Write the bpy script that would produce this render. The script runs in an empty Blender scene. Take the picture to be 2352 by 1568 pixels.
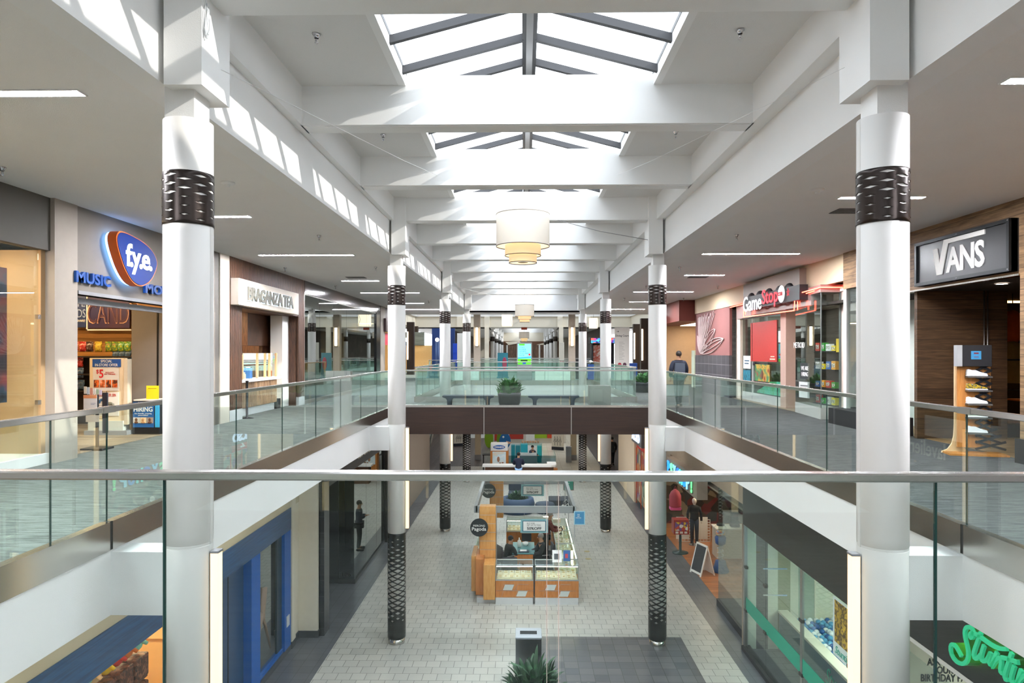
import bpy, bmesh, math, random
from math import sin, cos, pi, atan, tan, radians
from mathutils import Vector, Matrix
random.seed(7)
S = bpy.context.scene
COL = S.collection
# ---------------------------------------------------------------- camera
CAMZ = 1.73
PSI = radians(0.92)
cam = bpy.data.cameras.new('camera'); camo = bpy.data.objects.new('camera', cam); COL.objects.link(camo)
cam.sensor_width = 36; cam.lens = 24.0; cam.shift_y = 26 / 2352.0; cam.clip_start = 0.05; cam.clip_end = 400
camo.location = (0, 0, CAMZ); camo.rotation_euler = (pi / 2, 0, PSI)
S.camera = camo
# ---------------------------------------------------------------- sky, sun, exposure
W = bpy.data.worlds.new('world'); S.world = W; W.use_nodes = True
bg = W.node_tree.nodes['Background']; bg.inputs[0].default_value = (0.86, 0.93, 1.0, 1); bg.inputs[1].default_value = 4.2
sun = bpy.data.lights.new('sun', 'SUN'); sun.energy = 4.0; sun.angle = radians(0.6); sun.color = (1, 0.95, 0.87)
suno = bpy.data.objects.new('sun', sun); COL.objects.link(suno)
suno.rotation_euler = Vector((-1.0, 0.28, -0.58)).to_track_quat('-Z', 'Y').to_euler(); suno.location = (30, -5, 15)
vs = S.view_settings; vs.view_transform = 'Standard'; vs.look = 'None'; vs.gamma = 1; vs.exposure = 0.4; vs.use_curve_mapping = False
S.cycles.max_bounces = 10; S.cycles.diffuse_bounces = 8; S.cycles.glossy_bounces = 4; S.cycles.transmission_bounces = 4
S.cycles.transparent_max_bounces = 40; S.cycles.sample_clamp_indirect = 6.0; S.cycles.caustics_reflective = False; S.cycles.caustics_refractive = False
S.cycles.use_denoising = True
# ---------------------------------------------------------------- heights and planes of the place
F2 = 0.0; F1 = -5.39            # upper and lower floors
SOF = 4.16                      # walkway ceiling
BB = 4.95; COF = 5.5            # beam bottom, coffer
XL, XR = -3.75, 3.92            # edges of the upper slabs
CX = 0.09
WL, WR = -7.35, 7.9             # upper storefront planes
LL, LR = -5.6, 5.3              # lower storefront planes
COLS = [6.3 + 10.47 * k for k in range(-2, 4)]
CXL, CXR = CX - 3.2, CX + 3.2

def ray(px, py):
    x = (px - 1176) / 1568.0; z = (810 - py) / 1568.0
    return Vector((x * cos(PSI) - sin(PSI), cos(PSI) + x * sin(PSI), z))
def PX(px, py, X):
    d = ray(px, py); t = X / d.x; return t * d.y, CAMZ + t * d.z       # Y, z on the plane x = X
def PY(px, py, Y):
    d = ray(px, py); t = Y / d.y; return t * d.x, CAMZ + t * d.z       # X, z on the plane y = Y
def PZ(px, py, Z):
    d = ray(px, py); t = (Z - CAMZ) / d.z; return t * d.x, t * d.y     # X, Y on the plane z = Z

# ---------------------------------------------------------------- materials
def nmat(name):
    m = bpy.data.materials.new(name); m.use_nodes = True; return m, m.node_tree, m.node_tree.nodes['Principled BSDF']
def srgb(c):
    if isinstance(c, str): c = tuple(int(c[i:i + 2], 16) for i in (0, 2, 4))
    if max(c) > 1: c = tuple(v / 255 for v in c)
    return tuple((v / 12.92 if v <= .04045 else ((v + .055) / 1.055) ** 2.4) for v in c) + (1,)
_mats = {}
def M(col, rough=.6, metal=0, name=None, noise=.06, bump=0, scale=8, spec=.5):
    key = ('M', str(col), rough, metal, noise, bump, scale)
    if key in _mats: return _mats[key]
    m, nt, b = nmat(name or 'mat_%s' % (col if isinstance(col, str) else '_'.join(map(str, col))))
    N = nt.nodes.new; L = nt.links.new
    c = srgb(col)
    if noise:
        tc = N('ShaderNodeTexCoord'); nz = N('ShaderNodeTexNoise'); nz.inputs['Scale'].default_value = scale; nz.inputs['Detail'].default_value = 3
        L(tc.outputs['Object'], nz.inputs['Vector'])
        mx = N('ShaderNodeMix'); mx.data_type = 'RGBA'
        mx.inputs[6].default_value = tuple(v * (1 - noise) for v in c[:3]) + (1,); mx.inputs[7].default_value = tuple(min(1, v * (1 + noise)) for v in c[:3]) + (1,)
        L(nz.outputs['Fac'], mx.inputs[0]); L(mx.outputs[2], b.inputs['Base Color'])
        if bump:
            bp = N('ShaderNodeBump'); bp.inputs['Strength'].default_value = bump; bp.inputs['Distance'].default_value = .01
            n2 = N('ShaderNodeTexNoise'); n2.inputs['Scale'].default_value = 120; L(tc.outputs['Object'], n2.inputs['Vector'])
            L(n2.outputs['Fac'], bp.inputs['Height']); L(bp.outputs[0], b.inputs['Normal'])
    else: b.inputs['Base Color'].default_value = c
    b.inputs['Roughness'].default_value = rough; b.inputs['Metallic'].default_value = metal
    b.inputs['Specular IOR Level'].default_value = spec
    _mats[key] = m; return m
def E(col, strength, name=None):
    key = ('E', str(col), strength)
    if key in _mats: return _mats[key]
    m, nt, b = nmat(name or 'glow_%s' % str(col)); b.inputs['Base Color'].default_value = srgb(col)
    b.inputs['Emission Color'].default_value = srgb(col); b.inputs['Emission Strength'].default_value = strength
    _mats[key] = m; return m
def glass(name, tint=(.93, .975, .96), refl=1.0, rough=0.0):
    m, nt, b = nmat(name); nt.nodes.remove(b); N = nt.nodes.new; L = nt.links.new
    tr = N('ShaderNodeBsdfTransparent'); tr.inputs[0].default_value = tint + (1,)
    gl = N('ShaderNodeBsdfGlossy'); gl.inputs['Roughness'].default_value = rough; gl.inputs[0].default_value = (.95, 1, .98, 1)
    lw = N('ShaderNodeLayerWeight'); lw.inputs['Blend'].default_value = .5
    p = N('ShaderNodeMath'); p.operation = 'POWER'; p.inputs[1].default_value = 5; L(lw.outputs['Facing'], p.inputs[0])
    a = N('ShaderNodeMath'); a.operation = 'MULTIPLY_ADD'; a.inputs[1].default_value = .9; a.inputs[2].default_value = .045 * refl; a.use_clamp = True
    L(p.outputs[0], a.inputs[0]); mx = N('ShaderNodeMixShader'); L(a.outputs[0], mx.inputs[0]); L(tr.outputs[0], mx.inputs[1]); L(gl.outputs[0], mx.inputs[2])
    L(mx.outputs[0], nt.nodes['Material Output'].inputs[0]); return m
def wood(name, c1, c2, axis='Z', scale=3.0, stretch=14, rough=.55, plank=0, paxis='Z', seam=.35):
    """grain runs along axis; optional plank joints every <plank> metres along paxis"""
    m, nt, b = nmat(name); N = nt.nodes.new; L = nt.links.new
    tc = N('ShaderNodeTexCoord'); mp = N('ShaderNodeMapping')
    s = {'X': (1 / stretch, 1, 1), 'Y': (1, 1 / stretch, 1), 'Z': (1, 1, 1 / stretch)}[axis]
    mp.inputs['Scale'].default_value = tuple(v * scale * 4 for v in s); L(tc.outputs['Object'], mp.inputs[0])
    nz = N('ShaderNodeTexNoise'); nz.inputs['Scale'].default_value = 3; nz.inputs['Detail'].default_value = 6; nz.inputs['Distortion'].default_value = .6; L(mp.outputs[0], nz.inputs['Vector'])
    cr = N('ShaderNodeValToRGB'); cr.color_ramp.elements[0].position = .33; cr.color_ramp.elements[1].position = .68
    cr.color_ramp.elements[0].color = srgb(c1); cr.color_ramp.elements[1].color = srgb(c2); L(nz.outputs['Fac'], cr.inputs[0])
    out = cr.outputs[0]
    if plank:
        sp = N('ShaderNodeSeparateXYZ'); L(tc.outputs['Object'], sp.inputs[0])
        dv = N('ShaderNodeMath'); dv.operation = 'DIVIDE'; dv.inputs[1].default_value = plank; L(sp.outputs['XYZ'.index(paxis)], dv.inputs[0])
        fr = N('ShaderNodeMath'); fr.operation = 'FRACT'; L(dv.outputs[0], fr.inputs[0])
        lt = N('ShaderNodeMath'); lt.operation = 'LESS_THAN'; lt.inputs[1].default_value = .04; L(fr.outputs[0], lt.inputs[0])
        fl = N('ShaderNodeMath'); fl.operation = 'FLOOR'; L(dv.outputs[0], fl.inputs[0])
        wn = N('ShaderNodeTexWhiteNoise'); wn.noise_dimensions = '1D'; L(fl.outputs[0], wn.inputs['W'])
        hs = N('ShaderNodeHueSaturation'); mr = N('ShaderNodeMapRange'); mr.inputs[3].default_value = .75; mr.inputs[4].default_value = 1.2; L(wn.outputs[0], mr.inputs[0]); L(mr.outputs[0], hs.inputs['Value']); L(out, hs.inputs['Color'])
        mx = N('ShaderNodeMix'); mx.data_type = 'RGBA'; mx.inputs[7].default_value = tuple(v * seam for v in srgb(c1)[:3]) + (1,); L(lt.outputs[0], mx.inputs[0]); L(hs.outputs[0], mx.inputs[6]); out = mx.outputs[2]
    L(out, b.inputs['Base Color']); b.inputs['Roughness'].default_value = rough
    return m
def tile(name, c1, c2, grout, w=.315, h=.315, off=.5, mortar=.006, rough=.35, plane='XY', cvar=0):
    m, nt, b = nmat(name); N = nt.nodes.new; L = nt.links.new
    tc = N('ShaderNodeTexCoord'); src = tc.outputs['Object']
    if plane != 'XY':
        sp = N('ShaderNodeSeparateXYZ'); cb = N('ShaderNodeCombineXYZ'); L(src, sp.inputs[0])
        L(sp.outputs['XYZ'.index(plane[0])], cb.inputs[0]); L(sp.outputs['XYZ'.index(plane[1])], cb.inputs[1]); src = cb.outputs[0]
    br = N('ShaderNodeTexBrick'); br.offset = off; br.inputs['Scale'].default_value = 1; br.inputs['Brick Width'].default_value = w; br.inputs['Row Height'].default_value = h
    br.inputs['Mortar Size'].default_value = mortar; br.inputs['Mortar Smooth'].default_value = .1; br.inputs['Color1'].default_value = srgb(c1); br.inputs['Color2'].default_value = srgb(c2); br.inputs['Mortar'].default_value = srgb(grout)
    L(src, br.inputs['Vector'])
    nz = N('ShaderNodeTexNoise'); nz.inputs['Scale'].default_value = 1.3; nz.inputs['Detail'].default_value = 4; L(src, nz.inputs['Vector'])
    hs = N('ShaderNodeHueSaturation'); mr = N('ShaderNodeMapRange'); mr.inputs[3].default_value = .88; mr.inputs[4].default_value = 1.1; L(nz.outputs['Fac'], mr.inputs[0]); L(mr.outputs[0], hs.inputs['Value']); L(br.outputs['Color'], hs.inputs['Color'])
    L(hs.outputs[0], b.inputs['Base Color']); b.inputs['Roughness'].default_value = rough
    return m
def brushed(name, col='B8B6B2', rough=.28, axis='X'):
    m, nt, b = nmat(name); N = nt.nodes.new; L = nt.links.new
    tc = N('ShaderNodeTexCoord'); mp = N('ShaderNodeMapping'); mp.inputs['Scale'].default_value = {'X': (1.5, 300, 300), 'Y': (300, 1.5, 300), 'Z': (300, 300, 1.5)}[axis]
    L(tc.outputs['Object'], mp.inputs[0]); nz = N('ShaderNodeTexNoise'); nz.inputs['Scale'].default_value = 1; nz.inputs['Detail'].default_value = 2; L(mp.outputs[0], nz.inputs['Vector'])
    mr = N('ShaderNodeMapRange'); mr.inputs[3].default_value = rough - .02; mr.inputs[4].default_value = rough + .03; L(nz.outputs['Fac'], mr.inputs[0]); L(mr.outputs[0], b.inputs['Roughness'])
    b.inputs['Base Color'].default_value = srgb(col); b.inputs['Metallic'].default_value = 1; return m
def carpet(name, c1, c2):
    m, nt, b = nmat(name); N = nt.nodes.new; L = nt.links.new
    tc = N('ShaderNodeTexCoord'); mp = N('ShaderNodeMapping'); mp.inputs['Scale'].default_value = (2.2, 26, 1); mp.inputs['Rotation'].default_value = (0, 0, .12); L(tc.outputs['Object'], mp.inputs[0])
    nz = N('ShaderNodeTexNoise'); nz.inputs['Scale'].default_value = 1; nz.inputs['Detail'].default_value = 5; nz.inputs['Roughness'].default_value = .75; L(mp.outputs[0], nz.inputs['Vector'])
    cr = N('ShaderNodeValToRGB'); cr.color_ramp.elements[0].position = .4; cr.color_ramp.elements[1].position = .6; cr.color_ramp.elements[0].color = srgb(c1); cr.color_ramp.elements[1].color = srgb(c2)
    L(nz.outputs['Fac'], cr.inputs[0]); L(cr.outputs[0], b.inputs['Base Color']); b.inputs['Roughness'].default_value = .95; b.inputs['Specular IOR Level'].default_value = .1; return m
def picture(name, cols, scale=3.0, kind='noise', emit=0):
    """generic multi-colour print"""
    m, nt, b = nmat(name); N = nt.nodes.new; L = nt.links.new
    tc = N('ShaderNodeTexCoord')
    if kind == 'noise': t = N('ShaderNodeTexNoise'); t.inputs['Scale'].default_value = scale; t.inputs['Detail'].default_value = 2; o = t.outputs['Fac']; a, z = .3, .7
    else: t = N('ShaderNodeTexVoronoi'); t.inputs['Scale'].default_value = scale; wn = N('ShaderNodeSeparateColor'); L(t.outputs['Color'], wn.inputs[0]); o = wn.outputs[0]; a, z = 0, 1
    L(tc.outputs['Object'], t.inputs['Vector'])
    cr = N('ShaderNodeValToRGB'); cr.color_ramp.interpolation = 'CONSTANT' if kind != 'noise' else 'LINEAR'
    n = len(cols); cr.color_ramp.elements[0].color = srgb(cols[0]); cr.color_ramp.elements[0].position = a; cr.color_ramp.elements[1].color = srgb(cols[-1]); cr.color_ramp.elements[1].position = z if kind == 'noise' else a + (z - a) * (n - 1) / n
    for i in range(1, n - 1):
        e = cr.color_ramp.elements.new(a + (z - a) * i / (n if kind != 'noise' else n - 1)); e.color = srgb(cols[i])
    L(o, cr.inputs[0]); L(cr.outputs[0], b.inputs['Base Color']); b.inputs['Roughness'].default_value = .5
    if emit: L(cr.outputs[0], b.inputs['Emission Color']); b.inputs['Emission Strength'].default_value = emit
    return m

WHITE = M('E9E9E8', .55, name='white_paint', noise=.015, bump=.15, scale=2)
SOFM = M('EAE8E5', .8, name='grey_plaster', noise=.03, bump=.5, scale=1.5)
COLW = M('DAD8D5', .5, name='column_white', noise=.02, scale=3)
DARK = M('100F0F', .35, name='black_metal', noise=.1)
BANDM = M('3A3432', .28, .9, name='dark_bronze')
STEELX = brushed('brushed_steel', 'CFCDCA', .22, 'X'); STEELY = brushed('brushed_steel_long', 'C9C5BF', .22, 'Y'); STEELZ = brushed('brushed_steel_tall', 'B5B3B0', .3, 'Z')
RAILG = glass('rail_glass', (.90, .965, .945), 1.0)
RAILGF = glass('front_rail_glass', (.955, .985, .975), .9)
EDGE = M('1B3A35', .2, name='glass_edge')
SHOPG = glass('shop_glass', (.90, .94, .925), 1.5)
CLEARG = glass('clear_glass', (.97, .99, .985), .8)
MIRG = glass('dark_shop_glass', (.40, .43, .41), 6.5)
CARPET = carpet('striped_carpet', '4C4F4D', '7E817D')  # paler than the right-hand carpet: sunlight is mixed into the colour
CARPETR = carpet('striped_carpet_shaded', '3C3B3D', '646362')  # same carpet on the side out of the sun, shade put into its colour
LAMP = E('FFD8AA', 1.25, 'warm_lamp'); STRIP = E('F3F5FC', 380.0, 'warm_strip')
# ---------------------------------------------------------------- mesh builder
class MB:
    def __init__(s): s.v = []; s.f = []; s.m = []; s.cur = 0; s.sm = []; s.smooth = False
    def face(s, *pts):
        i = len(s.v); s.v += [tuple(p) for p in pts]; s.f.append(tuple(range(i, i + len(pts)))); s.m.append(s.cur); s.sm.append(s.smooth); return s
    def raw(s, V, Fs, smooth=None):
        i = len(s.v); s.v += [tuple(p) for p in V]
        for f in Fs: s.f.append(tuple(i + k for k in f)); s.m.append(s.cur); s.sm.append(s.smooth if smooth is None else smooth)
        return s
    def box(s, x0, x1, y0, y1, z0, z1):
        x0, x1 = min(x0, x1), max(x0, x1); y0, y1 = min(y0, y1), max(y0, y1); z0, z1 = min(z0, z1), max(z0, z1)
        V = [(x0, y0, z0), (x1, y0, z0), (x1, y1, z0), (x0, y1, z0), (x0, y0, z1), (x1, y0, z1), (x1, y1, z1), (x0, y1, z1)]
        return s.raw(V, [(3, 2, 1, 0), (4, 5, 6, 7), (0, 1, 5, 4), (1, 2, 6, 5), (2, 3, 7, 6), (3, 0, 4, 7)], False)
    def bbox(s, x0, x1, y0, y1, z0, z1, r=.01, seg=2):
        """box with rounded edges"""
        bm = bmesh.new(); bmesh.ops.create_cube(bm, size=1)
        for v in bm.verts: v.co = ((x0 + x1) / 2 + v.co.x * (x1 - x0), (y0 + y1) / 2 + v.co.y * (y1 - y0), (z0 + z1) / 2 + v.co.z * (z1 - z0))
        bmesh.ops.bevel(bm, geom=bm.edges[:], offset=r, segments=seg, affect='EDGES', profile=.5)
        s.raw([v.co[:] for v in bm.verts], [[v.index for v in f.verts] for f in bm.faces], seg > 2); bm.free(); return s
    def prism(s, poly, z0, z1, M_=None):
        """poly in XY, extruded in z"""
        n = len(poly); V = [(p[0], p[1], z0) for p in poly] + [(p[0], p[1], z1) for p in poly]
        if M_ is not None: V = [tuple(M_ @ Vector(p)) for p in V]
        Fs = [tuple(range(n - 1, -1, -1)), tuple(range(n, 2 * n))] + [(i, (i + 1) % n, n + (i + 1) % n, n + i) for i in range(n)]
        return s.raw(V, Fs, False)
    def wallx(s, X, t, pts):
        """polygon (y,z) on plane x=X with thickness t"""
        n = len(pts); V = [(X, p[0], p[1]) for p in pts] + [(X + t, p[0], p[1]) for p in pts]
        return s.raw(V, [tuple(range(n)), tuple(range(2 * n - 1, n - 1, -1))] + [(i, (i + 1) % n, n + (i + 1) % n, n + i) for i in range(n)], False)
    def lathe(s, prof, c=(0, 0, 0), n=24, cap=True, a0=0):
        V = []; Fs = []
        for r, z in prof:
            for k in range(n): a = 2 * pi * k / n + a0; V.append((c[0] + r * cos(a), c[1] + r * sin(a), c[2] + z))
        for j in range(len(prof) - 1):
            for k in range(n): Fs.append((j * n + k, j * n + (k + 1) % n, (j + 1) * n + (k + 1) % n, (j + 1) * n + k))
        s.raw(V, Fs, True)
        if cap:
            for j, rev in ((0, True), (len(prof) - 1, False)):
                if prof[j][0] > 1e-5: s.raw([V[j * n + k] for k in range(n)], [tuple(reversed(range(n))) if rev else tuple(range(n))], False)
        return s
    def cyl(s, c, r, z0, z1, n=24): return s.lathe([(r, z0), (r, z1)], (c[0], c[1], 0), n)
    def tube(s, pts, r, n=8, closed=False):
        P = [Vector(p) for p in pts]; V = []; Fs = []; up = Vector((0, 0, 1))
        for i, p in enumerate(P):
            d = (P[min(i + 1, len(P) - 1)] - P[max(i - 1, 0)]).normalized()
            a = d.cross(up) if abs(d.z) < .95 else d.cross(Vector((1, 0, 0))); a.normalize(); b = d.cross(a)
            rr = r[i] if isinstance(r, (list, tuple)) else r
            for k in range(n): t = 2 * pi * k / n; V.append(tuple(p + a * cos(t) * rr + b * sin(t) * rr))
        for i in range(len(P) - 1):
            for k in range(n): Fs.append((i * n + k, i * n + (k + 1) % n, (i + 1) * n + (k + 1) % n, (i + 1) * n + k))
        s.raw(V, Fs, True); m = len(P) - 1
        s.raw([V[k] for k in range(n)], [tuple(range(n))], False); s.raw([V[m * n + k] for k in range(n)], [tuple(reversed(range(n)))], False); return s
    def ball(s, c, r, n=12, sc=(1, 1, 1)):
        h = n // 2; V = []; Fs = []
        for j in range(h + 1):
            t = pi * j / h
            for k in range(n): a = 2 * pi * k / n; V.append((c[0] + r * sc[0] * sin(t) * cos(a), c[1] + r * sc[1] * sin(t) * sin(a), c[2] + r * sc[2] * cos(t)))
        for j in range(h):
            for k in range(n): Fs.append((j * n + k, (j + 1) * n + k, (j + 1) * n + (k + 1) % n, j * n + (k + 1) % n))
        return s.raw(V, Fs, True)
    def add(s, o, mat=None):
        i = len(s.v); s.v += [tuple(mat @ Vector(p)) if mat is not None else p for p in o.v]; s.f += [tuple(i + k for k in f) for f in o.f]; s.m += [s.cur] * len(o.f); s.sm += o.sm; return s
    def mesh(s, name, mats):
        me = bpy.data.meshes.new(name); me.from_pydata(s.v, [], s.f)
        for m in (mats if isinstance(mats, (list, tuple)) else [mats]): me.materials.append(m)
        me.polygons.foreach_set('material_index', s.m); me.polygons.foreach_set('use_smooth', s.sm); me.update(); 
        bm = bmesh.new(); bm.from_mesh(me); bmesh.ops.remove_doubles(bm, verts=bm.verts, dist=1e-5); bmesh.ops.recalc_face_normals(bm, faces=bm.faces); bm.to_mesh(me); bm.free()
        return me
def link(name, me, parent=None, loc=None, rot=None):
    o = bpy.data.objects.new(name, me); COL.objects.link(o)
    if parent is not None: o.parent = parent
    if loc is not None: o.location = loc
    if rot is not None: o.rotation_euler = rot if isinstance(rot, (tuple, list)) else (0, 0, rot)
    return o
def tag(o, label, cat, group=None, kind=None):
    o['label'] = label; o['category'] = cat
    if group: o['group'] = group
    if kind: o['kind'] = kind
    return o
def T(name, label, cat, loc=(0, 0, 0), rot=0, group=None, kind=None):
    return tag(link(name, None, None, loc, rot), label, cat, group, kind)
def part(name, mb, mat, parent, label=None, loc=None):
    o = link(name, mb.mesh(name, mat), parent, loc)
    if label: o['label'] = label
    return o
def solo(name, mb, mat, label, cat, loc=None, rot=None, group=None, kind=None):
    return tag(link(name, mb.mesh(name, mat), None, loc, rot), label, cat, group, kind)
def struct(name, mb, mat):
    o = link(name, mb.mesh(name, mat)); o['kind'] = 'structure'; return o
def copy_tree(o, loc=None, rot=None, label=None, group=None, parent=None):
    c = o.copy(); COL.objects.link(c); c.parent = parent
    if loc is not None: c.location = loc
    if rot is not None: c.rotation_euler = rot if isinstance(rot, (tuple, list)) else (0, 0, rot)
    if label: c['label'] = label
    if group: c['group'] = group
    for ch in [x for x in o.children]: copy_tree(ch, parent=c)
    return c
def text_mb(s, w=None, h=None, depth=.004, bold=0.0, shear=0, space=1.0, line=1.0, align='CENTER'):
    """text centred on the origin, in the XZ plane, facing -Y, fitted to w x h"""
    cu = bpy.data.curves.new('t', 'FONT'); cu.body = s; cu.extrude = .5; cu.offset = bold; cu.shear = shear; cu.space_character = space; cu.space_line = line; cu.align_x = align; cu.resolution_u = 3
    ob = bpy.data.objects.new('t', cu); me = bpy.data.meshes.new_from_object(ob)
    V = [v.co.copy() for v in me.vertices]; Fs = [tuple(p.vertices) for p in me.polygons]
    bpy.data.objects.remove(ob); bpy.data.meshes.remove(me); bpy.data.curves.remove(cu)
    mb = MB()
    if not V: return mb
    x0, x1 = min(v.x for v in V), max(v.x for v in V); y0, y1 = min(v.y for v in V), max(v.y for v in V)
    sx = w / (x1 - x0) if w else None; sy = h / (y1 - y0) if h else None
    if sx is None: sx = sy
    if sy is None: sy = sx
    mb.raw([((v.x - (x0 + x1) / 2) * sx, -(v.z) * depth, (v.y - (y0 + y1) / 2) * sy) for v in V], Fs, False); return mb
def RL(X, Y, z):   # on a left wall, reading along +Y, facing +X
    return Matrix.Translation((X, Y, z)) @ Matrix.Rotation(pi / 2, 4, 'Z')
def RR(X, Y, z):   # on a right wall, reading along -Y, facing -X
    return Matrix.Translation((X, Y, z)) @ Matrix.Rotation(-pi / 2, 4, 'Z')
def FR(X, Y, z): return Matrix.Translation((X, Y, z))
def T_(s, mtx, **k):
    mb = MB(); mb.add(text_mb(s, **k), mtx); return mb
# ================================================================ SETTING
Y0, Y1 = -20.0, 41.0
TILEL = tile('floor_tile_light', 'BDBCB5', 'B2B1AB', '6E6C68', rough=.3)
TILED = tile('floor_tile_slate', '5D5F66', '54565D', '3F4045', off=0, rough=.3)
TILEP = tile('floor_tile_patch', '6C6B6E', '5A5A5F', '4A4A4C', off=0, rough=.25)
b = MB(); b.box(-4.6, 4.88, -22, 120, F1 - .2, F1); struct('floor', b, TILEL)
b = MB(); b.box(-14, -4.6, -22, 41.5, F1 - .2, F1); b.box(4.88, 14, -22, 41.5, F1 - .2, F1); struct('floor_dark_border', b, TILED)
b = MB(); b.box(.32, 3.95, 11.0, 17.15, F1, F1 + .003); struct('floor_dark_inlay', b, TILEP)
b = MB(); b.box(-24, -4.6, 41.5, 120, F1 - .2, F1); b.box(4.88, 24, 41.5, 120, F1 - .2, F1)
b.box(-4.7, -2.0, 42.8, 57, F1, F1 + .004); struct('floor_far', b, wood('brown_wood_floor', '4A403C', '63574F', 'Y', 2, 10, .4, .2, 'X'))
b = MB(); b.box(1.4, 4.86, 41.5, 60, F1, F1 + .004); struct('floor_far_tile', b, tile('cream_tile', 'D8CDB8', 'CFC4AF', 'A79C88', .6, .6, 0, rough=.25))
# upper slabs with white fascia, carpet on top
for sgn, X, nm in ((-1, XL, 'left'), (1, XR, 'right')):
    b = MB(); b.box(X, sgn * 14, Y0, Y1 + 2, -.655, -.02); struct('ceiling_lower_' + nm, b, WHITE)
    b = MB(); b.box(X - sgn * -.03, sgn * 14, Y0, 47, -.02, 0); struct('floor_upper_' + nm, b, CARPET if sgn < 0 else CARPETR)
BR = [(-.93, 2.84), (20.0, 23.9)]
b = MB()
for a, c in BR: b.box(XL, XR, a + (0 if a < 0 else .03), c - (0 if a > 0 else 0), -.64, -.02)
struct('ceiling_bridge', b, WHITE)
b = MB(); b.box(XL - .03, XR + .03, -.9, 2.8, -.02, 0); b.box(XL - .03, XR + .03, 20.05, 23.87, -.02, 0); struct('floor_bridge', b, CARPET)
b = MB(); b.box(XL, XR, 38.1, 47, -.655, -.02); b.box(-22, 22, 43, 47, -.655, -.02); struct('ceiling_lower_far', b, WHITE)
b = MB(); b.box(XL - .03, XR + .03, 38.1, 47, -.02, 0); b.box(-22, -14, 43, 47, -.02, 0); b.box(14, 22, 43, 47, -.02, 0)
b.box(-22, -7.6, 47, 61, -.02, 0); b.box(6.5, 22, 47, 61, -.02, 0); b.box(-22, 22, 61, 66, -.02, 0); b.box(-9, XL, 66, 120, -.02, 0); b.box(XR, 9, 66, 120, -.02, 0)
struct('floor_upper_far', b, carpet('pale_carpet', '9C9A95', 'B9B7B1'))
b = MB(); b.box(-22, -7.6, 47, 61, -.655, -.02); b.box(6.5, 22, 47, 61, -.655, -.02); b.box(-22, 22, 61, 66, -.655, -.02); b.box(-9, XL, 66, 120, -.655, -.02); b.box(XR, 9, 66, 120, -.655, -.02)
struct('ceiling_lower_court', b, WHITE)
# bridge cladding
BRW = wood('dark_walnut_panel', '291B17', '37251E', 'X', 2.5, 22, .38)
for nm_, a, c in (('panel', XL, -1.155), ('panel', -1.13, 1.40), ('panel', 1.425, XR)):
    b = MB(); b.box(a, c, 19.985, 20.03, -.655, .135)
    struct('wall_bridge_front', b, BRW)
b = MB(); b.box(-1.155, -1.13, 19.975, 20.03, -.655, .135); b.box(1.40, 1.425, 19.975, 20.03, -.655, .135); struct('trim_1', b, STEELZ)
b = MB(); b.box(XL, XR, 19.97, 20.06, .135, .2); struct('trim_2', b, STEELX)
b = MB(); b.box(XL, XR, 23.85, 23.91, -.04, .2); b.box(XL, XR, 38.08, 38.16, -.06, .2); b.box(XL, XR, 2.78, 2.85, -.06, .2); b.box(XL, XR, -.96, -.9, -.06, .2); struct('trim_3', b, STEELX)
# long steel curbs on slab edges, broken at the expansion joints
for sgn, X, nm in ((-1, XL, '4'), (1, XR, '5')):
    b = MB()
    for a, c in ((Y0, -.9), (2.85, 6.12), (6.16, 19.97), (23.91, 38.08)):
        b.box(X + sgn * .07, X - sgn * .015, a, c, -.06, .2)
    struct('trim_' + nm, b, STEELY)
    b = MB(); b.box(X + sgn * .05, X - sgn * .004, 6.12, 6.16, -.06, .2); struct('trim_' + nm + '0', b, DARK)
# brackets from slab edge to column
for Y in COLS:
    b = MB(); b.box(XL, CXL, Y - .15, Y + .15, -.655, -.08); struct('trim_6', b, WHITE)
    b = MB(); b.box(XR, CXR, Y - .15, Y + .15, -.655, -.08); struct('trim_7', b, WHITE)
# walkway ceilings, long beams, cross beams, coffers, skylights
for sgn, nm in ((-1, 'left'), (1, 'right')):
    xf = CX + sgn * 3.34; xi = CX + sgn * 3.22
    b = MB(); b.box(xf, sgn * 15, Y0, 43.3, SOF, 5.62); struct('ceiling_walkway_' + nm, b, SOFM)
    b = MB(); b.box(xf - sgn * .004, xf + sgn * .3, Y0, Y1, SOF - .004, BB); struct('trim_1' + ('1' if sgn < 0 else '2'), b, WHITE)
    b = MB(); b.box(xf + sgn * .3, xi if sgn < 0 else CX + 3.13, Y0, Y1, BB, COF + .1); struct('trim_1' + ('3' if sgn < 0 else '4'), b, WHITE)
BEAMY = [6.3 + 3.49 * k for k in range(-7, 10)]
for k, Y in enumerate(BEAMY):
    b = MB(); b.box(CX - 3.24, CX + 3.15, Y - .18, Y + .18, BB, 5.64)
    b.box(CX - 3.2, CX + 3.1, Y - .14, Y + .14, BB - .012, BB); struct('trim_15', b, WHITE)
WX0, WX1 = CX - 1.745, CX + 1.745
b = MB(); b.box(CX - 3.3, WX0 - .02, Y0, Y1 + 2.3, COF, COF + .12); b.box(WX1 + .02, CX + 3.3, Y0, Y1 + 2.3, COF, COF + .12); struct('ceiling_coffer', b, M('DCDBD9', .7, name='coffer_plaster', noise=.02, bump=.4, scale=1.5))
b = MB(); b.box(WX0 - .1, WX0, Y0, Y1, COF - .004, 5.68); b.box(WX1, WX1 + .1, Y0, Y1, COF - .004, 5.68); struct('trim_16', b, WHITE)
RAFT = M('3B3B3E', .5, .2, name='rafter_bronze'); RIDG = M('8F8F90', .5, name='ridge_grey')
SKYG = glass('sky_glass', (.97, .98, .985), .3)
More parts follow.
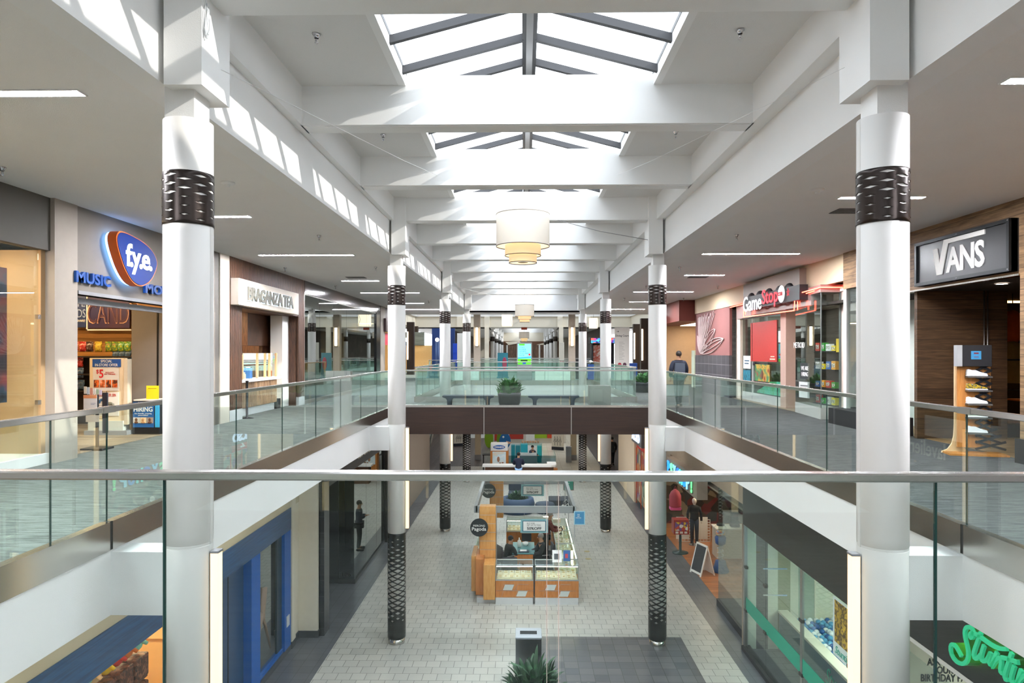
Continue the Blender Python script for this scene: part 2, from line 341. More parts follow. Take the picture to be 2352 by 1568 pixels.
for k in range(len(BEAMY) - 1):
    ya, yb = BEAMY[k] + .1, BEAMY[k + 1] - .1
    if ya > 38: break
    r = link('window_%d' % (k + 1), None); r['kind'] = 'structure'
    b = MB()
    for j in range(4):
        y = BEAMY[k] + .36 + j * .9
        for sx in (-1, 1):
            P0 = Vector((CX, y, 6.12)); P1 = Vector((CX + sx * 1.76, y, 5.66)); d = .035
            b.raw([(P0.x, y - d, P0.z - .1), (P0.x, y + d, P0.z - .1), (P0.x, y + d, P0.z), (P0.x, y - d, P0.z), (P1.x, y - d, P1.z - .1), (P1.x, y + d, P1.z - .1), (P1.x, y + d, P1.z), (P1.x, y - d, P1.z)],
                  [(0, 1, 2, 3), (4, 7, 6, 5), (0, 3, 7, 4), (1, 5, 6, 2), (0, 4, 5, 1), (3, 2, 6, 7)], False)
    b.box(CX - 1.85, CX - 1.74, ya, yb, 5.66, 5.72); b.box(CX + 1.74, CX + 1.85, ya, yb, 5.66, 5.72)
    b.box(CX - .1, CX + .1, ya - .1, yb + .1, 6.0, 6.1)
    part('rafters', b, RAFT, r)
    b = MB(); b.box(CX - .045, CX + .045, ya - .1, yb + .1, 5.955, 6.0); part('ridge_beam', b, RIDG, r)
    for sx in (-1, 1):
        b = MB(); b.raw([(CX, ya - .1, 6.13), (CX, yb + .1, 6.13), (CX + sx * 1.8, yb + .1, 5.68), (CX + sx * 1.8, ya - .1, 5.68)], [(0, 1, 2, 3)], False); part('pane', b, SKYG, r)
# header at the end of this wing and beyond
b = MB(); b.box(-14, 14, Y1, Y1 + .05, SOF, 5.62); b.box(CX - 3.3, CX + 3.3, Y1, 43.3, SOF, SOF + .1); b.box(-22, 22, 43.25, 43.3, SOF, 8); struct('wall_header', b, M('D9DADC', .6, name='header_paint', noise=.01))
b = MB(); b.box(-15, 15, Y0 - .3, Y0, F1, 6.3); struct('wall_back', b, M('C9C6C2', .7, name='back_wall_paint'))
# ================================================================ COLUMNS
def lattice(R, z0, z1, n, rows, sfun, sub=3, rad=2):
    """cylinder skin with staggered diamond cut-outs; sfun(t) -> hole size 0..1 (width, height)"""
    w = 2 * pi / n; h = (z1 - z0) / rows; mb = MB(); V = {}; verts = []; faces = []
    def vv(a, z):
        key = (round((a % (2 * pi)) * 5000), round(z * 20000))
        if key not in V: V[key] = len(verts); verts.append((R * cos(a), R * sin(a), z))
        return V[key]
    for j in range(-1, 2 * rows + 2):
        cz = z0 + j * h / 2
        if cz < z0 - 1e-6 or cz > z1 + 1e-6: continue
        for i in range(n):
            ca = (i + (j % 2) * .5) * w
            if cz - h / 2 < z0 - 1e-6 or cz + h / 2 > z1 + 1e-6:
                up = cz - h / 2 < z0 - 1e-6; s_ = 1 if up else -1
                for sx in (-1, 1):
                    for q in range(sub):
                        t0, t1 = q / sub, (q + 1) / sub
                        A = (ca + sx * w / 2 * (1 - t0), cz + s_ * h / 2 * t0); B = (ca + sx * w / 2 * (1 - t1), cz + s_ * h / 2 * t1)
                        f = [vv(A[0], cz), vv(B[0], cz), vv(*B), vv(*A)]; f = list(dict.fromkeys(f))
                        if len(f) > 2: faces.append(tuple(f))
                continue
            sw, sh = sfun((cz - z0) / (z1 - z0))
            cor = [(-w / 2, 0), (0, -h / 2), (w / 2, 0), (0, h / 2)]
            for q in range(4):
                p, r_ = cor[q], cor[(q + 1) % 4]
                for t in range(sub):
                    t0, t1 = t / sub, (t + 1) / sub
                    A = (p[0] + (r_[0] - p[0]) * t0, p[1] + (r_[1] - p[1]) * t0); B = (p[0] + (r_[0] - p[0]) * t1, p[1] + (r_[1] - p[1]) * t1)
                    for u in range(rad):
                        k0 = [1 + (sw - 1) * u / rad, 1 + (sh - 1) * u / rad]; k1 = [1 + (sw - 1) * (u + 1) / rad, 1 + (sh - 1) * (u + 1) / rad]
                        f = [vv(ca + A[0] * k0[0], cz + A[1] * k0[1]), vv(ca + B[0] * k0[0], cz + B[1] * k0[1]), vv(ca + B[0] * k1[0], cz + B[1] * k1[1]), vv(ca + A[0] * k1[0], cz + A[1] * k1[1])]
                        f = list(dict.fromkeys(f))
                        if len(f) > 2: faces.append(tuple(f))
    mb.raw(verts, faces, True); return mb
def s_low(t):
    if t < .16: return (0, 0)
    if t < .30: k = (t - .16) / .14; return (.25 + .35 * k, .35 + .25 * k)
    if t < .66: k = 1 - abs(t - .5) / .2; return (.72 + .12 * max(0, k), .62 + .14 * max(0, k))
    if t < .88: k = (.88 - t) / .22; return (.42 + .26 * k, .3 + .26 * k)
    return (.24, .24) if t < .975 else (0, 0)
def s_band(t):
    if t < .08 or t > .93: return (0, 0)
    return (.52, .32) if t > .5 else (.24, .2)
proto_parts = {}
def make_column(label, side):
    r = T('column', label, 'column', (0, 0, 0), kind='thing', group='round white columns with black lattice sleeves')
    b = MB(); b.cyl((0, 0), .2125, F1 + .16, 3.85, 40); part('core', b, COLW, r)
    b = MB(); b.lathe([(.213, -.015), (.2156, -.01), (.2156, 3.86), (.2, 3.862)], n=40, cap=False)
    part('upper_sleeve', b, COLW, r)
    b = MB(); b.lathe([(.2, -2.70), (.2156, -2.69), (.2156, -.045), (.213, -.04), (.2, -.04)], n=40, cap=False); part('lower_sleeve', b, COLW, r)
    b = MB(); b.box(-side * .205 - .012, -side * .205 + .012, -.025, .025, -.04, 3.855); part('joint_strip', b, COLW, r)
    b = MB(); b.lathe([(.2, F1 + .14), (.2, F1 + .01), (.2, F1)], n=32); part('base_ring', b, STEELX, r)
    o = part('lattice_sleeve', lattice(.2215, F1 + .14, -2.68, 5, 20, s_low), DARK, r); md = o.modifiers.new('thickness', 'SOLIDIFY'); md.thickness = .003; md.offset = -1
    o = part('metal_band', lattice(.2225, 2.9, 3.38, 5, 6, s_band, 5, 4), BANDM, r); md = o.modifiers.new('thickness', 'SOLIDIFY'); md.thickness = .005; md.offset = -1
    b = MB(); b.box(-.135, .135, -.17, .13, 3.86, 4.14); part('neck', b, WHITE, r)
    b = MB(); b.box(-side * .09 - .17, -side * .09 + .17, -.29, .29, 4.11, COF - .002); part('capital', b, WHITE, r)
    return r
def make_col_lamp(label, side):
    r = T('column_light', label, 'wall lamp', group='upright light bars on the columns')
    b = MB(); b.box(-.008, .065, -.045, .045, -2.58, -.12); part('diffuser', b, LAMP, r)
    for z_ in (-.12, -2.60): b = MB(); b.box(-.01, .07, -.05, .05, z_, z_ + .02); part('end_cap', b, M('9FA0A6', .4, .6), r)
    b = MB(); b.box(-.012, -.008, -.045, .045, -2.60, -.1); part('back_plate', b, M('6B5236', .5), r)
    if side < 0: r.rotation_euler = (0, 0, pi)
    return r
names = {0: 'behind the camera, second', 1: 'behind the camera, first', 2: 'nearest', 3: 'second', 4: 'third', 5: 'fourth'}
cl = make_column('x', -1); cr_ = make_column('x', 1); lampp = make_col_lamp('x', 1)
first = True
for k, Y in enumerate(COLS):
    for sx, cxx, pr in ((-1, CXL, cl), (1, CXR, cr_)):
        sd = 'left' if sx < 0 else 'right'
        lb = 'round white column with dark perforated band, %s in the %s row' % (names[k], sd)
        if k == 0: o = pr; o['label'] = lb; o.location = (cxx, Y, 0)
        else: o = copy_tree(pr, (cxx, Y, 0), label=lb)
        if k != 5:
            ll = 'warm upright light bar on the %s column of the %s row' % (names[k], sd)
            lx = cxx - sx * .232
            if k == 0 and sx < 0: lampp.location = (lx, Y, 0); lampp['label'] = ll
            else: copy_tree(lampp, (lx, Y, 0), rot=(0 if sx < 0 else pi), label=ll)
for j, Y in enumerate((69.5, 79.9, 90.3, 100.7)):
    for sx, cxx, pr in ((-1, CXL, cl), (1, CXR, cr_)):
        copy_tree(pr, (cxx, Y, 0), label='distant round column of the far wing, %s pair, %s row' % (('first', 'second', 'third', 'fourth')[j], 'left' if sx < 0 else 'right'), group='columns of the far wing')
# ================================================================ RAILINGS
def railing(label, A, B, seams, gmat=RAILG, hw=.055, hh=.05, top=1.24, caps=(), steel=None, group=None, light=()):
    """straight glass railing from A to B (x,y); seams = distances from A"""
    A = Vector((A[0], A[1], 0)); B = Vector((B[0], B[1], 0)); L_ = (B - A).length; ang = math.atan2(B.y - A.y, B.x - A.x)
    r = T('glass_railing', label, 'railing', A, ang, group=group)
    b = MB(); b.bbox(0, L_, -hw / 2, hw / 2, top - hh, top, .006, 1); part('handrail', b, STEELX, r)
    st = [0] + list(seams) + [L_]
    for i in range(len(st) - 1):
        b = MB(); b.box(st[i] + .006, st[i + 1] - .006, -.006, .006, .0, top - hh + .005); o = part('glass_panel', b, gmat, r)
    for s_ in seams: b = MB(); w_ = .0012 if s_ in light else .004; b.box(s_ - w_, s_ + w_, -.0065, .0065, .2, top - hh); part('panel_joint', b, M('CFC0B4', .4, name='pale_joint') if s_ in light else EDGE, r)
    if caps:
        b = MB()
        for s_ in caps: b.box(s_ - .09, s_ + .09, -hw / 2 - .004, hw / 2 + .004, top - hh - .004, top + .004)
        part('joint_cover', b, STEELX, r)
    return r
FS = [PY(p_, 1200, 2.82)[0] - XL for p_ in (378, 1256, 1283, 2148)]
sl = [5.40, 6.14, 7.2, 8.94, 10.66, 12.4, 14.1, 15.85, 17.6]
railing('long glass railing with steel handrail along the left walkway, nearest stretch', (XL - .03, 2.9), (XL - .03, 19.95), [y - 2.9 for y in sl], caps=[6.14 - 2.9])
railing('long glass railing with steel handrail along the right walkway, nearest stretch', (XR + .03, 2.9), (XR + .03, 19.95), [y - 2.9 for y in sl[1:]], caps=[6.14 - 2.9])
railing('glass railing with wide steel handrail right in front of the camera', (XL, 2.82), (XR, 2.82), FS, light=FS[1:3], gmat=RAILGF, hh=.035, hw=.07)
railing('glass railing on the near side of the dark wood bridge', (XL, 20.03), (XR, 20.03), [2.6, 5.15])
railing('glass railing on the far side of the dark wood bridge', (XL, 23.88), (XR, 23.88), [2.6, 5.15])
railing('glass railing of the left walkway beyond the bridge', (XL - .03, 23.95), (XL - .03, 38.1), [1.75 * i for i in range(1, 8)])
railing('glass railing of the right walkway beyond the bridge', (XR + .03, 23.95), (XR + .03, 38.1), [1.75 * i for i in range(1, 8)])
railing('glass railing across the far end of the second opening', (XL, 38.14), (XR, 38.14), [2.6, 5.15])
railing('glass railing across the near side of the far court', (-6.5, 46.9), (6.5, 46.9), [2, 4.2, 6.5, 8.8, 11])
railing('glass railing across the back of the far court', (-6.5, 61.1), (6.5, 61.1), [2, 4.2, 6.5, 8.8, 11])
railing('glass railing behind the camera on the near bridge', (XL, -.93), (XR, -.93), [2.6, 5.15])
railing('glass railing behind the camera on the left walkway', (XL - .03, -19.9), (XL - .03, -1), [3, 6, 9, 12, 15])
railing('glass railing behind the camera on the right walkway', (XR + .03, -19.9), (XR + .03, -1), [3, 6, 9, 12, 15])
# ================================================================ UPPER LEFT SHOPS
TAUPE = M('7C746B', .7, name='taupe_plaster', noise=.04); DTAUPE = M('57534D', .7, name='dark_taupe', noise=.04); STONE = M('A3988C', .6, name='pale_stone', noise=.05)
CREAM = M('D9CDBB', .7, name='cream_paint', noise=.02); BLK = M('16151A', .5, name='black_paint', noise=.05); GREY = M('8A8A8C', .6, name='mid_grey')
WHT = M('ECEBE7', .6, name='plain_white', noise=0); WOODF = wood('shop_floor_wood', '8A7A66', 'A4937B', 'X', 2, 10, .45, .15, 'Y')
def fill_panel(X0, X1, Ya, Yb, z, s=8, col='FFEBD0', nm='ceiling_light', lb='bright fill panel added to the ceiling of the shop', g='added shop fill panels'):  # glowing panels added to light the shops and spill onto the walkways
    b = MB(); b.box(X0, X1, Ya, Yb, z - .03, z); return solo(nm, b, E(col, s * 2.2), lb, 'ceiling light', group=g)
def yl(p, X=WL): return PX(p, 810, X)[0]
def yr(p, X=WR): return PX(p, 810, X)[0]
# outer shell behind all left shops
b = MB(); b.box(-14.1, -14, Y0, 43.3, F1, 5.6); b.box(14, 14.1, Y0, 43.3, F1, 5.6); struct('wall_outer', b, CREAM)
b = MB(); b.box(-7.62, -7.5, Y0, 2, 0, SOF); b.box(7.9, 8, Y0, 2, 0, SOF); struct('wall_behind', b, TAUPE)
# --- first shop window at the frame edge
b = MB(); b.box(-7.6, -7.42, 2, 10.6, 3.33, SOF); struct('wall_left_header', b, DTAUPE)
b = MB(); b.box(-8.5, -8.4, 2, 10.6, 0, 3.6); b.box(-8.5, -7.5, 10.5, 10.6, 0, 3.33); struct('wall_left_display', b, M('A88B66', .7, name='tan_back_wall', noise=.08, scale=2))
b = MB(); b.box(-8.5, -7.44, 2, 10.6, 0, .16); struct('trim_20', b, WHT)
b = MB(); b.box(-7.62, WL, 10.6, 11.15, 0, SOF); struct('wall_left_pier', b, STONE)
r = T('shop_window', 'frameless shop window left of the pale stone pier', 'shop window', (-7.5, 6, 0))
b = MB(); b.box(-.006, .006, -3.9, 4.44, .16, 3.33); part('pane', b, SHOPG, r)
b = MB(); b.box(-.02, .03, 4.40, 4.47, 2.25, 2.32); part('clip', b, STEELX, r); b = MB(); b.box(-.02, .03, 4.40, 4.47, .93, 1.0); part('clip', b, STEELX, r)
r = T('poster', 'tall dark red poster with white lettering in the leftmost window', 'poster', (-7.62, 0, 0))
b = MB(); b.box(-.01, 0, 8.35, yl(19, -7.6), 1.0, 2.98); part('print', b, picture('toy_print', ['2A1D2A', '4A1F28', '7A2A2C', '27364F', '1A1622'], 2.2), r)
b = MB(); b.box(0, .006, 8.35, 9.55, 2.0, 2.7); part('picture', b, picture('toy_print2', ['E3C9A5', 'B7482B', 'EED9B0', '3F6FA8'], 3), r)
b = MB(); b.add(text_mb('BOOKS', w=.5, h=.1), RL(.008, 9.44, 2.86)); b.add(text_mb('MOVIE', w=.34, h=.08), RL(.008, 9.56, 1.62)); b.add(text_mb('FUN!', w=.3, h=.1), RL(.008, 9.56, 1.5)); part('lettering', b, WHT, r)
fill_panel(-8.2, -7.8, 4, 10, 3.33, 10, lb='added fill panel over the leftmost window display')
# --- entertainment shop
b = MB(); b.wallx(-7.55, .18, [(11.15, 2.70), (16.2, 2.70), (16.2, SOF), (11.15, SOF)]); struct('wall_left_fascia', b, TAUPE)
b = MB(); b.box(-7.5, -7.33, 11.15, 14.9, 2.70, 2.76); b.box(-7.58, -7.5, 11.15, 14.9, 2.56, 2.66); struct('trim_21', b, GREY)
b = MB(); b.box(-8.62, WL - .01, 14.9, 16.2, 0, 2.7); struct('wall_left_pier_inner', b, TAUPE)
b = MB(); b.box(-8.05, -8.02, 14.88, 14.9, 0, 2.7); struct('trim_22', b, DARK)
b = MB(); b.box(-7.6, -7.38, 16.2, 16.46, 0, SOF); struct('wall_left_slot', b, DTAUPE)
b = MB(); b.box(-7.6, WL, 16.46, 16.98, 0, SOF); struct('wall_left_cream_pier', b, M('CFC6B8', .6, name='cream_stone', noise=.03))
b = MB(); b.box(-13.9, -8.6, 16.5, 16.6, 0, 3.6); struct('wall_shop_back', b, wood('slat_wall', 'B07A3E', 'CC9552', 'X', 2, 16, .5, .11, 'Z', .3))
b = MB(); b.box(-14, -7.5, 10.65, 16.6, 3.3, 3.35); struct('ceiling_shop', b, WHT)
b = MB(); b.box(-14, -7.5, 10.65, 10.7, 0, 3.3); struct('wall_shop_side', b, CREAM)
b = MB(); b.box(-14, -7.6, 10.7, 16.5, 0, .01); struct('floor_shop', b, WOODF)
fill_panel(-12, -8.2, 13.2, 13.5, 3.3, 9, 'FFD9A0', lb='first added fill panel of the entertainment shop ceiling'); fill_panel(-12, -9.2, 15.6, 15.8, 3.3, 9, 'FFD9A0', lb='added fill panel near the slatted candy wall')
NAVY = M('23345E', .5, name='navy_print')
def zy(px0, py0, px1, py1, Y): a = PY(px0, py0, Y); c = PY(px1, py1, Y); return a[0], c[0], c[1], a[1]
x0, x1, z0, z1 = zy(203, 690, 299, 754, 16.3)
r = T('hanging_sign', 'dark plum sign with outlined capital letters above the candy', 'sign', (0, 16.3, 0))
b = MB(); b.bbox(x0, x1, -.02, .02, z0, z1 + .3, .012); part('board', b, picture('plum_print', ['4A2A38', '3A2342', '272048'], 1.2), r)
b = MB(); b.add(text_mb('CANDY', h=.5, w=1.25), FR((x0 + x1) / 2 + .1, -.026, 2.68)); part('lettering', b, M('D9A689', .5), r)
b = MB(); b.add(text_mb('CANDY', h=.46, w=1.2), FR((x0 + x1) / 2 + .1, -.031, 2.68)); part('lettering', b, M('4A2A38', .5), r)
b = MB(); b.box(x0 - .05, x1 + .03, -.01, .02, z0 - .05, z0 - .02); b.box(x0 - .05, x0 - .02, -.01, .02, z0 - .05, 3.3); part('rail', b, WHT, r)
x0, x1, z0, z1 = zy(150, 690, 199, 752, 16.3)
r = T('hanging_sign', 'navy sign with outlined letters left of the plum one', 'sign', (0, 16.3, 0))
b = MB(); b.bbox(x0, x1, -.02, .02, z0, z1 + .3, .012); part('board', b, NAVY, r)
b = MB(); b.add(text_mb('TASTE', h=.16, w=.6), FR(x1 - .32, -.026, 2.92)); b.add(text_mb('TRENDS', h=.2, w=.66), FR(x1 - .34, -.026, 2.68)); part('lettering', b, M('8FA0C4', .5), r)
b = MB(); b.add(text_mb('MOMENT, SHARE!', h=.06, w=.5), FR(x1 - .27, -.026, 2.5)); part('lettering', b, WHT, r)
# candy bags: one pillow with a header card, copied
def bag_proto():
    r = T('candy_bag', 'x', 'bag', group='candy bags hanging on the slatted wall')
    b = MB(); V = []; Fs = []; n = 6
    for s_ in (-1, 1):
        for j in range(n + 1):
            for i in range(n + 1):
                u, v = i / n, j / n; V.append(((u - .5) * .17 + .008 * sin(9 * v), s_ * .035 * (max(0, sin(pi * u) * sin(pi * v)) ** .5), (v - .5) * .2 - .1))
    for s_ in (0, 1):
        o = s_ * (n + 1) ** 2
        for j in range(n):
            for i in range(n): a = o + j * (n + 1) + i; Fs.append((a, a + 1, a + n + 2, a + n + 1))
    b.raw(V, Fs, True); part('pouch', b, None, r)
    b = MB(); b.box(-.085, .085, -.004, .004, -.01, .045); part('header_card', b, None, r); return r
def bagset(cols, nm): return [picture(nm + str(i), c, 14) for i, c in enumerate(cols)]
bm_ = bagset([['8E1F1C', 'C9352B', 'F0E0D0'], ['2B1D1A', '5A3A2E', 'D8D0C8'], ['B98A2E', 'E0C23F', '7B5A20'], ['E6C931', '3F8C38', 'D83A2A'], ['1F2A4A', '5B7FA8', 'E0E0E0'], ['E2D23A', '4D9E3B', 'F0F0E0'], ['30302F', '4C6C8C', '8B8B8B']], 'bag_print')
bp = bag_proto(); kids0 = {k.name.split('.')[0]: k.data for k in bp.children}
meshes = []
for m in bm_:
    d = {}
    for k, me in kids0.items(): c = me.copy(); c.materials.clear(); c.materials.append(m); d[k] = c
    meshes.append(d)
cnames = ['red', 'dark brown', 'amber', 'yellow and green', 'navy', 'lime yellow', 'slate']
rows = [(796, [(172, 0), (190, 0), (206, 1), (226, 2), (250, 3), (264, 3), (278, 5), (293, 5)]), (832, [(170, 0), (183, 0), (288, 6)]), (856, [(170, 4), (184, 4), (290, 6)]), (884, [(172, 6), (186, 6), (292, 5)]), (815, [(266, 6), (280, 6), (294, 6)])]
used = False; ords = ['first', 'second', 'third', 'fourth', 'fifth', 'sixth', 'seventh', 'eighth']; rn = ['top', 'second', 'third', 'lowest', 'slate coloured']
for ri, (py, lst) in enumerate(rows):
    for i, (px_, ci) in enumerate(lst):
        X, z = PY(px_, py, 16.2); lb = '%s candy bag, %s in the %s row on the slatted wall' % (cnames[ci], ords[i], rn[ri])
        if not used: o = bp; o.location = (X, 16.2, z + .08); o['label'] = lb; used = True
        else: o = copy_tree(bp, (X, 16.2, z + .08), label=lb)
        for k in o.children: k.data = meshes[ci][k.name.split('.')[0]]
b = MB(); b.box(-11.6, -8.7, 16.05, 16.5, 1.62, 1.65); b.box(-11.6, -8.7, 16.05, 16.5, 1.2, 1.23); b.box(-11.6, -8.7, 16.05, 16.5, .8, .83); b.box(-11.6, -8.7, 16.42, 16.49, 0, 1.62)
solo('wall_shelf', b, M('2A211B', .6), 'dark display shelves below the candy bags', 'shelf')
# offer stand
r = T('display_stand', 'tall pale wood floor stand advertising a special offer inside the left shop', 'display stand', (-8.76, 14.25, 0))
b = MB(); b.bbox(-.38, .36, 0, .12, .22, 1.62, .008); part('panel', b, M('DCC9A8', .5, name='maple_panel'), r)
b = MB(); b.box(.36, .44, -.02, .14, .22, 1.6); part('side_board', b, M('CDBFA6', .5), r)
b = MB(); b.box(-.42, .48, -.12, .3, .0, .1); part('plinth', b, GREY, r); b = MB(); b.box(-.38, .36, -.05, .2, .1, .3); part('foot', b, M('C8CBC2', .5), r)
b = MB(); b.box(-.31, .29, -.012, 0, 1.43, 1.6); part('header', b, M('1D4E96', .4), r)
b = MB(); b.add(text_mb('SPECIAL', w=.24, h=.055), FR(-.01, -.015, 1.555)); b.add(text_mb('IN-STORE OFFER', w=.48, h=.055), FR(-.01, -.015, 1.475)); part('lettering', b, WHT, r)
b = MB(); b.box(-.3, .25, -.01, 0, .93, 1.42); part('price_sheet', b, M('D5D2CB', .5), r)
b = MB(); b.add(text_mb('$', h=.1), FR(-.2, -.014, 1.33)); b.add(text_mb('5', h=.18, w=.09, bold=.02), FR(-.12, -.014, 1.29)); b.add(text_mb('EACH WITH\nANY PURCHASE', w=.24, h=.06), FR(.06, -.014, 1.3)); part('lettering', b, M('C4242A', .5), r)
fm = picture('film_print', ['B2401A', 'E8722A', '3A1C14', '8C2A14'], 9)
for i in range(4): b = MB(); b.box(-.28 + i * .13, -.17 + i * .13, -.014, -.01, 1.0, 1.16); part('film_cover', b, fm if i != 1 else picture('film_print2', ['F0E6D8', 'D86A2A', '2A2420'], 9), r)
b = MB(); b.box(-.3, .25, -.01, 0, .4, .9); part('price_sheet', b, M('DDD9D2', .5), r)
b = MB(); b.add(text_mb('CONTROLLER 2PK', w=.44, h=.055), FR(-.02, -.014, .84)); part('lettering', b, M('B8322E', .5), r)
def pad(b, x, z, s):
    b.ball((x, -.02, z), s, 10, (1, .3, .45)); b.tube([(x - s * .8, -.02, z), (x - s * 1.05, -.02, z - s * 1.0)], [s * .32, s * .2]); b.tube([(x + s * .8, -.02, z), (x + s * 1.05, -.02, z - s * 1.0)], [s * .32, s * .2])
b = MB(); pad(b, -.08, .74, .075); part('controller_picture', b, M('1F5A86', .4), r); b = MB(); pad(b, .06, .66, .085); part('controller_picture', b, M('6A6A5E', .4), r)
# leaflet rack
r = T('leaflet_rack', 'black wire rack of leaflets at the shop entrance', 'rack', (-7.62, 12.1, 0))
b = MB(); b.box(-.02, .02, -.02, .02, .04, .98); b.bbox(-.2, .2, -.18, .18, 0, .04, .01); part('post', b, BLK, r)
b = MB()
for i in range(6): b.box(-.2 + i * .08, -.194 + i * .08, -.05, -.044, .55, 1.05)
for i in range(7): b.box(-.2, .206, -.05, -.044, .55 + i * .08, .556 + i * .08)
part('wire_grid', b, BLK, r); b = MB(); b.box(.13, .2, -.06, .0, .3, 1.02); part('side_plate', b, M('20202A', .5), r)
lc = ['E8E4DC', 'C8D8E8', 'D89A8A', 'E8E8E8', '9FB7A0', 'D0C8E0']
for i in range(6): b = MB(); b.box(-.2 + i * .055, -.155 + i * .055, -.065, -.055, 1.0 - .01 * (i % 3), 1.13 - .012 * i); part('leaflet', b, M(lc[i], .6), r)
b = MB(); b.box(-.2, .04, -.075, -.068, .68, .98); part('notice', b, M('ECEFF4', .5), r, 'white notice with an orange heading'); b = MB(); b.box(-.2, .04, -.079, -.075, .92, .98); part('notice_heading', b, M('E8A070', .5), r)
b = MB(); b.lathe([(.028, -.002), (.035, -.002)], (-.14, -.08, .82), 16, False); b.box(-.07, .02, -.079, -.076, .83, .835); b.box(-.07, .0, -.079, -.076, .81, .815); part('text_lines', b, M('3A5A9A', .5), r)
b = MB(); b.box(-.16, .08, -.075, -.068, .5, .62); part('notice', b, M('E8DCD0', .5), r)
# hiring stand
x0, x1, z0, z1 = zy(306, 1000, 367, 918, 14.3); z0, z1 = z1, z0
r = T('display_stand', 'low black stand with blue recruiting posters and a yellow card on top', 'display stand', ((x0 + x1) / 2, 14.3, 0))
b = MB(); b.bbox(-.29, .29, -.02, .4, 0, .72, .01); part('body', b, BLK, r); b = MB(); b.box(-.24, .34, -.06, .42, .72, .745); part('top', b, M('D8D4CC', .5), r)
b = MB(); b.box(-.27, .17, -.035, -.02, .16, .70); part('poster', b, M('1F5F9E', .4), r)
b = MB(); b.add(text_mb('NOW', w=.2, h=.07, bold=.02), FR(-.05, -.04, .66)); b.add(text_mb('HIRING', w=.4, h=.1, bold=.02), FR(-.05, -.04, .54)); b.add(text_mb('fun, friendly, outgoing\npersonalities', w=.36, h=.07), FR(-.05, -.04, .43)); part('lettering', b, WHT, r)
for i in range(3):
    b = MB(); b.box(-.26 + i * .145, -.125 + i * .145, -.042, -.036, .25, .37); part('photo', b, M(['D8D0C8', 'E8C9A0', 'A89080'][i], .5), r)
    b = MB(); b.ball((-.195 + i * .145, -.044, .32), .03, 10, (1, .15, 1.2)); b.ball((-.195 + i * .145, -.043, .265), .045, 10, (1, .15, .5)); part('portrait', b, M(['7A5038', 'C89060', '6A4030'][i], .6), r)
b = MB(); b.box(.2, .29, -.035, -.02, .16, .70); part('poster', b, M('37A8D8', .4), r, 'light blue poster')
b = MB(); b.box(-.06, .2, .1, .12, .745, 1.03); part('card', b, M('F0D21E', .5), r, 'bright yellow card'); b = MB(); b.box(-.02, .16, .096, .1, .965, .98); part('text_lines', b, M('B89A10', .5), r)
# big oval sign
OV = [(800, 335), (770, 380), (762, 450), (780, 560), (820, 700), (870, 850), (930, 980), (1000, 1090), (1080, 1150), (1150, 1165), (1230, 1130), (1300, 1060), (1350, 960), (1380, 860), (1382, 790), (1350, 690), (1280, 590), (1180, 500), (1050, 420), (930, 360), (850, 330)]
OV = [PX(150 + a / 6.535, 480 + c / 6.535, -7.10) for a, c in OV]
def smooth_poly(P, it=2):
    for _ in range(it): P = [q for i in range(len(P)) for q in (tuple(.75 * P[i][k] + .25 * P[(i + 1) % len(P)][k] for k in (0, 1)), tuple(.25 * P[i][k] + .75 * P[(i + 1) % len(P)][k] for k in (0, 1)))]
    return P
OV = smooth_poly(OV); oc = (sum(p[0] for p in OV) / len(OV), sum(p[1] for p in OV) / len(OV))
def scp(P, s): return [(oc[0] + (p[0] - oc[0]) * s, oc[1] + (p[1] - oc[1]) * s) for p in P]
r = T('shop_sign', 'glowing blue egg-shaped sign with orange rim and white lowercase letters', 'sign')
b = MB(); b.wallx(-7.26, .16, OV); part('rim', b, M('D8611C', .4), r)
b = MB(); b.wallx(-7.12, .03, scp(OV, .955)); part('face', b, M('052A70', .5, noise=0, spec=.2), r)
b = MB(); b.wallx(-7.31, .05, scp(OV, .97)); part('light_ring', b, E('7FB8FF', 5), r)
a0 = PX(290, 600, -7.08); a1 = PX(350, 600, -7.08); zt = PX(296, 558, -7.08)[1]; zb = PX(308, 630, -7.08)[1]
b = T_('f.y.e.', RL(-7.085, (a0[0] + a1[0]) / 2, (zt + zb) / 2), w=a1[0] - a0[0], h=zt - zb, depth=.01, bold=.02, space=.85); part('lettering', b, E('FFFFFF', .7), r)
for wd, pa, ltxt in (('MUSIC', (174, 254), 'blue raised capital letters left of the egg-shaped sign'), ('MOVIES', (333, 412), 'blue raised capital letters right of the egg-shaped sign, partly behind the column')):
    ya, yb = yl(pa[0], -7.32), yl(pa[1], -7.32)
    b = T_(wd, RL(-7.33, (ya + yb) / 2, 2.985), w=yb - ya, h=.19, depth=.05, bold=.03); solo('sign_letters', b, M('0E4A98', .4), ltxt, 'sign')
# --- tea counter with vertical wood slats
SLAT = wood('dark_slat_wood', '3A2418', '5E3C28', 'Z', 3, 10, .5); SLATL = wood('pale_slat_wood', '7A5A42', 'A98A6A', 'Z', 3, 10, .5)
yb0, yb1 = 16.98, 22.85
def slats(ya, yb, z0, z1, X, w=.075, gap=.02, d=.04):
    b = MB(); y = ya
    while y < yb - .01: b.box(X - d, X, y, min(y + w, yb), z0, z1); y += w + gap
    b.box(X - d - .03, X - d, ya, yb, z0, z1); return b
struct('wall_tea_slats', slats(yb0, 17.75, .28, SOF, WL), SLAT); struct('wall_tea_slats_upper', slats(17.75, yb1, 2.92, SOF, WL), SLAT); struct('wall_tea_slats_far', slats(22.25, yb1, .28, 2.92, WL), SLAT)
b = MB(); b.box(-7.5, WL + .01, yb0, 17.75, 0, .28); b.box(-7.5, WL + .01, 22.25, yb1, 0, .28); struct('trim_23', b, M('C9CBCC', .5))
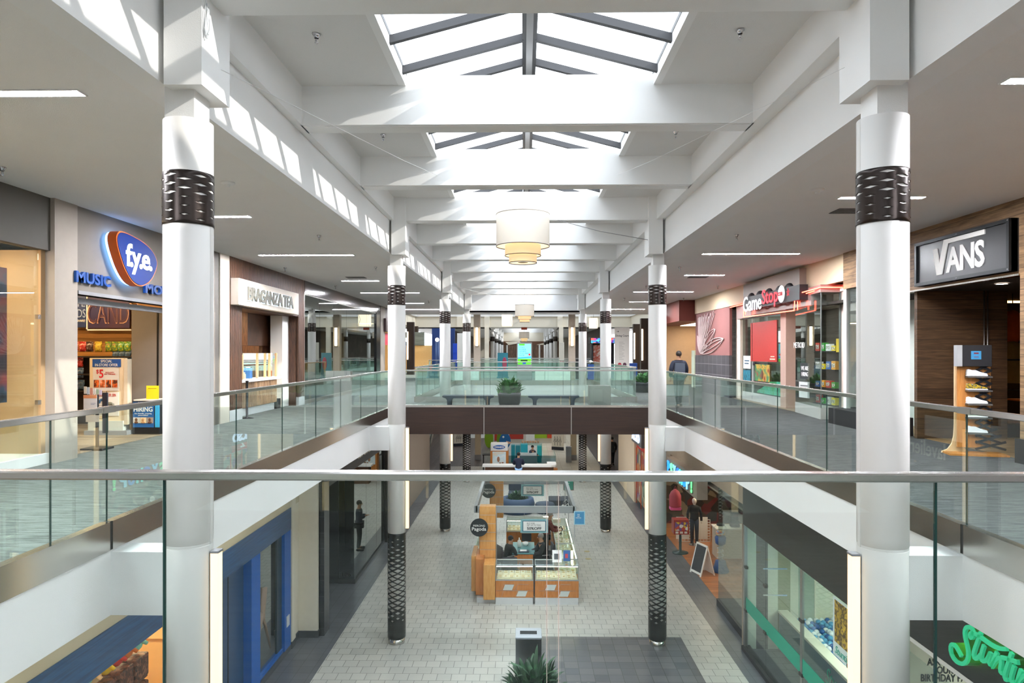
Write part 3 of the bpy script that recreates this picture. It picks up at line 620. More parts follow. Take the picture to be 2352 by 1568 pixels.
b = MB(); b.box(-8.6, -7.4, 17.7, 17.76, 0, 2.92); b.box(-9.2, -7.43, 22.2, 22.26, 0, 2.92); struct('wall_tea_side', b, SLAT)
b = MB(); b.box(-10, -7.42, 17.75, 22.3, 2.92, 2.97); struct('ceiling_tea', b, SLAT)
b = MB(); b.box(-9.7, -9.6, 17.5, 22.3, 0, 2.95); b.box(-9.7, -7.6, 17.42, 17.5, 0, 2.95); struct('wall_tea_back', b, M('E6DCC8', .7))
b = MB(); b.box(-8.55, -8.2, 20.2, 22.2, 1.95, 2.92); b.box(-8.4, -8.3, 21.6, 22.2, 0, 2); struct('wall_tea_valance', b, SLAT)
fill_panel(-9.2, -8.7, 18.3, 21.5, 2.92, 10, 'FFDDB0', lb='warm fill panel added above the tea counter')
r = T('service_counter', 'tea counter with white top and pale vertical slats', 'counter', (-7.72, 19.7, 0))
b = MB(); b.bbox(-.3, .16, -1.75, 1.6, .92, 1.0, .01); part('top', b, WHT, r)
b = slats(-1.7, 1.35, .22, .92, .1, .07, .035, .03); part('slats', b, SLATL, r); b = MB(); b.box(-.2, .02, -1.7, 1.35, .22, .92); part('body', b, SLAT, r); b = MB(); b.box(-.1, .06, -1.7, 1.2, 0, .2); part('kick_plate', b, M('C9CBCC', .4), r)
b = MB(); b.box(-.25, .08, 1.35, 1.7, 0, .3); part('black_plinth', b, BLK, r)
r = T('splash_screen', 'low glass screen in pale wood posts on the tea counter', 'screen', (-7.66, 19.7, 1.0))
for y in (-1.2, -.15, .45, .8, 1.35): b = MB(); b.box(-.03, .03, y - .03, y + .03, 0, .72); part('post', b, M('E0BE8E', .5), r)
b = MB(); b.box(-.005, .005, -1.7, 1.35, .02, .72); part('pane', b, CLEARG, r)
b = MB(); b.bbox(-8.05, -7.66, 21.62, 22.25, 0, 2.92, .01); struct('wall_tea_post', b, WHT)
r = T('pendant_lamp', 'black bell-shaped pendant over the tea counter', 'pendant lamp', (-7.72, 18.35, 0))
b = MB(); b.lathe([(.012, 2.1), (.03, 2.08), (.05, 2.0), (.1, 1.86), (.13, 1.7), (.132, 1.68), (.12, 1.68), (.02, 2.0)], cap=False); part('lamp_shade', b, BLK, r); b = MB(); b.box(-.004, .004, -.004, .004, 2.08, 2.92); part('cord', b, BLK, r)
for (py_, col, nm, lb, h_) in ((18.2, 'E9E2D6', 'jar', 'white jar at the near end of the tea counter', .2), (18.55, 'B5762E', 'jar', 'amber honey jar on the tea counter', .18), (19.35, '1F6FC0', 'carton', 'bright blue carton behind the glass screen', .3), (21.0, 'A85A20', 'jar', 'tall amber tea dispenser at the far end of the counter', .35), (19.0, 'E8D9C0', 'cup', 'cream paper cup behind the glass screen', .16)):
    r = T(nm, lb, nm, (-7.84, py_, 1.0)); b = MB()
    if nm == 'carton': b.bbox(-.09, .09, -.1, .1, 0, h_, .008)
    else: b.lathe([(.06, 0), (.075, .02), (.075, h_ * .8), (.05, h_ * .93), (.05, h_)], n=16)
    part('body', b, M(col, .35), r); b = MB(); b.cyl((0, 0), .055, h_, h_ + .025, 16); part('lid', b, WHT, r)
r = T('shop_sign', 'cream board with silver back-lit capital letters over the tea counter', 'sign')
X_ = -7.14; ya, yb = yl(548, X_), yl(686, X_); zt, zb = PX(548, 638, X_)[1], PX(548, 699, X_)[1]
b = MB(); b.box(X_ - .2, X_, ya, yb, zb, zt); part('board', b, M('E4D8C8', .6), r)
a0, a1 = yl(568, X_ + .03), yl(672, X_ + .03)
b = T_('BRAGANZA TEA', RL(X_ + .05, (a0 + a1) / 2, (zt + zb) / 2 - .01), w=a1 - a0, h=.36, depth=.03, bold=.03, space=.92); part('lettering', b, M('6E6A5E', .5), r)
b = T_('BRAGANZA TEA', RL(X_ + .012, (a0 + a1) / 2, (zt + zb) / 2 - .01), w=a1 - a0 + .03, h=.39, depth=.008, bold=.03, space=.92); part('back_light', b, E('D8F0FF', 1.3), r)
r = T('queue_post', 'short black barrier post in front of the tea counter', 'post', (-7.3, 17.95, 0))
b = MB(); b.lathe([(.17, 0), (.17, .015), (.03, .04), (.03, .95), (.04, .96), (.04, .99)], n=20); part('post', b, BLK, r)
# --- dark glass shop
ya, yb = 22.85, yl(865)
b = MB(); b.box(-7.45, -7.34, ya, yb, 3.73, SOF); struct('wall_glass_shop_header', b, M('3D2F29', .15, name='gloss_brown', noise=.05))
r = T('shop_window', 'wide dark reflective shopfront between the wood slats and the column', 'shop window', (-7.42, 0, 0))
n = 6
for i in range(n):
    a, c = ya + .06 + (yb - ya - .06) * i / n, ya + .06 + (yb - ya - .06) * (i + 1) / n
    b = MB(); b.box(-.006, .006, a + .008, c - .008, .12, 3.73); part('pane', b, MIRG, r)
b = MB(); b.box(-.05, .06, ya, ya + .06, 0, SOF); b.box(-.05, .06, ya, yb, 0, .12); b.box(-.02, .02, ya, yb, 3.70, 3.74); part('frame', b, M('A8A39C', .3, .8), r)
b = MB(); b.box(-12, -11.9, ya, 40, 0, 3.8); b.box(-12, -7.5, ya - .3, ya, 0, 3.8); b.box(-12, -7.5, ya, 40, 3.78, 3.85); struct('wall_glass_shop_back', b, M('4A4C48', .8))
b = MB(); b.box(-7.5, WL, yb, yb + .9, 0, SOF); struct('wall_black_pier', b, M('121112', .12, name='black_gloss'))
b = MB(); b.box(-7.5, WL + .02, yb + .9, yb + 2.0, 0, SOF); struct('wall_taupe_pier', b, TAUPE)
def chair(label, loc, rot, mat, lm, group=None):
    r = T('chair', label, 'chair', loc, rot, group)
    b = MB(); b.bbox(-.22, .22, -.21, .21, .43, .46, .012); part('seat', b, mat, r)
    b = MB(); b.bbox(-.21, .21, .19, .22, .5, .84, .012); part('backrest', b, mat, r)
    for sx in (-1, 1):
        for sy in (-1, 1): b = MB(); b.tube([(sx * .18, sy * .17, .43), (sx * .21, sy * .21, 0)], .014, 6); part('leg', b, lm, r)
    return r
chair('white chair just inside the dark shopfront', (-8.1, 27.0, 0), .6, WHT, M('C8A070', .5), 'white chairs in the dark shop'); chair('white chair nearer the wooden table in the dark shop', (-8.3, 25.2, 0), -1.2, WHT, M('C8A070', .5), 'white chairs in the dark shop')
r = T('table', 'pale wood table inside the dark shopfront', 'table', (-8.0, 24.2, 0)); b = MB(); b.bbox(-.35, .35, -.5, .5, .72, .76, .01); part('tabletop', b, M('D8A060', .5), r)
for sx in (-1, 1):
    for sy in (-1, 1): b = MB(); b.box(sx * .3 - .02, sx * .3 + .02, sy * .45 - .02, sy * .45 + .02, 0, .72); part('leg', b, M('D8A060', .5), r)
# --- shop past the taupe pier
y2 = yb + 2.0
b = MB(); b.box(-7.5, -7.4, y2, 41, 2.9, SOF); struct('wall_far_shop', b, DTAUPE)
b = MB(); b.box(-9.5, -9.4, y2, 43, 0, 2.9); struct('wall_far_shop_back', b, picture('shop_jumble', ['1A1513', '3A2A20', 'B8B0A0', '5A2A1A', '2A3A4A', '15100E'], 5, 'vor'))
r = T('shop_sign', 'dark red glowing sign high beside the second left column', 'sign', (-7.2, 36.7, 3.2)); b = MB(); b.box(-.15, 0, -.9, .9, -.35, .35); part('box', b, M('240A0C', .4), r); b = T_('S', RL(.01, 0, 0), w=.4, h=.45, depth=.02, bold=.03); part('lettering', b, E('E06A6A', 1.5), r)
b = MB(); b.box(-7.42, -7.36, y2 + .2, y2 + 2.4, 2.15, 2.8); solo('banner', b, M('B02A3A', .5), 'crimson banner inside the shop behind the second left column', 'banner')
b = MB(); b.box(-15, -7.3, 41, 43.3, SOF - .02, SOF); struct('ceiling_cross_left', b, SOFM)
# ================================================================ UPPER RIGHT SHOPS
PLANK = wood('weathered_planks', '6B5138', '9A7A58', 'Y', 2.2, 12, .65, .17, 'Z', .3); PLANKX = wood('dark_planks', '4A3422', '6B4E34', 'X', 2.2, 12, .65, .2, 'Z', .4)
b = MB(); b.box(7.82, 8.1, 2, 10.87, 0, SOF); b.box(7.82, 7.95, 10.87, 14.1, 2.98, SOF); b.box(7.82, 7.95, 14.1, 16.8, 3.28, SOF); struct('wall_right_planks', b, PLANK)
b = MB(); b.box(7.80, 7.96, 10.87, 14.1, 2.95, 2.98); struct('trim_30', b, STEELY)
b = MB(); b.box(7.76, 7.82, 4, 10.9, 0, .38); struct('baseboard_right', b, BLK)
b = MB(); b.box(7.95, 9.75, 13.9, 14.0, 0, 2.98); struct('wall_shoe_shop_side', b, PLANKX)
b = MB(); b.box(7.95, 14, 10.87, 18, 2.98, 3.05); struct('ceiling_shoe_shop', b, M('241C14', .8)); b = MB(); b.box(9.0, 14, 18, 18.1, 0, 3); b.box(13.5, 13.6, 10, 18, 0, 3); b.box(8.1, 14, 10.8, 10.87, 0, 3); struct('wall_shoe_shop_back', b, M('2A2119', .8))
b = MB(); b.box(8.1, 13.6, 10.87, 18, 0, .008); struct('floor_shoe_shop', b, wood('oak_floor', '8A6A48', 'B89468', 'X', 2, 10, .4, .18, 'Y'))
for x_, sd in ((9.26, 'left'), (9.33, 'right')): b = MB(); b.tube([(x_, 13.86, .008), (x_, 13.86, 2.98)], .012); solo('steel_rod', b, STEELZ, '%s one of two slim steel rods against the dark plank wall' % sd, 'rod')
fill_panel(10.8, 12.5, 16.6, 16.9, 2.98, 3, 'FFB870', lb='warm fill panel added deep in the shoe shop')
r = T('downlight', 'round downlight in the dark entrance ceiling of the shoe shop', 'ceiling light', (8.6, 12.4, 2.975)); b = MB(); b.cyl((0, 0), .09, -.01, 0, 20); part('lens', b, E('FFEEDD', 14), r); b = MB(); b.lathe([(.09, -.012), (.11, -.012), (.11, 0)], n=20, cap=False); part('ring', b, WHT, r)
# sign box
X_ = 7.66; ya, yb = yr(2100, X_), yr(2317, X_); zt = PX(2317, 500, X_)[1]; zb = PX(2317, 622, X_)[1]
r = T('shop_sign', 'large dark framed sign with white slanted letters on weathered planks', 'sign')
b = MB(); b.box(X_ + .04, 7.82, yb, ya, zb, zt); part('panel', b, M('2C2D30', .35), r)
b = MB(); b.box(X_, 7.8, yb - .0, ya, zt - .06, zt); b.box(X_, 7.8, yb, ya, zb, zb + .06); b.box(X_, 7.8, yb, yb + .06, zb + .06, zt - .06); b.box(X_, 7.8, ya - .06, ya, zb + .06, zt - .06); part('frame', b, M('23272A', .4, .5), r)
a0, a1 = yr(2143, X_ + .03), yr(2262, X_ + .03); L_ = a0 - a1; hc = PX(2200, 582, X_)[1]; Hh = .62
m_ = RR(X_ + .035, (a0 + a1) / 2, hc)
b = MB()
def lpoly(P): b.prism([(p[0] * L_, p[1] * Hh) for p in P], -.01, .012, m_ @ Matrix.Rotation(pi / 2, 4, 'X'))
lpoly([(-.5, .30), (-.41, .30), (-.36, -.16), (-.27, .5), (.5, .5), (.5, .37), (-.19, .37), (-.31, -.5), (-.42, -.5)])
part('letter_v', b, WHT, r)
b = MB(); b.add(text_mb('ANS', w=L_ * .72, h=Hh * .74, depth=.012, bold=.03, space=.95), m_ @ Matrix.Translation((L_ * .13, 0, -Hh * .12))); part('lettering', b, WHT, r)
for yy in (yb + .03, (ya + yb) / 2, ya - .03):
    for zz in (zb + .03, zt - .03): b = MB(); b.ball((X_, yy, zz), .012, 8); part('bolt', b, GREY, r)
# hanging clothes and rack
r = T('mannequin_torso', 'orange jacket on a hanging form high in the shoe shop', 'mannequin', (10.35, 14.6, 2.28))
def shirt(b, s=1.0, sl=1): b.ball((0, 0, 0), .24 * s, 14, (1, .5, 1.5)); b.tube([(-.18 * s, 0, .25 * s), (-.36 * s, -.05, 0), (-.42 * s, -.12, -.28 * s)], [.1 * s, .08 * s, .06 * s]); b.tube([(.18 * s, 0, .25 * s), (.36 * s, -.05, 0), (.42 * s, -.12, -.28 * s)], [.1 * s, .08 * s, .06 * s])
b = MB(); shirt(b); part('jacket', b, M('C0561C', .7, noise=.2), r); b = MB(); b.tube([(0, 0, .3), (0, 0, .7)], .01); part('hanger', b, BLK, r)
r = T('hanging_coat', 'olive tan coat hanging below the orange jacket', 'coat', (10.3, 14.55, 1.55)); b = MB(); b.lathe([(.05, .42), (.17, .36), (.22, .1), (.24, -.15), (.28, -.45), (.02, -.45)], n=20); part('body', b, M('8A6A2C', .8, noise=.2), r); b = MB(); b.tube([(-.16, 0, .33), (-.27, -.02, 0), (-.27, -.06, -.3)], [.07, .06, .05]); part('sleeve', b, M('8A6A2C', .8, noise=.2), r); b = MB(); b.tube([(.16, 0, .33), (.27, -.02, 0), (.27, -.06, -.3)], [.07, .06, .05]); part('sleeve', b, M('8A6A2C', .8, noise=.2), r)
r = T('clothing_rack', 'black metal frame rack in the shoe shop entrance', 'rack', (10.25, 14.3, 0)); b = MB()
for x in (-.5, .5): b.box(x - .015, x + .015, -.015, .015, 0, 1.6)
b.box(-.5, .5, -.015, .015, 1.57, 1.6); b.box(-.5, .5, -.015, .015, .35, .38); b.box(-.5, .5, -.015, .015, .95, .97); part('frame', b, BLK, r)
for i, z in enumerate((1.38, 1.12, .72)): b = MB(); b.bbox(-.35 + .1 * i, .6, .15, .5, z, z + .035, .006); solo('wall_shelf', b, M('C9702A', .5), 'orange wooden shelf of the shoe shop, %s of three' % ['highest', 'middle', 'lowest'][i], 'shelf', (10.5, 14.3, 0))
b = MB(); b.bbox(-.28, .28, -.12, .12, 0, .28, .02); solo('duffel_box', b, BLK, 'black box on the oak floor under the metal rack', 'box', (9.9, 14.1, .01))
# window right of shoe shop, black base
r = T('shop_window', 'narrow white-framed window between the shoe shop planks and the games shop', 'shop window', (7.9, 0, 0)); b = MB(); b.box(-.006, .006, 14.1, 16.75, .4, 3.28); part('pane', b, SHOPG, r); b = MB(); b.box(-.05, .05, 16.7, 16.85, 0, 3.5); b.box(-.04, .04, 15.8, 15.86, .4, 3.28); part('frame', b, WHT, r)
b = MB(); b.box(7.55, 8.1, 14.3, 17.0, 0, .38); solo('plinth', b, BLK, 'black plinth under the narrow window beside the games shop', 'plinth')
b = MB(); b.box(9.2, 9.3, 14, 17, 0, 3.3); b.box(7.95, 9.3, 16.9, 17, .4, 3.3); struct('wall_window_back', b, WHT)
# shoe display
r = T('shoe_display', 'tall wooden shoe display stand with a screen on top, outside the plank-clad shop', 'display stand', (7.62, 11.75, 0), radians(-14))
PALE = M('E2C394', .5, name='birch_ply'); ORNG = wood('orange_ply', 'B87634', 'CE8C46', 'Z', 2, 8, .45)
b = MB(); b.box(-.2, .3, 0, .03, .12, 1.5); part('back_board', b, ORNG, r)
b = MB(); prof = [(-.4, 0), (-.38, .03), (-.3, .07), (-.24, .16), (-.21, .3), (-.2, .5), (-.2, 1.5), (-.155, 1.5), (-.155, .5), (-.14, .3), (-.08, .12), (.0, .04), (.1, 0)]
b.prism(prof, -.16, -.12, Matrix.Rotation(pi / 2, 4, 'X')); b.prism([(x + .06, z) for x, z in prof[:7]] + [(-.1, .5), (.1, 0)], .1, .14, Matrix.Rotation(pi / 2, 4, 'X')) if False else None
part('side_upright', b, PALE, r)
b = MB(); b.prism([(-.38, -.22), (.5, -.22), (.5, .2), (-.38, .2)], 0, .03); part('base', b, ORNG, r)
b = MB()
def strap(p, q, w=.019):
    d = Vector((q[0] - p[0], q[1] - p[1])); n_ = Vector((-d.y, d.x)).normalized() * w
    b.prism([(p[0] + n_.x, p[1] + n_.y), (q[0] + n_.x, q[1] + n_.y), (q[0] - n_.x, q[1] - n_.y), (p[0] - n_.x, p[1] - n_.y)], .03, .05, Matrix.Rotation(pi / 2, 4, 'X'))
for i in range(13):
    z = .1 + i * .11; fl = max(0, .45 - z) * .6
    strap((.06, z), (.3 + fl, z + .13)); strap((.06, z + .13), (.3 + fl, z))
part('lattice', b, BLK, r)
b = MB(); b.bbox(-.24, .27, -.14, .02, 1.5, 1.86, .006); part('screen_housing', b, BLK, r); b = MB(); b.box(-.245, -.17, -.145, .02, 1.5, 1.86); part('screen_side', b, M('B9BBBE', .4, .5), r)
b = MB(); b.bbox(-.04, .11, -.147, -.14, 1.62, 1.76, .003); part('screen_image', b, E('2A6E96', .8), r); b = MB(); b.box(0, .07, -.15, -.147, 1.71, 1.735); b.add(text_mb('VANS', w=.07, h=.025), FR(.035, -.149, 1.66)); part('lettering', b, M('8A2A3A', .5), r)
shz = [1.335, 1.10, .87, .64, .38]
for z in shz: b = MB(); b.box(-.08, .28, -.14, 0, z - .025, z); part('shelf', b, M('6E6A66', .4, .5), r)
def shoe(label, cu, cs, loc, rot=0):
    r = T('shoe', label, 'shoe', loc, rot, 'single shoes on the wooden display stand')
    b = MB(); pr = [(-.14, .0), (-.145, .03), (-.14, .085), (-.11, .095), (-.06, .08), (-.02, .085), (.0, .075), (.05, .05), (.11, .035), (.15, .025), (.16, .0)]
    V = []; n = len(pr)
    for k, (w, s_) in enumerate(((-.036, .86), (-.03, 1), (.03, 1), (.036, .86))): V += [(x, w, .022 + z * s_) for x, z in pr]
    Fs = [tuple(range(n)), tuple(range(4 * n - 1, 3 * n - 1, -1))] + [(k * n + i, (k + 1) * n + i, (k + 1) * n + (i + 1) % n, k * n + (i + 1) % n) for k in range(3) for i in range(n)]
    b.raw(V, Fs, False); part('upper', b, cu, r); b = MB(); b.bbox(-.148, .165, -.042, .042, 0, .026, .01); part('sole', b, cs, r)
    b = MB()
    for i in range(4): b.tube([(-.03 + i * .022, -.03, .1 - i * .011), (-.03 + i * .022, .03, .1 - i * .011)], .004, 5)
    part('laces', b, WHT, r); return r
SW = M('EDEDEF', .6, name='white_canvas')
rm = Matrix.Rotation(radians(-14), 4, 'Z')
for i, (z, c, lb) in enumerate(((1.335, SW, 'white low sneaker on the top shelf of the wooden stand'), (1.10, picture('floral_print', ['1C1A18', 'D9B82A', '1C1A18', 'C9C0A0'], 26), 'black and yellow patterned sneaker on the second shelf'), (.87, SW, 'white low sneaker on the third shelf of the wooden stand'), (.64, M('B9C6B0', .6), 'pale green sneaker on the fourth shelf'), (.38, SW, 'white low sneaker on the lowest shelf of the wooden stand'))):
    p = rm @ Vector((.06, -.07, z)); shoe(lb, c, SW, (7.62 + p.x, 11.75 + p.y, z), radians(-14))
# --- games shop
b = MB(); b.box(WR - .03, 8.0, 16.85, 31.4, 3.5, SOF); struct('wall_right_cream_header', b, M('D6BFA0', .7, name='warm_cream', noise=.02))
b = MB(); b.box(8.2, 14, 17, 27, 3.32, 3.4); struct('ceiling_games_shop', b, M('D8D8D8', .7)); b = MB(); b.box(11.2, 11.3, 17, 27, 0, 3.4); b.box(8, 11.3, 16.95, 17.0, 0, 3.4); b.box(8, 11.3, 26.4, 26.5, 0, 3.4); struct('wall_games_shop_back', b, wood('grey_slat_wall', '4A4C4A', '5E605E', 'Y', 2, 12, .5, .12, 'Z', .4))
b = MB(); b.box(7.98, 11.2, 17, 26.4, 0, .01); struct('floor_games_shop', b, M('8A7A68', .6))
fill_panel(9.2, 9.5, 17.6, 20, 3.32, 6, 'FFF4E0', lb='near added fill panel in the games shop ceiling'); fill_panel(9.4, 9.7, 21.5, 25.5, 3.32, 6, 'FFF4E0', lb='far added fill panel in the games shop ceiling')
b = MB(); b.prism([(7.73, 17.85), (8.3, 17.85), (8.3, 20.1), (7.96, 20.1)], 0, .3); solo('plinth', b, M('B8B5B0', .5), 'pale grey plinth under the angled glass bay', 'plinth')
r = T('glass_bay', 'projecting angled glass bay of the games shop', 'shop window')
def vpane(r, x0, y0, x1, y1, z0, z1, mat=SHOPG, nm='pane'):
    d = Vector((x1 - x0, y1 - y0)).normalized(); n_ = Vector((-d.y, d.x)) * .006
    b = MB(); b.prism([(x0 + n_.x, y0 + n_.y), (x1 + n_.x, y1 + n_.y), (x1 - n_.x, y1 - n_.y), (x0 - n_.x, y0 - n_.y)], z0, z1); part(nm, b, mat, r)
vpane(r, 7.74, 17.87, 7.97, 20.08, .3, 3.3); vpane(r, 7.74, 17.86, 8.25, 17.86, .3, 3.3)
b = MB(); b.box(7.73, 7.75, 17.84, 17.87, .3, 3.32); b.box(8.22, 8.32, 17.82, 17.9, 0, 3.5); part('corner_trim', b, M('6E7472', .4, .4), r)
b = MB(); b.prism([(7.70, 17.8), (8.35, 17.8), (8.35, 20.4), (7.93, 20.4)], 3.3, 3.5); part('head', b, M('9A8078', .6), r)
b = MB(); b.box(8.25, 8.32, 16.9, 17.9, 0, 3.5); struct('wall_games_jamb', b, M('C8B8AA', .6))
# bay shelves and contents
r = T('display_shelf', 'black stepped shelf unit inside the glass bay', 'shelf', (8.35, 18.9, .3))
for z in (0, .45, .95, 1.45): b = MB(); b.box(-.1, .32, -.7, .7, z, z + .03); part('shelf', b, BLK, r)
b = MB(); b.box(.3, .34, -.7, .7, 0, 1.5); part('back', b, BLK, r)
gc = [('F2D21E', 'yellow'), ('E8E8E8', 'white'), ('3A9A3A', 'green'), ('C83A2A', 'red'), ('E8A030', 'orange'), ('3A70B8', 'blue')]
rr = random.Random(3)
def gbox(label, X, Y, z, w, d, h, col, grp=None, rot=0, nm='game_box'):
    r = T(nm, label, 'box', (X, Y, z), rot, grp); b = MB(); b.bbox(-d / 2, d / 2, -w / 2, w / 2, 0, h, .004, 1); part('carton', b, M(col, .45, noise=.15), r); b = MB(); b.box(-d / 2 - .002, -d / 2, -w / 2 + .02, w / 2 - .02, h * .25, h * .75); part('print', b, picture('box_print_' + col, [col, 'F0EDE0', '2A2A2A', col], 16), r); return r
sh = ['bottom', 'second', 'third', 'top']
for si, z in enumerate((.33, .78, 1.28, 1.78)):
    for k in range(4):
        c, cn = gc[(si * 2 + k) % 6]
        gbox('%s merchandise box, %s from the near end on the %s bay shelf' % (cn, ['first', 'second', 'third', 'fourth'][k], sh[si]), 8.36, 18.4 + k * .33, z + .001, .2 + .06 * rr.random(), .12, .14 + .1 * rr.random(), c, 'merchandise boxes in the glass bay')
# plane of shop front with recessed door
b = MB(); b.box(8.15, 8.45, 21.3, 21.75, 0, 3.3); struct('wall_games_pier', b, M('B89A8C', .6, name='pinkish_stone'))
b = MB(); b.box(8.15, 8.25, 25.75, 26.25, 0, 3.5); struct('trim_31', b, M('E8DACB', .6))
b = MB(); b.box(8.1, 8.3, 20.1, 26.0, 3.0, 3.5); struct('wall_games_fascia', b, M('B8A8A0', .3, name='mirror_fascia'))
r = T('shop_window', 'games shop window holding the red poster', 'shop window', (8.25, 0, 0)); b = MB(); b.box(-.006, .006, 21.75, 24.6, .3, 3.0); part('pane', b, SHOPG, r); b = MB(); b.box(-.006, .006, 24.65, 25.75, .3, 3.0); part('pane', b, SHOPG, r); b = MB(); b.box(-.03, .03, 24.6, 24.65, 0, 3.0); b.box(-.03, .03, 21.75, 25.8, .0, .3); b.box(-.03, .03, 21.75, 25.8, 2.97, 3.0); part('frame', b, M('C9C9C6', .4), r); b = MB(); b.bbox(-.06, 0, 24.3, 24.5, 1.28, 1.4, .02); part('door_handle', b, BLK, r)
def wpx(px, py, X): Y, z = PX(px, py, X); return Y, z
r = T('poster', 'large plain red poster in the games shop window', 'poster', (8.22, 0, 0)); a = wpx(1724, 741, 8.22); c = wpx(1784, 830, 8.22)
b = MB(); b.box(0, .008, c[0], a[0], 1.43, 2.80); part('sheet', b, M('C22E28', .5), r)
b = MB(); b.box(-.003, 0, c[0] + .2, c[0] + .55, 1.59, 1.62); b.box(-.003, 0, c[0] + .15, c[0] + .62, 1.5, 1.54); part('text_lines', b, M('E8D8C0', .5), r)
r = T('poster', 'green and crimson poster under the plain red one', 'poster', (8.22, 0, 0)); b = MB(); b.box(0, .008, 22.9, 24.3, .75, 1.33); part('sheet', b, picture('jungle_print', ['A02A24', '2E8A5A', 'C8A040', '8C241E'], 2.5), r); b = MB(); b.ball((-.004, 23.6, .98), .11, 14, (.05, 1, 1.5)); part('figure_shape', b, M('6A4030', .5), r)
b = MB(); b.add(text_mb('FARCRY6', w=1.1, h=.12, bold=.02), RR(-.003, 23.6, 1.24)); part('lettering', b, M('E0B040', .5), r)
b = MB(); b.wallx(8.22, .008, [(21.9, .34), (24.1, .34), (24.1, .4), (23.3, .62), (22.8, .78), (21.9, .8)]); solo('window_decal', b, picture('teal_decal', ['1E7A48', '3AA890', '2A8A50', '1C6A3A'], 2), 'green and teal decal at the bottom of the games shop window', 'decal')
r = T('poster', 'pale notice with blue text on the narrow games shop pane', 'poster', (8.22, 0, 0)); b = MB(); b.box(0, .008, 24.8, 25.6, 1.15, 1.62); part('sheet', b, M('DCE4E6', .5), r); b = MB(); b.box(-.003, 0, 24.95, 25.45, 1.42, 1.46); b.box(-.003, 0, 25.0, 25.45, 1.32, 1.36); part('text_lines', b, M('24506A', .5), r)
r = T('poster', 'small teal picture below the pale notice', 'poster', (8.22, 0, 0)); b = MB(); b.box(0, .008, 24.8, 25.6, .7, 1.1); part('sheet', b, picture('teal_print', ['123A4A', '2A8AA0', '0E2530'], 4), r)
r = T('door_sign', 'black sign with white capitals on the angled bay pane', 'sign', (7.86, 19.1, 0), radians(6)); b = MB(); b.box(-.03, -.022, -.25, .25, 1.0, 1.45); part('board', b, M('2A2E30', .5), r); b = MB(); b.add(text_mb('WE ARE\nHIRING', w=.38, h=.28), RR(-.033, 0, 1.22)); part('lettering', b, WHT, r)
r = T('door_sign', 'white notice under the black sign on the angled bay pane', 'sign', (7.86, 19.15, 0), radians(6)); b = MB(); b.box(-.03, -.022, -.28, .28, .48, .92); part('board', b, M('C9CCC8', .5), r); b = MB(); b.box(-.034, -.03, -.2, .2, .8, .83); b.box(-.034, -.03, -.2, .1, .72, .74); part('text_lines', b, M('555555', .5), r)
r = T('door_sign', 'white outlined lettering high on the angled bay pane', 'sign', (7.86, 19.5, 0), radians(6)); b = MB(); b.add(text_mb('METROID', w=.6, h=.16), RR(-.03, 0, 1.95)); part('lettering', b, WHT, r)
b = MB(); b.box(8.24, 8.25, 17.88, 18.1, 1.75, 2.1); solo('card', b, M('F2CC1A', .5), 'yellow card hanging in the near end of the glass bay', 'card')
# games sign
X_ = 7.5
r = T('shop_sign', 'projecting sign with white and red letters outlined in red neon', 'sign')
ya, yb = yr(1707, X_), yr(1800, X_); zc = 3.38
bk = MB(); bk.box(X_ + .05, X_ + .28, yb - 1.0, ya + .05, zc - .2, zc + .22)
for i, yy in enumerate((ya - .35, ya - 1.2, ya - 2.0, ya - 2.9, ya - 3.6)): bk.ball((X_ + .16, yy, zc + .05), .33, 16, (.35, 1.1, .95))
part('backing', bk, BLK, r)
y1_, y2_, y3_ = yr(1748.5, X_), yr(1750, X_), yr(1787, X_)
b = T_('Game', RR(X_, (ya + y1_) / 2, zc - .02), w=ya - y1_, h=.5, depth=.012, bold=.008, space=1.0); part('lettering', b, E('F4F6F6', .35), r, 'white lettering')
b = T_('Stop', RR(X_, (y2_ + y3_) / 2, zc + .02), w=y2_ - y3_, h=.58, depth=.012, bold=.01, space=1.0); part('lettering', b, E('E8142A', .6), r, 'red lettering')
b = MB(); yc = yr(1794.5, X_); b.ball((X_ + .0, yc, zc + .06), .25, 24, (.12, 1, 1)); part('disc', b, E('F4F4F4', .9), r); b = T_('.com', RR(X_ - .04, yc, zc + .06), w=.36, h=.12, depth=.01, bold=.03); part('lettering', b, M('B0202A', .5), r)
b = MB(); st = [(X_ - .0, yc - .5 + .12 * cos(pi / 2 + i * pi * 4 / 5), zc + .06 + .12 * sin(pi / 2 + i * pi * 4 / 5)) for i in range(6)]; b.tube(st, .008, 6); part('star', b, E('A8202A', 1), r)
b = MB(); b.box(7.68, 8.05, yr(1838, 7.7), yr(1709, 7.7), 3.5, 4.08); struct('wall_games_box', b, M('8C7A70', .5, name='taupe_metal'))
b = MB(); b.wallx(X_ + .28, .6, [(yb - 1.2, 3.02), (ya + .1, 3.02), (ya + .1, 3.5), (yb - 1.2, 3.5)]); struct('wall_games_canopy', b, M('C8BCB8', .15, .6, name='polished_canopy'))
def pt(px, py, X): Y, z = PX(px, py, X); return (X, Y, z)
NE = E('FF5A46', 7, 'neon_red')
for i, pts in enumerate(([pt(1677, 706, 7.85), pt(1708, 698, 7.85)], [pt(1708, 698, 7.6), pt(1708, 728, 7.6), pt(1824, 713, 7.6), pt(1826, 676, 7.6), (7.68, 17.75, 3.42), (8.3, 17.75, 3.42)], [pt(1712, 722, 7.65), pt(1712, 700, 7.65)], [pt(1832, 712, 7.75), pt(1832, 680, 7.75), pt(1870, 668, 7.72)])):
    b = MB(); b.tube(pts, .014, 8); solo('neon_tube', b, NE, ['short red neon tube left of the games sign', 'long red neon tube framing the games sign and running over the bay', 'short upright neon tube at the left end of the games sign', 'red neon tube bent around the head of the angled bay'][i], 'neon light')
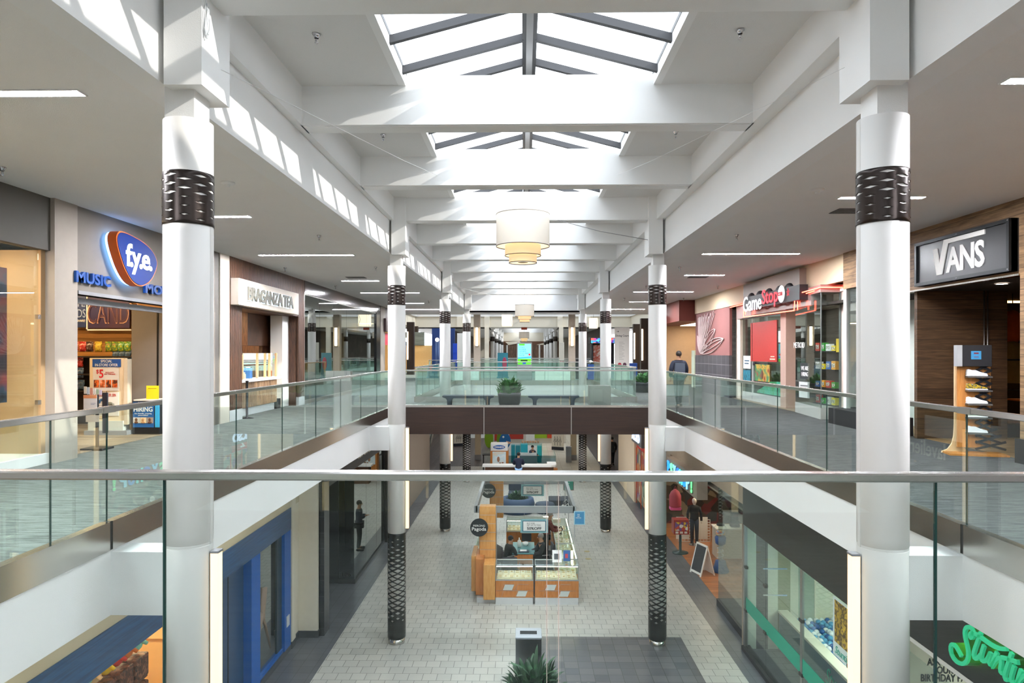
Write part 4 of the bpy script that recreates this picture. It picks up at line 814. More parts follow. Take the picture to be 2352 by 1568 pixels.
# --- mural and tiles
b = MB(); b.box(WR - .01, 8.0, 26.25, 31.4, 0, 1.63); struct('wall_right_tiled', b, tile('dark_wall_tile', '4E4A4E', '454146', '8A8488', .62, .42, 0, .012, .35, 'YZ'))
b = MB(); b.box(WR + .004, 8.0, 26.25, 31.4, 1.63, 3.5); struct('wall_right_mural', b, M('8C5A56', .6, name='mauve_mural', noise=.15, scale=1))
r = T('mural', 'pale line drawing of a flower on the mauve wall', 'mural', (WR - .025, 0, 0)); PINK = M('D8C0BC', .6)
fc = (30.5, 1.72); k = 0
for (a_, l_, w_) in ((97, 2.4, .3), (86, 2.4, .35), (74, 2.5, .4), (62, 2.8, .5), (50, 3.6, .55), (40, 4.2, .5), (22, 2.6, .6), (9, 3.6, .5), (120, .9, .3), (35, 1.1, .35), (68, .9, .4), (95, .8, .35), (15, 1.2, .3)):
    b = MB(); d = Vector((-cos(radians(a_)), sin(radians(a_)))); n_ = Vector((-d.y, d.x)); L2 = l_
    for s_ in (-1, -.45, .3, 1):
        pts = []
        for i in range(13):
            t = i / 12; w = w_ * sin(pi * t) ** .8 * s_ * .5; p = Vector(fc) + d * L2 * t + n_ * w
            if 1.66 < p.y < 3.47 and 26.3 < p.x < 31.35: pts.append((0, p.x, p.y))
        if len(pts) > 2: b.tube(pts, .017, 4)
    part('petal', b, PINK, r)
# --- beyond the mural
b = MB(); b.box(8.0, 14, 31.4, 31.5, 0, SOF); b.box(10.5, 10.6, 31.5, 43, 0, SOF); struct('wall_food_hall', b, M('E0B878', .7))
b = MB(); b.box(7.2, 10.5, 31.6, 38.0, 3.2, SOF); struct('wall_brown_header', b, M('6E2E22', .6))
r = T('shop_sign', 'white sign box with green letters by the brown header', 'sign', (7.15, 36.0, 0)); b = MB(); b.box(-.4, .05, -1.6, .3, 2.75, 3.6); part('box', b, WHT, r); b = T_('HA', RR(-.41, -.7, 3.15), w=.9, h=.5, depth=.03, bold=.04); part('lettering', b, E('7AD890', 1.3), r); b = MB(); b.box(-.42, -.4, -1.55, -.9, 2.8, 3.05); part('red_panel', b, E('D8302A', .8), r)
b = MB(); b.box(7.9, 10.4, 37.8, 38.4, 0, 3.2); struct('wall_food_pier', b, M('C8AE90', .6))
fill_panel(8.5, 10, 33, 37, 3.2, 2.2, 'FFE8C8', lb='fill panel added over the food shop past the mural')
for i, (Y, z0, z1, lb) in enumerate(((35.5, 2.0, 2.7, 'lit yellow menu board above the food counter'),)):
    r = T('menu_board', lb, 'menu board', (9.6, Y, 0)); b = MB(); b.box(-.6, .6, -.03, .03, z0, z1); part('frame', b, BLK, r); b = MB(); b.box(-.55, .55, -.035, -.03, z0 + .35, z1 - .04); part('panel', b, E('F0D24A', 1.6), r); b = MB(); b.box(-.55, .55, -.035, -.03, z0 + .05, z0 + .32); part('panel', b, E('F8F0D8', 1.6), r)
r = T('vending_cabinet', 'pale green cabinet with dark line drawings past the mural', 'cabinet', (9.0, 34.3, 0)); b = MB(); b.bbox(-.5, .6, -.3, .3, 0, 1.85, .02); part('body', b, M('C8D4BE', .5), r); b = MB(); b.box(-.32, .4, -.31, -.3, .6, 1.6); part('door', b, picture('cup_print', ['E8E4D0', 'E8E4D0', '3A3A30', 'E8E4D0', 'A03A2A'], 7), r); b = MB(); b.box(-.46, -.38, -.31, -.3, .9, 1.5); part('door_handle', b, BLK, r)
# ================================================================ LOWER LEFT SHOPS
BEIGE = M('C6BCA0', .7, name='beige_plaster', noise=.02)
BLUEB = wood('blue_brushed_panel', '103E6C', '1A5486', 'Y', 2.5, 25, .3); BLUEP = M('0458AC', .5, name='bright_blue_panel')
DKSL = M('3C3E44', .4, name='slate_base', noise=.1)
b = MB(); b.box(-5.75, LL, Y0, 17.0, -1.99, -.655); b.box(-5.75, LL, Y0, 2, F1, -1.99); struct('wall_lower_left', b, BEIGE)
b = MB(); b.box(-5.74, LL + .02, 2, 16.35, -2.51, -1.99); struct('wall_blue_header', b, BLUEB)
b = MB(); b.box(-5.9, -5.75, 12.8, 13.95, F1, -2.51); struct('wall_blue_recess', b, M('1B4066', .35, name='navy_panel')); b = MB(); b.box(-5.76, -5.74, 13.2, 13.23, F1, -2.51); struct('trim_40', b, DARK)
b = MB(); b.box(-5.9, LL + .02, 13.95, 14.42, F1 + .1, -2.51); b.box(-5.9, LL + .02, 15.9, 16.33, F1 + .1, -2.51); b.box(-5.9, -5.61, 14.4, 15.9, F1 + .1, F1 + .2); struct('wall_blue_piers', b, BLUEP)
b = MB(); b.box(-5.9, LL + .03, 13.95, 16.36, F1, F1 + .12); b.box(-5.9, LL + .05, 16.33, 16.62, F1, F1 + .16); struct('baseboard_blue_shop', b, DKSL)
r = T('shop_window', 'tall window in the blue shopfront with a bronze figure print', 'shop window', (-5.68, 0, 0)); b = MB(); b.box(-.006, .006, 14.42, 15.9, F1 + .2, -2.51); part('pane', b, MIRG, r); b = MB(); b.box(-.05, .03, 15.6, 15.9, F1 + .2, -2.51); part('frame', b, M('122B3A', .3), r)
b = MB(); b.box(-6.4, -6.3, 14.2, 16.2, F1, -2.3); struct('wall_blue_shop_display', b, M('6A6656', .7))
r = T('window_print', 'print of striding legs on a pale ground in the blue shop window', 'poster', (-5.69, 0, 0)); b = MB(); b.wallx(-.03, .01, [(14.5, F1 + .3), (15.3, F1 + .3), (15.15, F1 + .9), (14.85, F1 + 1.6), (14.6, F1 + .9)]); part('sheet', b, M('9FC4CE', .4), r); b = MB(); b.tube([(0, 14.85, -3.4), (0, 14.75, -3.9), (0, 14.95, F1 + 1.1), (0, 15.25, F1 + .5)], [.1, .09, .05, .03]); b.tube([(0, 14.75, -3.9), (0, 14.55, F1 + .9), (0, 14.5, F1 + .4)], [.09, .05, .03]); part('figure_shape', b, M('8A7868', .5), r)
b = MB(); b.box(LL + .02, LL + .035, 16.02, 16.2, -4.75, -4.5); solo('wall_outlet', b, M('C9CCD0', .4), 'grey outlet plate on the bright blue pier', 'outlet')
b = MB(); b.box(-5.75, LL + .04, 16.36, 16.62, F1 + .16, -.655); b.box(-5.75, -5.14, 17.0, 17.1, F1 + .16, -.655); b.box(-5.75, -5.62, 16.6, 17.02, F1, -.655); struct('wall_cream_pier', b, M('DAD3C2', .6, name='cream_pier'))
b = MB(); b.box(-5.7, -5.12, 16.98, 17.1, F1, F1 + .17); b.box(-5.7, -5.6, 16.6, 17, F1, F1 + .17); struct('baseboard_cream', b, DKSL)
b = MB(); b.box(-5.14, -5.0, 17.1, 17.55, F1, -.655); b.box(-6.5, -5.1, 17.1, 17.2, F1, -.655); struct('wall_black_tile_pier', b, tile('black_tile', '24262A', '1E2024', '3A3C40', .4, .4, 0, .006, .25, 'YZ'))
# jewellery shop with window and person reflection
b = MB(); b.box(-5.3, -5.2, 17.55, 25.6, -1.85, -.655); b.box(-9, -8.9, 17, 33, F1, -.655); b.box(-9, -5.2, 25.5, 25.6, F1, -.655); struct('wall_dark_shop', b, M('1D1E22', .3, name='dark_shopfront'))
b = MB(); b.box(-8.9, -5.7, 21.0, 21.05, F1, -1.9); struct('wall_dark_shop_inner', b, M('26282C', .5))
r = T('shop_window', 'dark glass corner window with a street number at its foot', 'shop window')
vpane(r, -5.68, 21.0, -5.22, 21.0, F1 + .15, -1.85, MIRG)
for a, c in ((21.02, 22.6), (22.62, 24.2), (24.22, 25.5)): vpane(r, -5.22, a, -5.22, c, F1 + .15, -1.85, MIRG)
b = MB(); b.box(-5.7, -5.18, 20.97, 21.1, F1, F1 + .15); b.box(-5.26, -5.18, 21, 25.5, F1, F1 + .1); part('base', b, M('3A3A3C', .3, .3), r)
b = MB(); b.add(text_mb('156', w=.28, h=.13, depth=.004), FR(-5.45, 20.985, F1 + .28)); part('lettering', b, BLK, r)
b = T_('lavelier', RL(-5.17, 22.3, -1.35), w=1.9, h=.5, depth=.02); solo('sign_letters', b, M('D8D2C4', .4), 'thin pale lowercase letters above the dark corner window', 'sign')
b = MB(); b.bbox(-5.62, -5.42, 22.2, 22.8, F1 + .25, F1 + 1.35, .01); solo('display_plinth', b, M('CFE0DF', .4), 'white plinth behind the dark corner window', 'plinth')
b = MB(); b.box(-5.4, -5.1, 25.6, 27.2, F1, -.655); struct('wall_dark_pier', b, M('2A2725', .3)); b = MB(); b.box(-5.5, -5.2, 27.2, 38, F1, -.655); struct('wall_taupe_lower', b, M('857668', .6, name='taupe_lower'))
fill_panel(-5.9, -5.85, 22, 25, -1.95, 3, 'F0F4E8', lb='slim fill panel added inside the dark corner window')
# toy shop interior
b = MB(); b.box(-9, -8.9, 2, 16, F1, -1.9); b.box(-8.9, -5.9, 14.1, 14.2, F1, -2.0); struct('wall_toy_shop_back', b, M('E3C896', .7, name='warm_toy_wall')); b = MB(); b.box(-8.9, -5.75, 2, 14, -2.45, -2.4); struct('ceiling_toy_shop', b, WHT)
b = MB(); b.box(-8.9, -5.62, 2, 14, F1, F1 + .01); struct('floor_toy_shop', b, wood('honey_floor', 'C98A34', 'E0A54A', 'X', 2, 10, .35, .15, 'Y'))
fill_panel(-8.4, -6.4, 8.5, 9, -2.45, 8, 'FFDCA8', lb='first added fill panel in the toy shop'); fill_panel(-8.4, -6.4, 12.4, 12.9, -2.45, 8, 'FFDCA8', lb='second added fill panel in the toy shop')
b = MB(); b.box(-8.85, -8.8, 11.2, 14, F1 + .9, -2.9); b.box(-8.85, -6.3, 14.02, 14.1, F1 + 1.2, -2.9); struct('wall_pegboard', b, M('E6CF9E', .6))
r = T('display_shelf', 'dark shelf unit of wicker bins in the toy shop', 'shelf', (-6.75, 10.6, F1))
b = MB(); b.box(-.3, .3, -1.2, 1.15, 0, .1); part('base', b, M('5A3C28', .6), r)
for k in range(4): b = MB(); b.box(-.28, .26, -1.15, 1.1, .1 + .48 * k, .13 + .48 * k); part('shelf', b, M('5A3C28', .6), r)
WK = picture('wicker', ['3A221A', '7A4A34', '54301F', '8A5A40'], 22, 'vor')
bn = None; pos = 0
for k in range(4):
    for j in range(5):
        lb = 'brown wicker bin, %s from the near end on the %s shelf of the toy unit' % (['first', 'second', 'third', 'fourth', 'fifth'][j], ['lowest', 'second', 'third', 'top'][k])
        loc = (-6.72, 9.7 + .45 * j, F1 + .135 + .48 * k)
        if bn is None: b = MB(); b.bbox(-.26, .26, -.2, .2, 0, .4, .03); bn = solo('wicker_bin', b, WK, lb, 'bin', loc, group='wicker bins in the toy shop')
        else: copy_tree(bn, loc, label=lb)
def plush(cb, nm='plush_toy'):
    r = T(nm, 'x', 'toy', group='plush toys in the toy shop'); m = M(cb, .9, noise=.1)
    b = MB(); b.ball((0, 0, .11), .11, 12, (1, .9, 1)); part('body', b, m, r); b = MB(); b.ball((0, 0, .26), .09, 12, (1.1, 1, .95)); part('head', b, m, r)
    b = MB(); b.ball((.08, .0, .25), .035, 8, (.6, 1.4, .8)); part('snout', b, M('F3EBDC', .8), r)
    for s_ in (-1, 1): b = MB(); b.ball((0, s_ * .07, .34), .035, 8); part('ear', b, m, r)
    for s_ in (-1, 1): b = MB(); b.tube([(.03, s_ * .09, .17), (.1, s_ * .13, .1)], [.035, .03], 8); part('arm', b, m, r)
    return r
pc = [('F2C81E', 'yellow'), ('8ED0B8', 'mint'), ('F0C890', 'cream'), ('E0782A', 'orange'), ('D8382A', 'red'), ('3A3A40', 'black'), ('F2EEE6', 'white'), ('2A5A9A', 'blue')]
pp = [plush(c) for c, _ in pc]; usedp = set()
def put(ci, loc, lb, rot=0):
    if ci in usedp: return copy_tree(pp[ci], loc, rot, label=lb)
    usedp.add(ci); o = pp[ci]; o.location = loc; o.rotation_euler = (0, 0, rot); o['label'] = lb; return o
for j, ci in enumerate((0, 1, 1, 2, 0, 4, 3, 1)): put(ci, (-6.62, 9.55 + .29 * j, F1 + 2.02), '%s plush toy, %s from the near end on top of the wicker bin unit' % (pc[ci][1], ['first', 'second', 'third', 'fourth', 'fifth', 'sixth', 'seventh', 'eighth'][j]), .2 * j)
for j, ci in enumerate((3, 2, 0, 1, 6)): put(ci, (-7.0, 9.7 + .42 * j, F1 + 2.02), '%s plush toy, %s from the near end in the back row on the bin unit' % (pc[ci][1], ['first', 'second', 'third', 'fourth', 'fifth'][j]), -.3 * j)
hz = [(0, -2.95), (7, -3.25), (4, -3.55), (6, -3.9), (1, -4.2), (5, -4.55), (2, -4.9)]
for j, (ci, z) in enumerate(hz):
    put(ci, (-6.5, 13.85, z), '%s plush toy hanging on the pegboard by the blue recess, %s from the top' % (pc[ci][1], ['first', 'second', 'third', 'fourth', 'fifth', 'sixth', 'seventh'][j]), -1.2)
    put((ci + 3) % 8, (-6.85, 13.85, z + .1), '%s plush toy in the inner hanging row of the pegboard, %s from the top' % (pc[(ci + 3) % 8][1], ['first', 'second', 'third', 'fourth', 'fifth', 'sixth', 'seventh'][j]), -1.2)
put(5, (-7.9, 13.85, -3.05), 'black cat-shaped plush toy alone on the pegboard')
# ================================================================ LOWER RIGHT SHOPS
BLKP = wood('black_brushed_panel', '0A0A0A', '151413', 'Y', 2.5, 25, .35)
b = MB(); b.box(LR, 5.45, 10.0, 16.55, -2.39, -.655); b.box(LR, 5.45, Y0, 10.0, -2.15, -.655); b.box(LR, 5.45, Y0, 2, F1, -2.39); struct('wall_black_header', b, BLKP)
b = MB(); b.box(LR - .05, 5.45, 2, 16.5, F1, F1 + .1); struct('baseboard_lower_right', b, BLK)
r = T('shop_window', 'long glass front under the black header with a green web address band', 'shop window', (LR + .04, 0, 0))
ys = [16.45, 15.1, 13.15, 11.2, 9.2, 7, 4.5, 2]
for i in range(len(ys) - 1):
    b = MB(); b.box(-.006, .006, ys[i + 1] + .01, ys[i] - .01, F1 + .1, -3.395); part('pane', b, SHOPG, r)
    b = MB(); b.box(-.006, .006, ys[i + 1] + .01, ys[i] - .01, -3.385, -2.39); part('pane', b, SHOPG, r)
b = MB(); b.box(-.04, .04, 16.43, 16.5, F1 + .1, -2.39); b.box(-.02, .02, 13.1, 13.2, F1 + .1, -2.39); part('post', b, STEELZ, r)
for y in (15.1, 13.15, 11.2, 16.4):
    for z in (-3.39, -4.42): b = MB(); b.box(-.04, .02, y - .07, y + .07, z - .03, z + .03); part('clamp', b, M('4A4642', .4, .4), r)
b = MB(); b.box(-.012, -.008, 11.9, 16.4, -4.42, -4.10); b.box(-.012, -.008, 4, 11.9, -4.42, -4.10); part('green_band', b, M('1FA184', .45), r, 'teal green band')
b = T_('STUNTINSELFIESTUDIOS.COM', RR(LR + .02, 14.1, -4.26), w=3.3, h=.2, depth=.004, bold=.012); part('lettering', b, WHT, r)
b = MB(); b.box(LR + .16, 6.0, 15.6, 15.62, F1 + 1.6, F1 + 1.63); b.box(LR + .16, 6.0, 15.6, 15.62, F1 + 2.2, F1 + 2.23); solo('door_handle_rods', b, STEELX, 'steel rods of the inner glass door behind the long glass front', 'rod')
# stripes on the inner side wall
for i, (x0, x1, c, nm) in enumerate(((5.34, 5.61, 'C9D8C4', 'a'), (5.61, 5.89, '2C2C2E', 'b'), (5.89, 6.13, 'DADAC8', 'c'), (6.13, 6.43, '8A8A6A', 'd'), (6.43, 6.62, 'D6D2BC', 'e'), (6.62, 7.0, '8FA08C', 'f'))):
    b = MB(); b.box(x0, x1, 16.52, 16.6, F1, -2.3); struct('wall_studio_%s' % ['pale', 'dark', 'cream', 'olive', 'sand', 'sage'][i], b, M(c, .6))
b = MB(); b.box(7.0, 11, 16.52, 16.6, F1, -2.3); b.box(10, 10.1, 2, 16.6, F1, -2.3); struct('wall_studio_teal', b, M('5FB8A0', .6, name='teal_wall')); b = MB(); b.box(5.5, 10, 2, 16.6, -2.36, -2.3); struct('ceiling_studio', b, WHT)
b = MB(); b.prism([(7.0, F1), (10, F1), (10, -3.3), (9.6, -3.2), (8.6, -4.0), (7.0, -3.25)], -16.52, -16.5, Matrix.Rotation(pi / 2, 4, 'X')); struct('wall_studio_zigzag', b, M('E8DEC4', .6))
fill_panel(6.6, 9, 12.5, 13.6, -2.37, 8, 'F4FBEF', lb='first added fill panel in the glass-fronted studio'); fill_panel(6.6, 9, 8, 8.7, -2.37, 7, 'F4FBEF', lb='second added fill panel in the glass-fronted studio')
b = MB(); b.box(5.45, 10, 2, 16.5, F1, F1 + .01); struct('floor_studio', b, M('3A3C40', .3))
r = T('ball_pit', 'low walled ball pit behind the long glass front', 'ball pit'); b = MB(); b.box(6.15, 6.3, 8.5, 16.5, F1, -4.5); part('wall_panel', b, M('56707A', .5), r); b = MB(); b.bbox(6.12, 6.36, 8.5, 16.5, -4.5, -4.44, .01); part('rim', b, M('EFE6CF', .5), r)
b = MB(); b.box(6.3, 9.5, 8.5, 16.5, F1, -4.72); part('filling', b, M('4A80B0', .7), r)
rb = random.Random(5); balls = []
for ci, (c, cn) in enumerate((('F2F2F0', 'white'), ('1F62A8', 'deep blue'), ('5FA8D0', 'light blue'))):
    b = MB(); b.ball((0, 0, 0), .062, 12); balls.append(solo('pit_ball', b, M(c, .35), '%s plastic ball in the ball pit behind the long glass front' % cn, 'ball', (6.5 + ci * .14, 13.9, -4.66), group='%s balls of the ball pit' % cn))
for i in range(25):
    for j in range(12):
        if rb.random() < .1: continue
        copy_tree(balls[rb.randrange(3)], (6.42 + j * .135 + rb.uniform(-.02, .02), 13.1 + i * .135 + rb.uniform(-.02, .02), -4.66 + rb.uniform(0, .06)))
r = T('window_logo', 'teal script logo on the low wall of the ball pit', 'sign', (6.14, 13.45, -4.78)); b = MB(); b.add(text_mb('Stuntin', w=1.0, h=.34, depth=.01, shear=.4), RR(0, 0, 0)); part('lettering', b, M('1FB89A', .4), r)
r = T('poster', 'gold framed group photo poster stuck on the long glass front', 'poster', (LR + .025, 0, 0)); b = MB(); b.box(-.005, 0, 11.12, 11.8, -3.42, -2.43); part('sheet', b, M('DCEBE8', .5), r); b = MB(); b.box(-.008, -.005, 11.18, 11.74, -3.18, -2.47); part('picture', b, picture('gold_print', ['5A4A14', 'B89A24', '3A2A1A', 'D8B83A', '6A5040'], 6), r)
b = T_('Stuntin', RR(-.012, 11.46, -3.3), w=.5, h=.13, depth=.003, shear=.3); part('lettering', b, M('2AA890', .5), r)
r = T('round_sticker', 'red and black round sticker on the green band', 'sticker', (LR + .02, 10.9, -4.3)); b = MB(); b.lathe([(.15, 0), (.15, .01)], n=24); b.v = [(p[2] * -1, p[1], p[0]) for p in b.v]; part('disc', b, M('C82A2A', .5), r); b = MB(); b.lathe([(.1, 0), (.1, .013)], n=24); b.v = [(p[2] * -1, p[1], p[0]) for p in b.v]; part('centre', b, BLK, r)
# script sign
SC = [[(405, 1372), (385, 1335), (360, 1292), (338, 1278), (322, 1300), (328, 1360), (365, 1412), (412, 1432), (446, 1412), (458, 1360), (448, 1295), (430, 1230), (428, 1180), (446, 1152), (474, 1156), (494, 1190), (492, 1228), (474, 1240), (464, 1218), (478, 1196), (512, 1205), (560, 1240), (620, 1285), (680, 1316), (742, 1318)],
      [(548, 1196), (520, 1275), (494, 1345), (496, 1385), (522, 1392), (548, 1360)], [(572, 1290), (548, 1365), (552, 1404), (582, 1412), (606, 1380), (626, 1325), (604, 1400), (612, 1436), (636, 1430)],
      [(668, 1340), (640, 1410), (622, 1462), (650, 1410), (682, 1378), (704, 1392), (694, 1450), (690, 1490), (712, 1498)], [(776, 1345), (748, 1430), (722, 1510), (726, 1545), (752, 1545)], [(700, 1378), (760, 1395), (824, 1420)],
      [(796, 1440), (770, 1520), (772, 1560), (800, 1566)], [(812, 1402), (814, 1406)], [(846, 1470), (818, 1560), (808, 1600), (836, 1545), (872, 1508), (900, 1520), (888, 1600)]]
r = T('shop_sign', 'large green glowing script sign on the black header at the lower right', 'sign')
def ribbon(b, pts, X0, X1, w):
    P = [Vector(PX(2080 + q[0] / 3.213, 1080 + q[1] / 3.213, X0)) for q in pts]
    Q = [P[0]] + [P[i] + (P[i + 1] - P[i]) * t for i in range(len(P) - 1) for t in (.5, 1)] if len(P) > 3 else P
    if len(Q) > 3: Q = [Q[0]] + [(Q[i - 1] + Q[i] * 2 + Q[i + 1]) / 4 for i in range(1, len(Q) - 1)] + [Q[-1]]
    L_, R_ = [], []
    for i in range(len(Q)):
        d = (Q[min(i + 1, len(Q) - 1)] - Q[max(0, i - 1)]).normalized(); n_ = Vector((-d.y, d.x)) * w; L_.append(Q[i] + n_); R_.append(Q[i] - n_)
    for i in range(len(Q) - 1): b.wallx(X0, X1 - X0, [tuple(L_[i]), tuple(L_[i + 1]), tuple(R_[i + 1]), tuple(R_[i])])
for st in SC:
    b = MB(); ribbon(b, st, 5.0, 5.03, .021); part('letter_face', b, E('1FB080', .4), r)
    b = MB(); ribbon(b, st, 5.03, 5.2, .019); part('letter_side', b, E('1E6A12', .12), r)
    b = MB(); ribbon(b, st, 5.21, 5.26, .012); part('letter_glow', b, E('A8FF4A', 3), r)
r = T('notice_board', 'cream board asking about birthday parties behind the front glass at the lower right', 'sign', (6.2, 10.0, -3.0)); b = MB(); b.box(-.75, .9, 0, .05, -1.6, .9); part('board', b, M('CFC6B4', .6), r)
for s_, xx, z, w in (('ASK', -.24, .25, .2), ('OUR', -.08, .135, .24), ('BIRTHDAY PARTIES', .02, .02, .9)): b = MB(); b.add(text_mb(s_, w=w, h=.11, bold=.02), FR(xx, -.005, z)); part('lettering', b, BLK, r)
# next bay and the open novelty shop
b = MB(); b.box(5.6, 5.75, 16.55, 17.0, F1, -.655); b.box(5.3, 5.6, 16.55, 16.62, F1, -2.39); b.box(5.42, 5.75, 16.6, 25.2, -2.0, -.655); b.box(5.42, 5.6, 25.2, 28.6, -2.4, -.655); struct('wall_beige_lower', b, M('A89C8C', .6, name='greige'))
r = T('glass_bay', 'tall greenish glass bay on a black base between studio and open shop', 'shop window'); vpane(r, 5.5, 17.0, 5.5, 19.3, F1 + .2, -2.0, SHOPG); vpane(r, 5.5, 19.3, 6.2, 19.3, F1 + .2, -2.0, SHOPG); b = MB(); b.prism([(5.46, 17.0), (6.3, 17.0), (6.3, 19.35), (5.46, 19.35)], F1, F1 + .2); part('base', b, BLK, r); b = MB(); b.box(5.48, 5.52, 16.95, 17.0, F1, -2.0); part('post', b, STEELZ, r)
b = MB(); b.box(9.5, 9.6, 16.6, 30, F1, -1); b.box(5.6, 9.6, 28.6, 28.7, F1, -2); b.box(5.75, 9.6, 16.7, 16.8, F1, -2); struct('wall_novelty_back', b, picture('novelty_wall', ['2A211A', '4A3A2A', '8A7A64', '3A3A3A', '6A2A2A'], 3, 'vor')); b = MB(); b.box(5.6, 9.5, 16.8, 28.6, -2.3, -2.25); struct('ceiling_novelty', b, M('B8B0A0', .7))
b = MB(); b.box(5.6, 9.5, 19.35, 28.6, F1, F1 + .01); struct('floor_novelty', b, wood('orange_wood_floor', '9A5A2A', 'B8743C', 'X', 2, 10, .35, .2, 'Y'))
fill_panel(6.4, 8.6, 20.5, 20.9, -2.3, 7, 'FFE9C8', lb='first added fill panel in the novelty shop'); fill_panel(6.4, 8.6, 25, 25.4, -2.3, 7, 'FFE9C8', lb='second added fill panel in the novelty shop')
r = T('shop_sign', 'grey sign box with blue and green outlined letters on the lower right', 'sign'); b = MB(); b.box(5.2, 5.52, 20.5, 24.75, -2.67, -2.0); part('box', b, M('A89C90', .5), r)
for i, (ch, c) in enumerate(zip('PSYCHUP!', ['2A8AE0', '6AE0A0', '7AC8F0', '2A70D0', '5AE8E0', '2A8AE0', '8AD8F8', '6AF08A'])):
    if ch == ' ': continue
    b = T_(ch, RR(5.17, 24.35 - i * .47, -2.34), w=.36 if ch != '!' else .12, h=.46, depth=.03, bold=.03); part('lettering', b, E(c, 1.4), r, 'glowing letter')
    b = T_(ch, RR(5.195, 24.32 - i * .47, -2.36), w=.38 if ch != '!' else .14, h=.48, depth=.01, bold=.05); part('letter_shadow', b, M('2E2038', .5), r)
r = T('gumball_machine', 'tall spiral gumball machine with blue base inside the open shop', 'gumball machine', (6.42, 22.3, F1 + .01))
b = MB(); b.lathe([(.26, 0), (.27, .05), (.2, .2), (.16, .36), (.1, .38)], n=24); part('base', b, M('1E4E94', .4), r)
b = MB(); b.tube([(.09 * cos(t * .8), .09 * sin(t * .8), .38 + t * .02) for t in range(24)], .018, 8); part('spiral_track', b, M('D8DCE0', .3), r); b = MB(); b.cyl((0, 0), .04, .36, .88, 14); part('pole', b, M('C8C8C4', .3), r)
b = MB(); b.lathe([(.08, .86), (.16, .92), (.18, 1.12), (.14, 1.16)], n=24); part('hopper', b, M('1E4E94', .4), r); b = MB(); b.ball((0, 0, 1.33), .22, 20); part('globe', b, CLEARG, r); b = MB(); b.ball((0, 0, 1.25), .16, 14, (1, 1, .6)); part('gumballs', b, picture('gum', ['D84A3A', 'E8B84A', 'E8E0D8', '4A8ABA'], 22, 'vor'), r); r['kind'] = 'thing'
b = MB(); b.lathe([(.12, 1.5), (.13, 1.54), (.05, 1.57)], n=20); part('lid', b, BLK, r)
r = T('sandwich_board', 'white framed A-shaped chalkboard at the open shop entrance', 'sandwich board', (5.78, 22.1, F1), radians(20))
for s_ in (-1, 1):
    Rm = Matrix.Translation((s_ * .26, 0, 0)) @ Matrix.Rotation(-s_ * .27, 4, 'Y')
    b = MB(); b.add(MB().box(-.015, .015, -.3, .3, .05, 1.0), Rm); b.add(MB().box(-.015, .015, -.3, -.24, 0, .05), Rm); b.add(MB().box(-.015, .015, .24, .3, 0, .05), Rm); part('frame', b, WHT, r)
    b = MB(); b.add(MB().box(s_ * .016 - .002, s_ * .016 + .002, -.25, .25, .12, .94), Rm); part('chalkboard', b, M('2E2E32', .7, noise=.2), r)
r = T('candy_vendor', 'red candy vending box on a black pedestal by the second right column', 'vending machine', (5.6, 24.4, F1)); b = MB(); b.lathe([(.28, 0), (.28, .03), (.05, .06), (.04, .7)], n=24); part('pedestal', b, M('12302E', .4), r)
b = MB(); b.bbox(-.27, .27, -.2, .2, .7, 1.22, .015); part('cabinet', b, M('9A2A22', .4), r); b = MB()
for i in range(3): b.box(-.23 + i * .155, -.09 + i * .155, -.206, -.2, .84, 1.14)
part('candy_window', b, picture('candy_print', ['E8C83A', '6A4A8A', 'C84A3A', 'E8E8E8'], 9, 'vor'), r); b = MB()
for i in range(3): b.box(-.21 + i * .155, -.11 + i * .155, -.207, -.2, .74, .81)
part('coin_slot', b, WHT, r)
r = T('birdcage_bag', 'pink cage-shaped bag hanging behind the red vending box', 'bag', (5.62, 25.3, F1 + 1.45)); b = MB(); b.lathe([(.2, 0), (.22, .05), (.22, .4), (.15, .55), (.03, .65)], n=16); part('body', b, M('B84A5A', .6), r); b = MB(); b.tube([(-.06, 0, .64), (0, 0, .74), (.06, 0, .64)], .01); part('handle', b, M('B84A5A', .6), r); b = MB(); b.bbox(-.2, .2, -.15, .15, -.12, 0, .03); part('pink_base', b, M('E85A9A', .5), r)
def mannequin(label, loc, top, legs, rot=0):
    r = T('mannequin', label, 'mannequin', loc, rot); W_ = M('E0DCD6', .5)
    b = MB(); b.ball((0, 0, 1.62), .1, 14, (.85, 1, 1.2)); b.tube([(0, 0, 1.42), (0, 0, 1.56)], .045); part('head', b, W_, r)
    b = MB(); b.lathe([(.12, .9), (.16, .98), (.15, 1.15), (.19, 1.35), (.17, 1.44), (.06, 1.48)], n=18); b.v = [(p[0], p[1] * .65, p[2]) for p in b.v]; b.tube([(-.17, 0, 1.4), (-.25, 0, 1.15), (-.25, -.04, .9)], [.06, .05, .045]); b.tube([(.17, 0, 1.4), (.25, 0, 1.15), (.25, -.04, .9)], [.06, .05, .045]); part('jacket', b, top, r)
    b = MB(); b.tube([(-.08, 0, .95), (-.09, 0, .5), (-.09, 0, .06)], [.09, .07, .055]); b.tube([(.08, 0, .95), (.09, 0, .5), (.09, 0, .06)], [.09, .07, .055]); part('trousers', b, legs, r)
    for s_ in (-1, 1): b = MB(); b.ball((s_ * .25, -.05, .84), .035, 8, (.7, 1, 1.4)); part('hand', b, W_, r)
    b = MB(); b.cyl((0, 0), .2, 0, .02, 20); part('base', b, STEELX, r)
mannequin('dark dressed mannequin beside white storage grids in the open shop', (6.35, 25.4, F1 + .01), M('101218', .7), M('2A3448', .7))
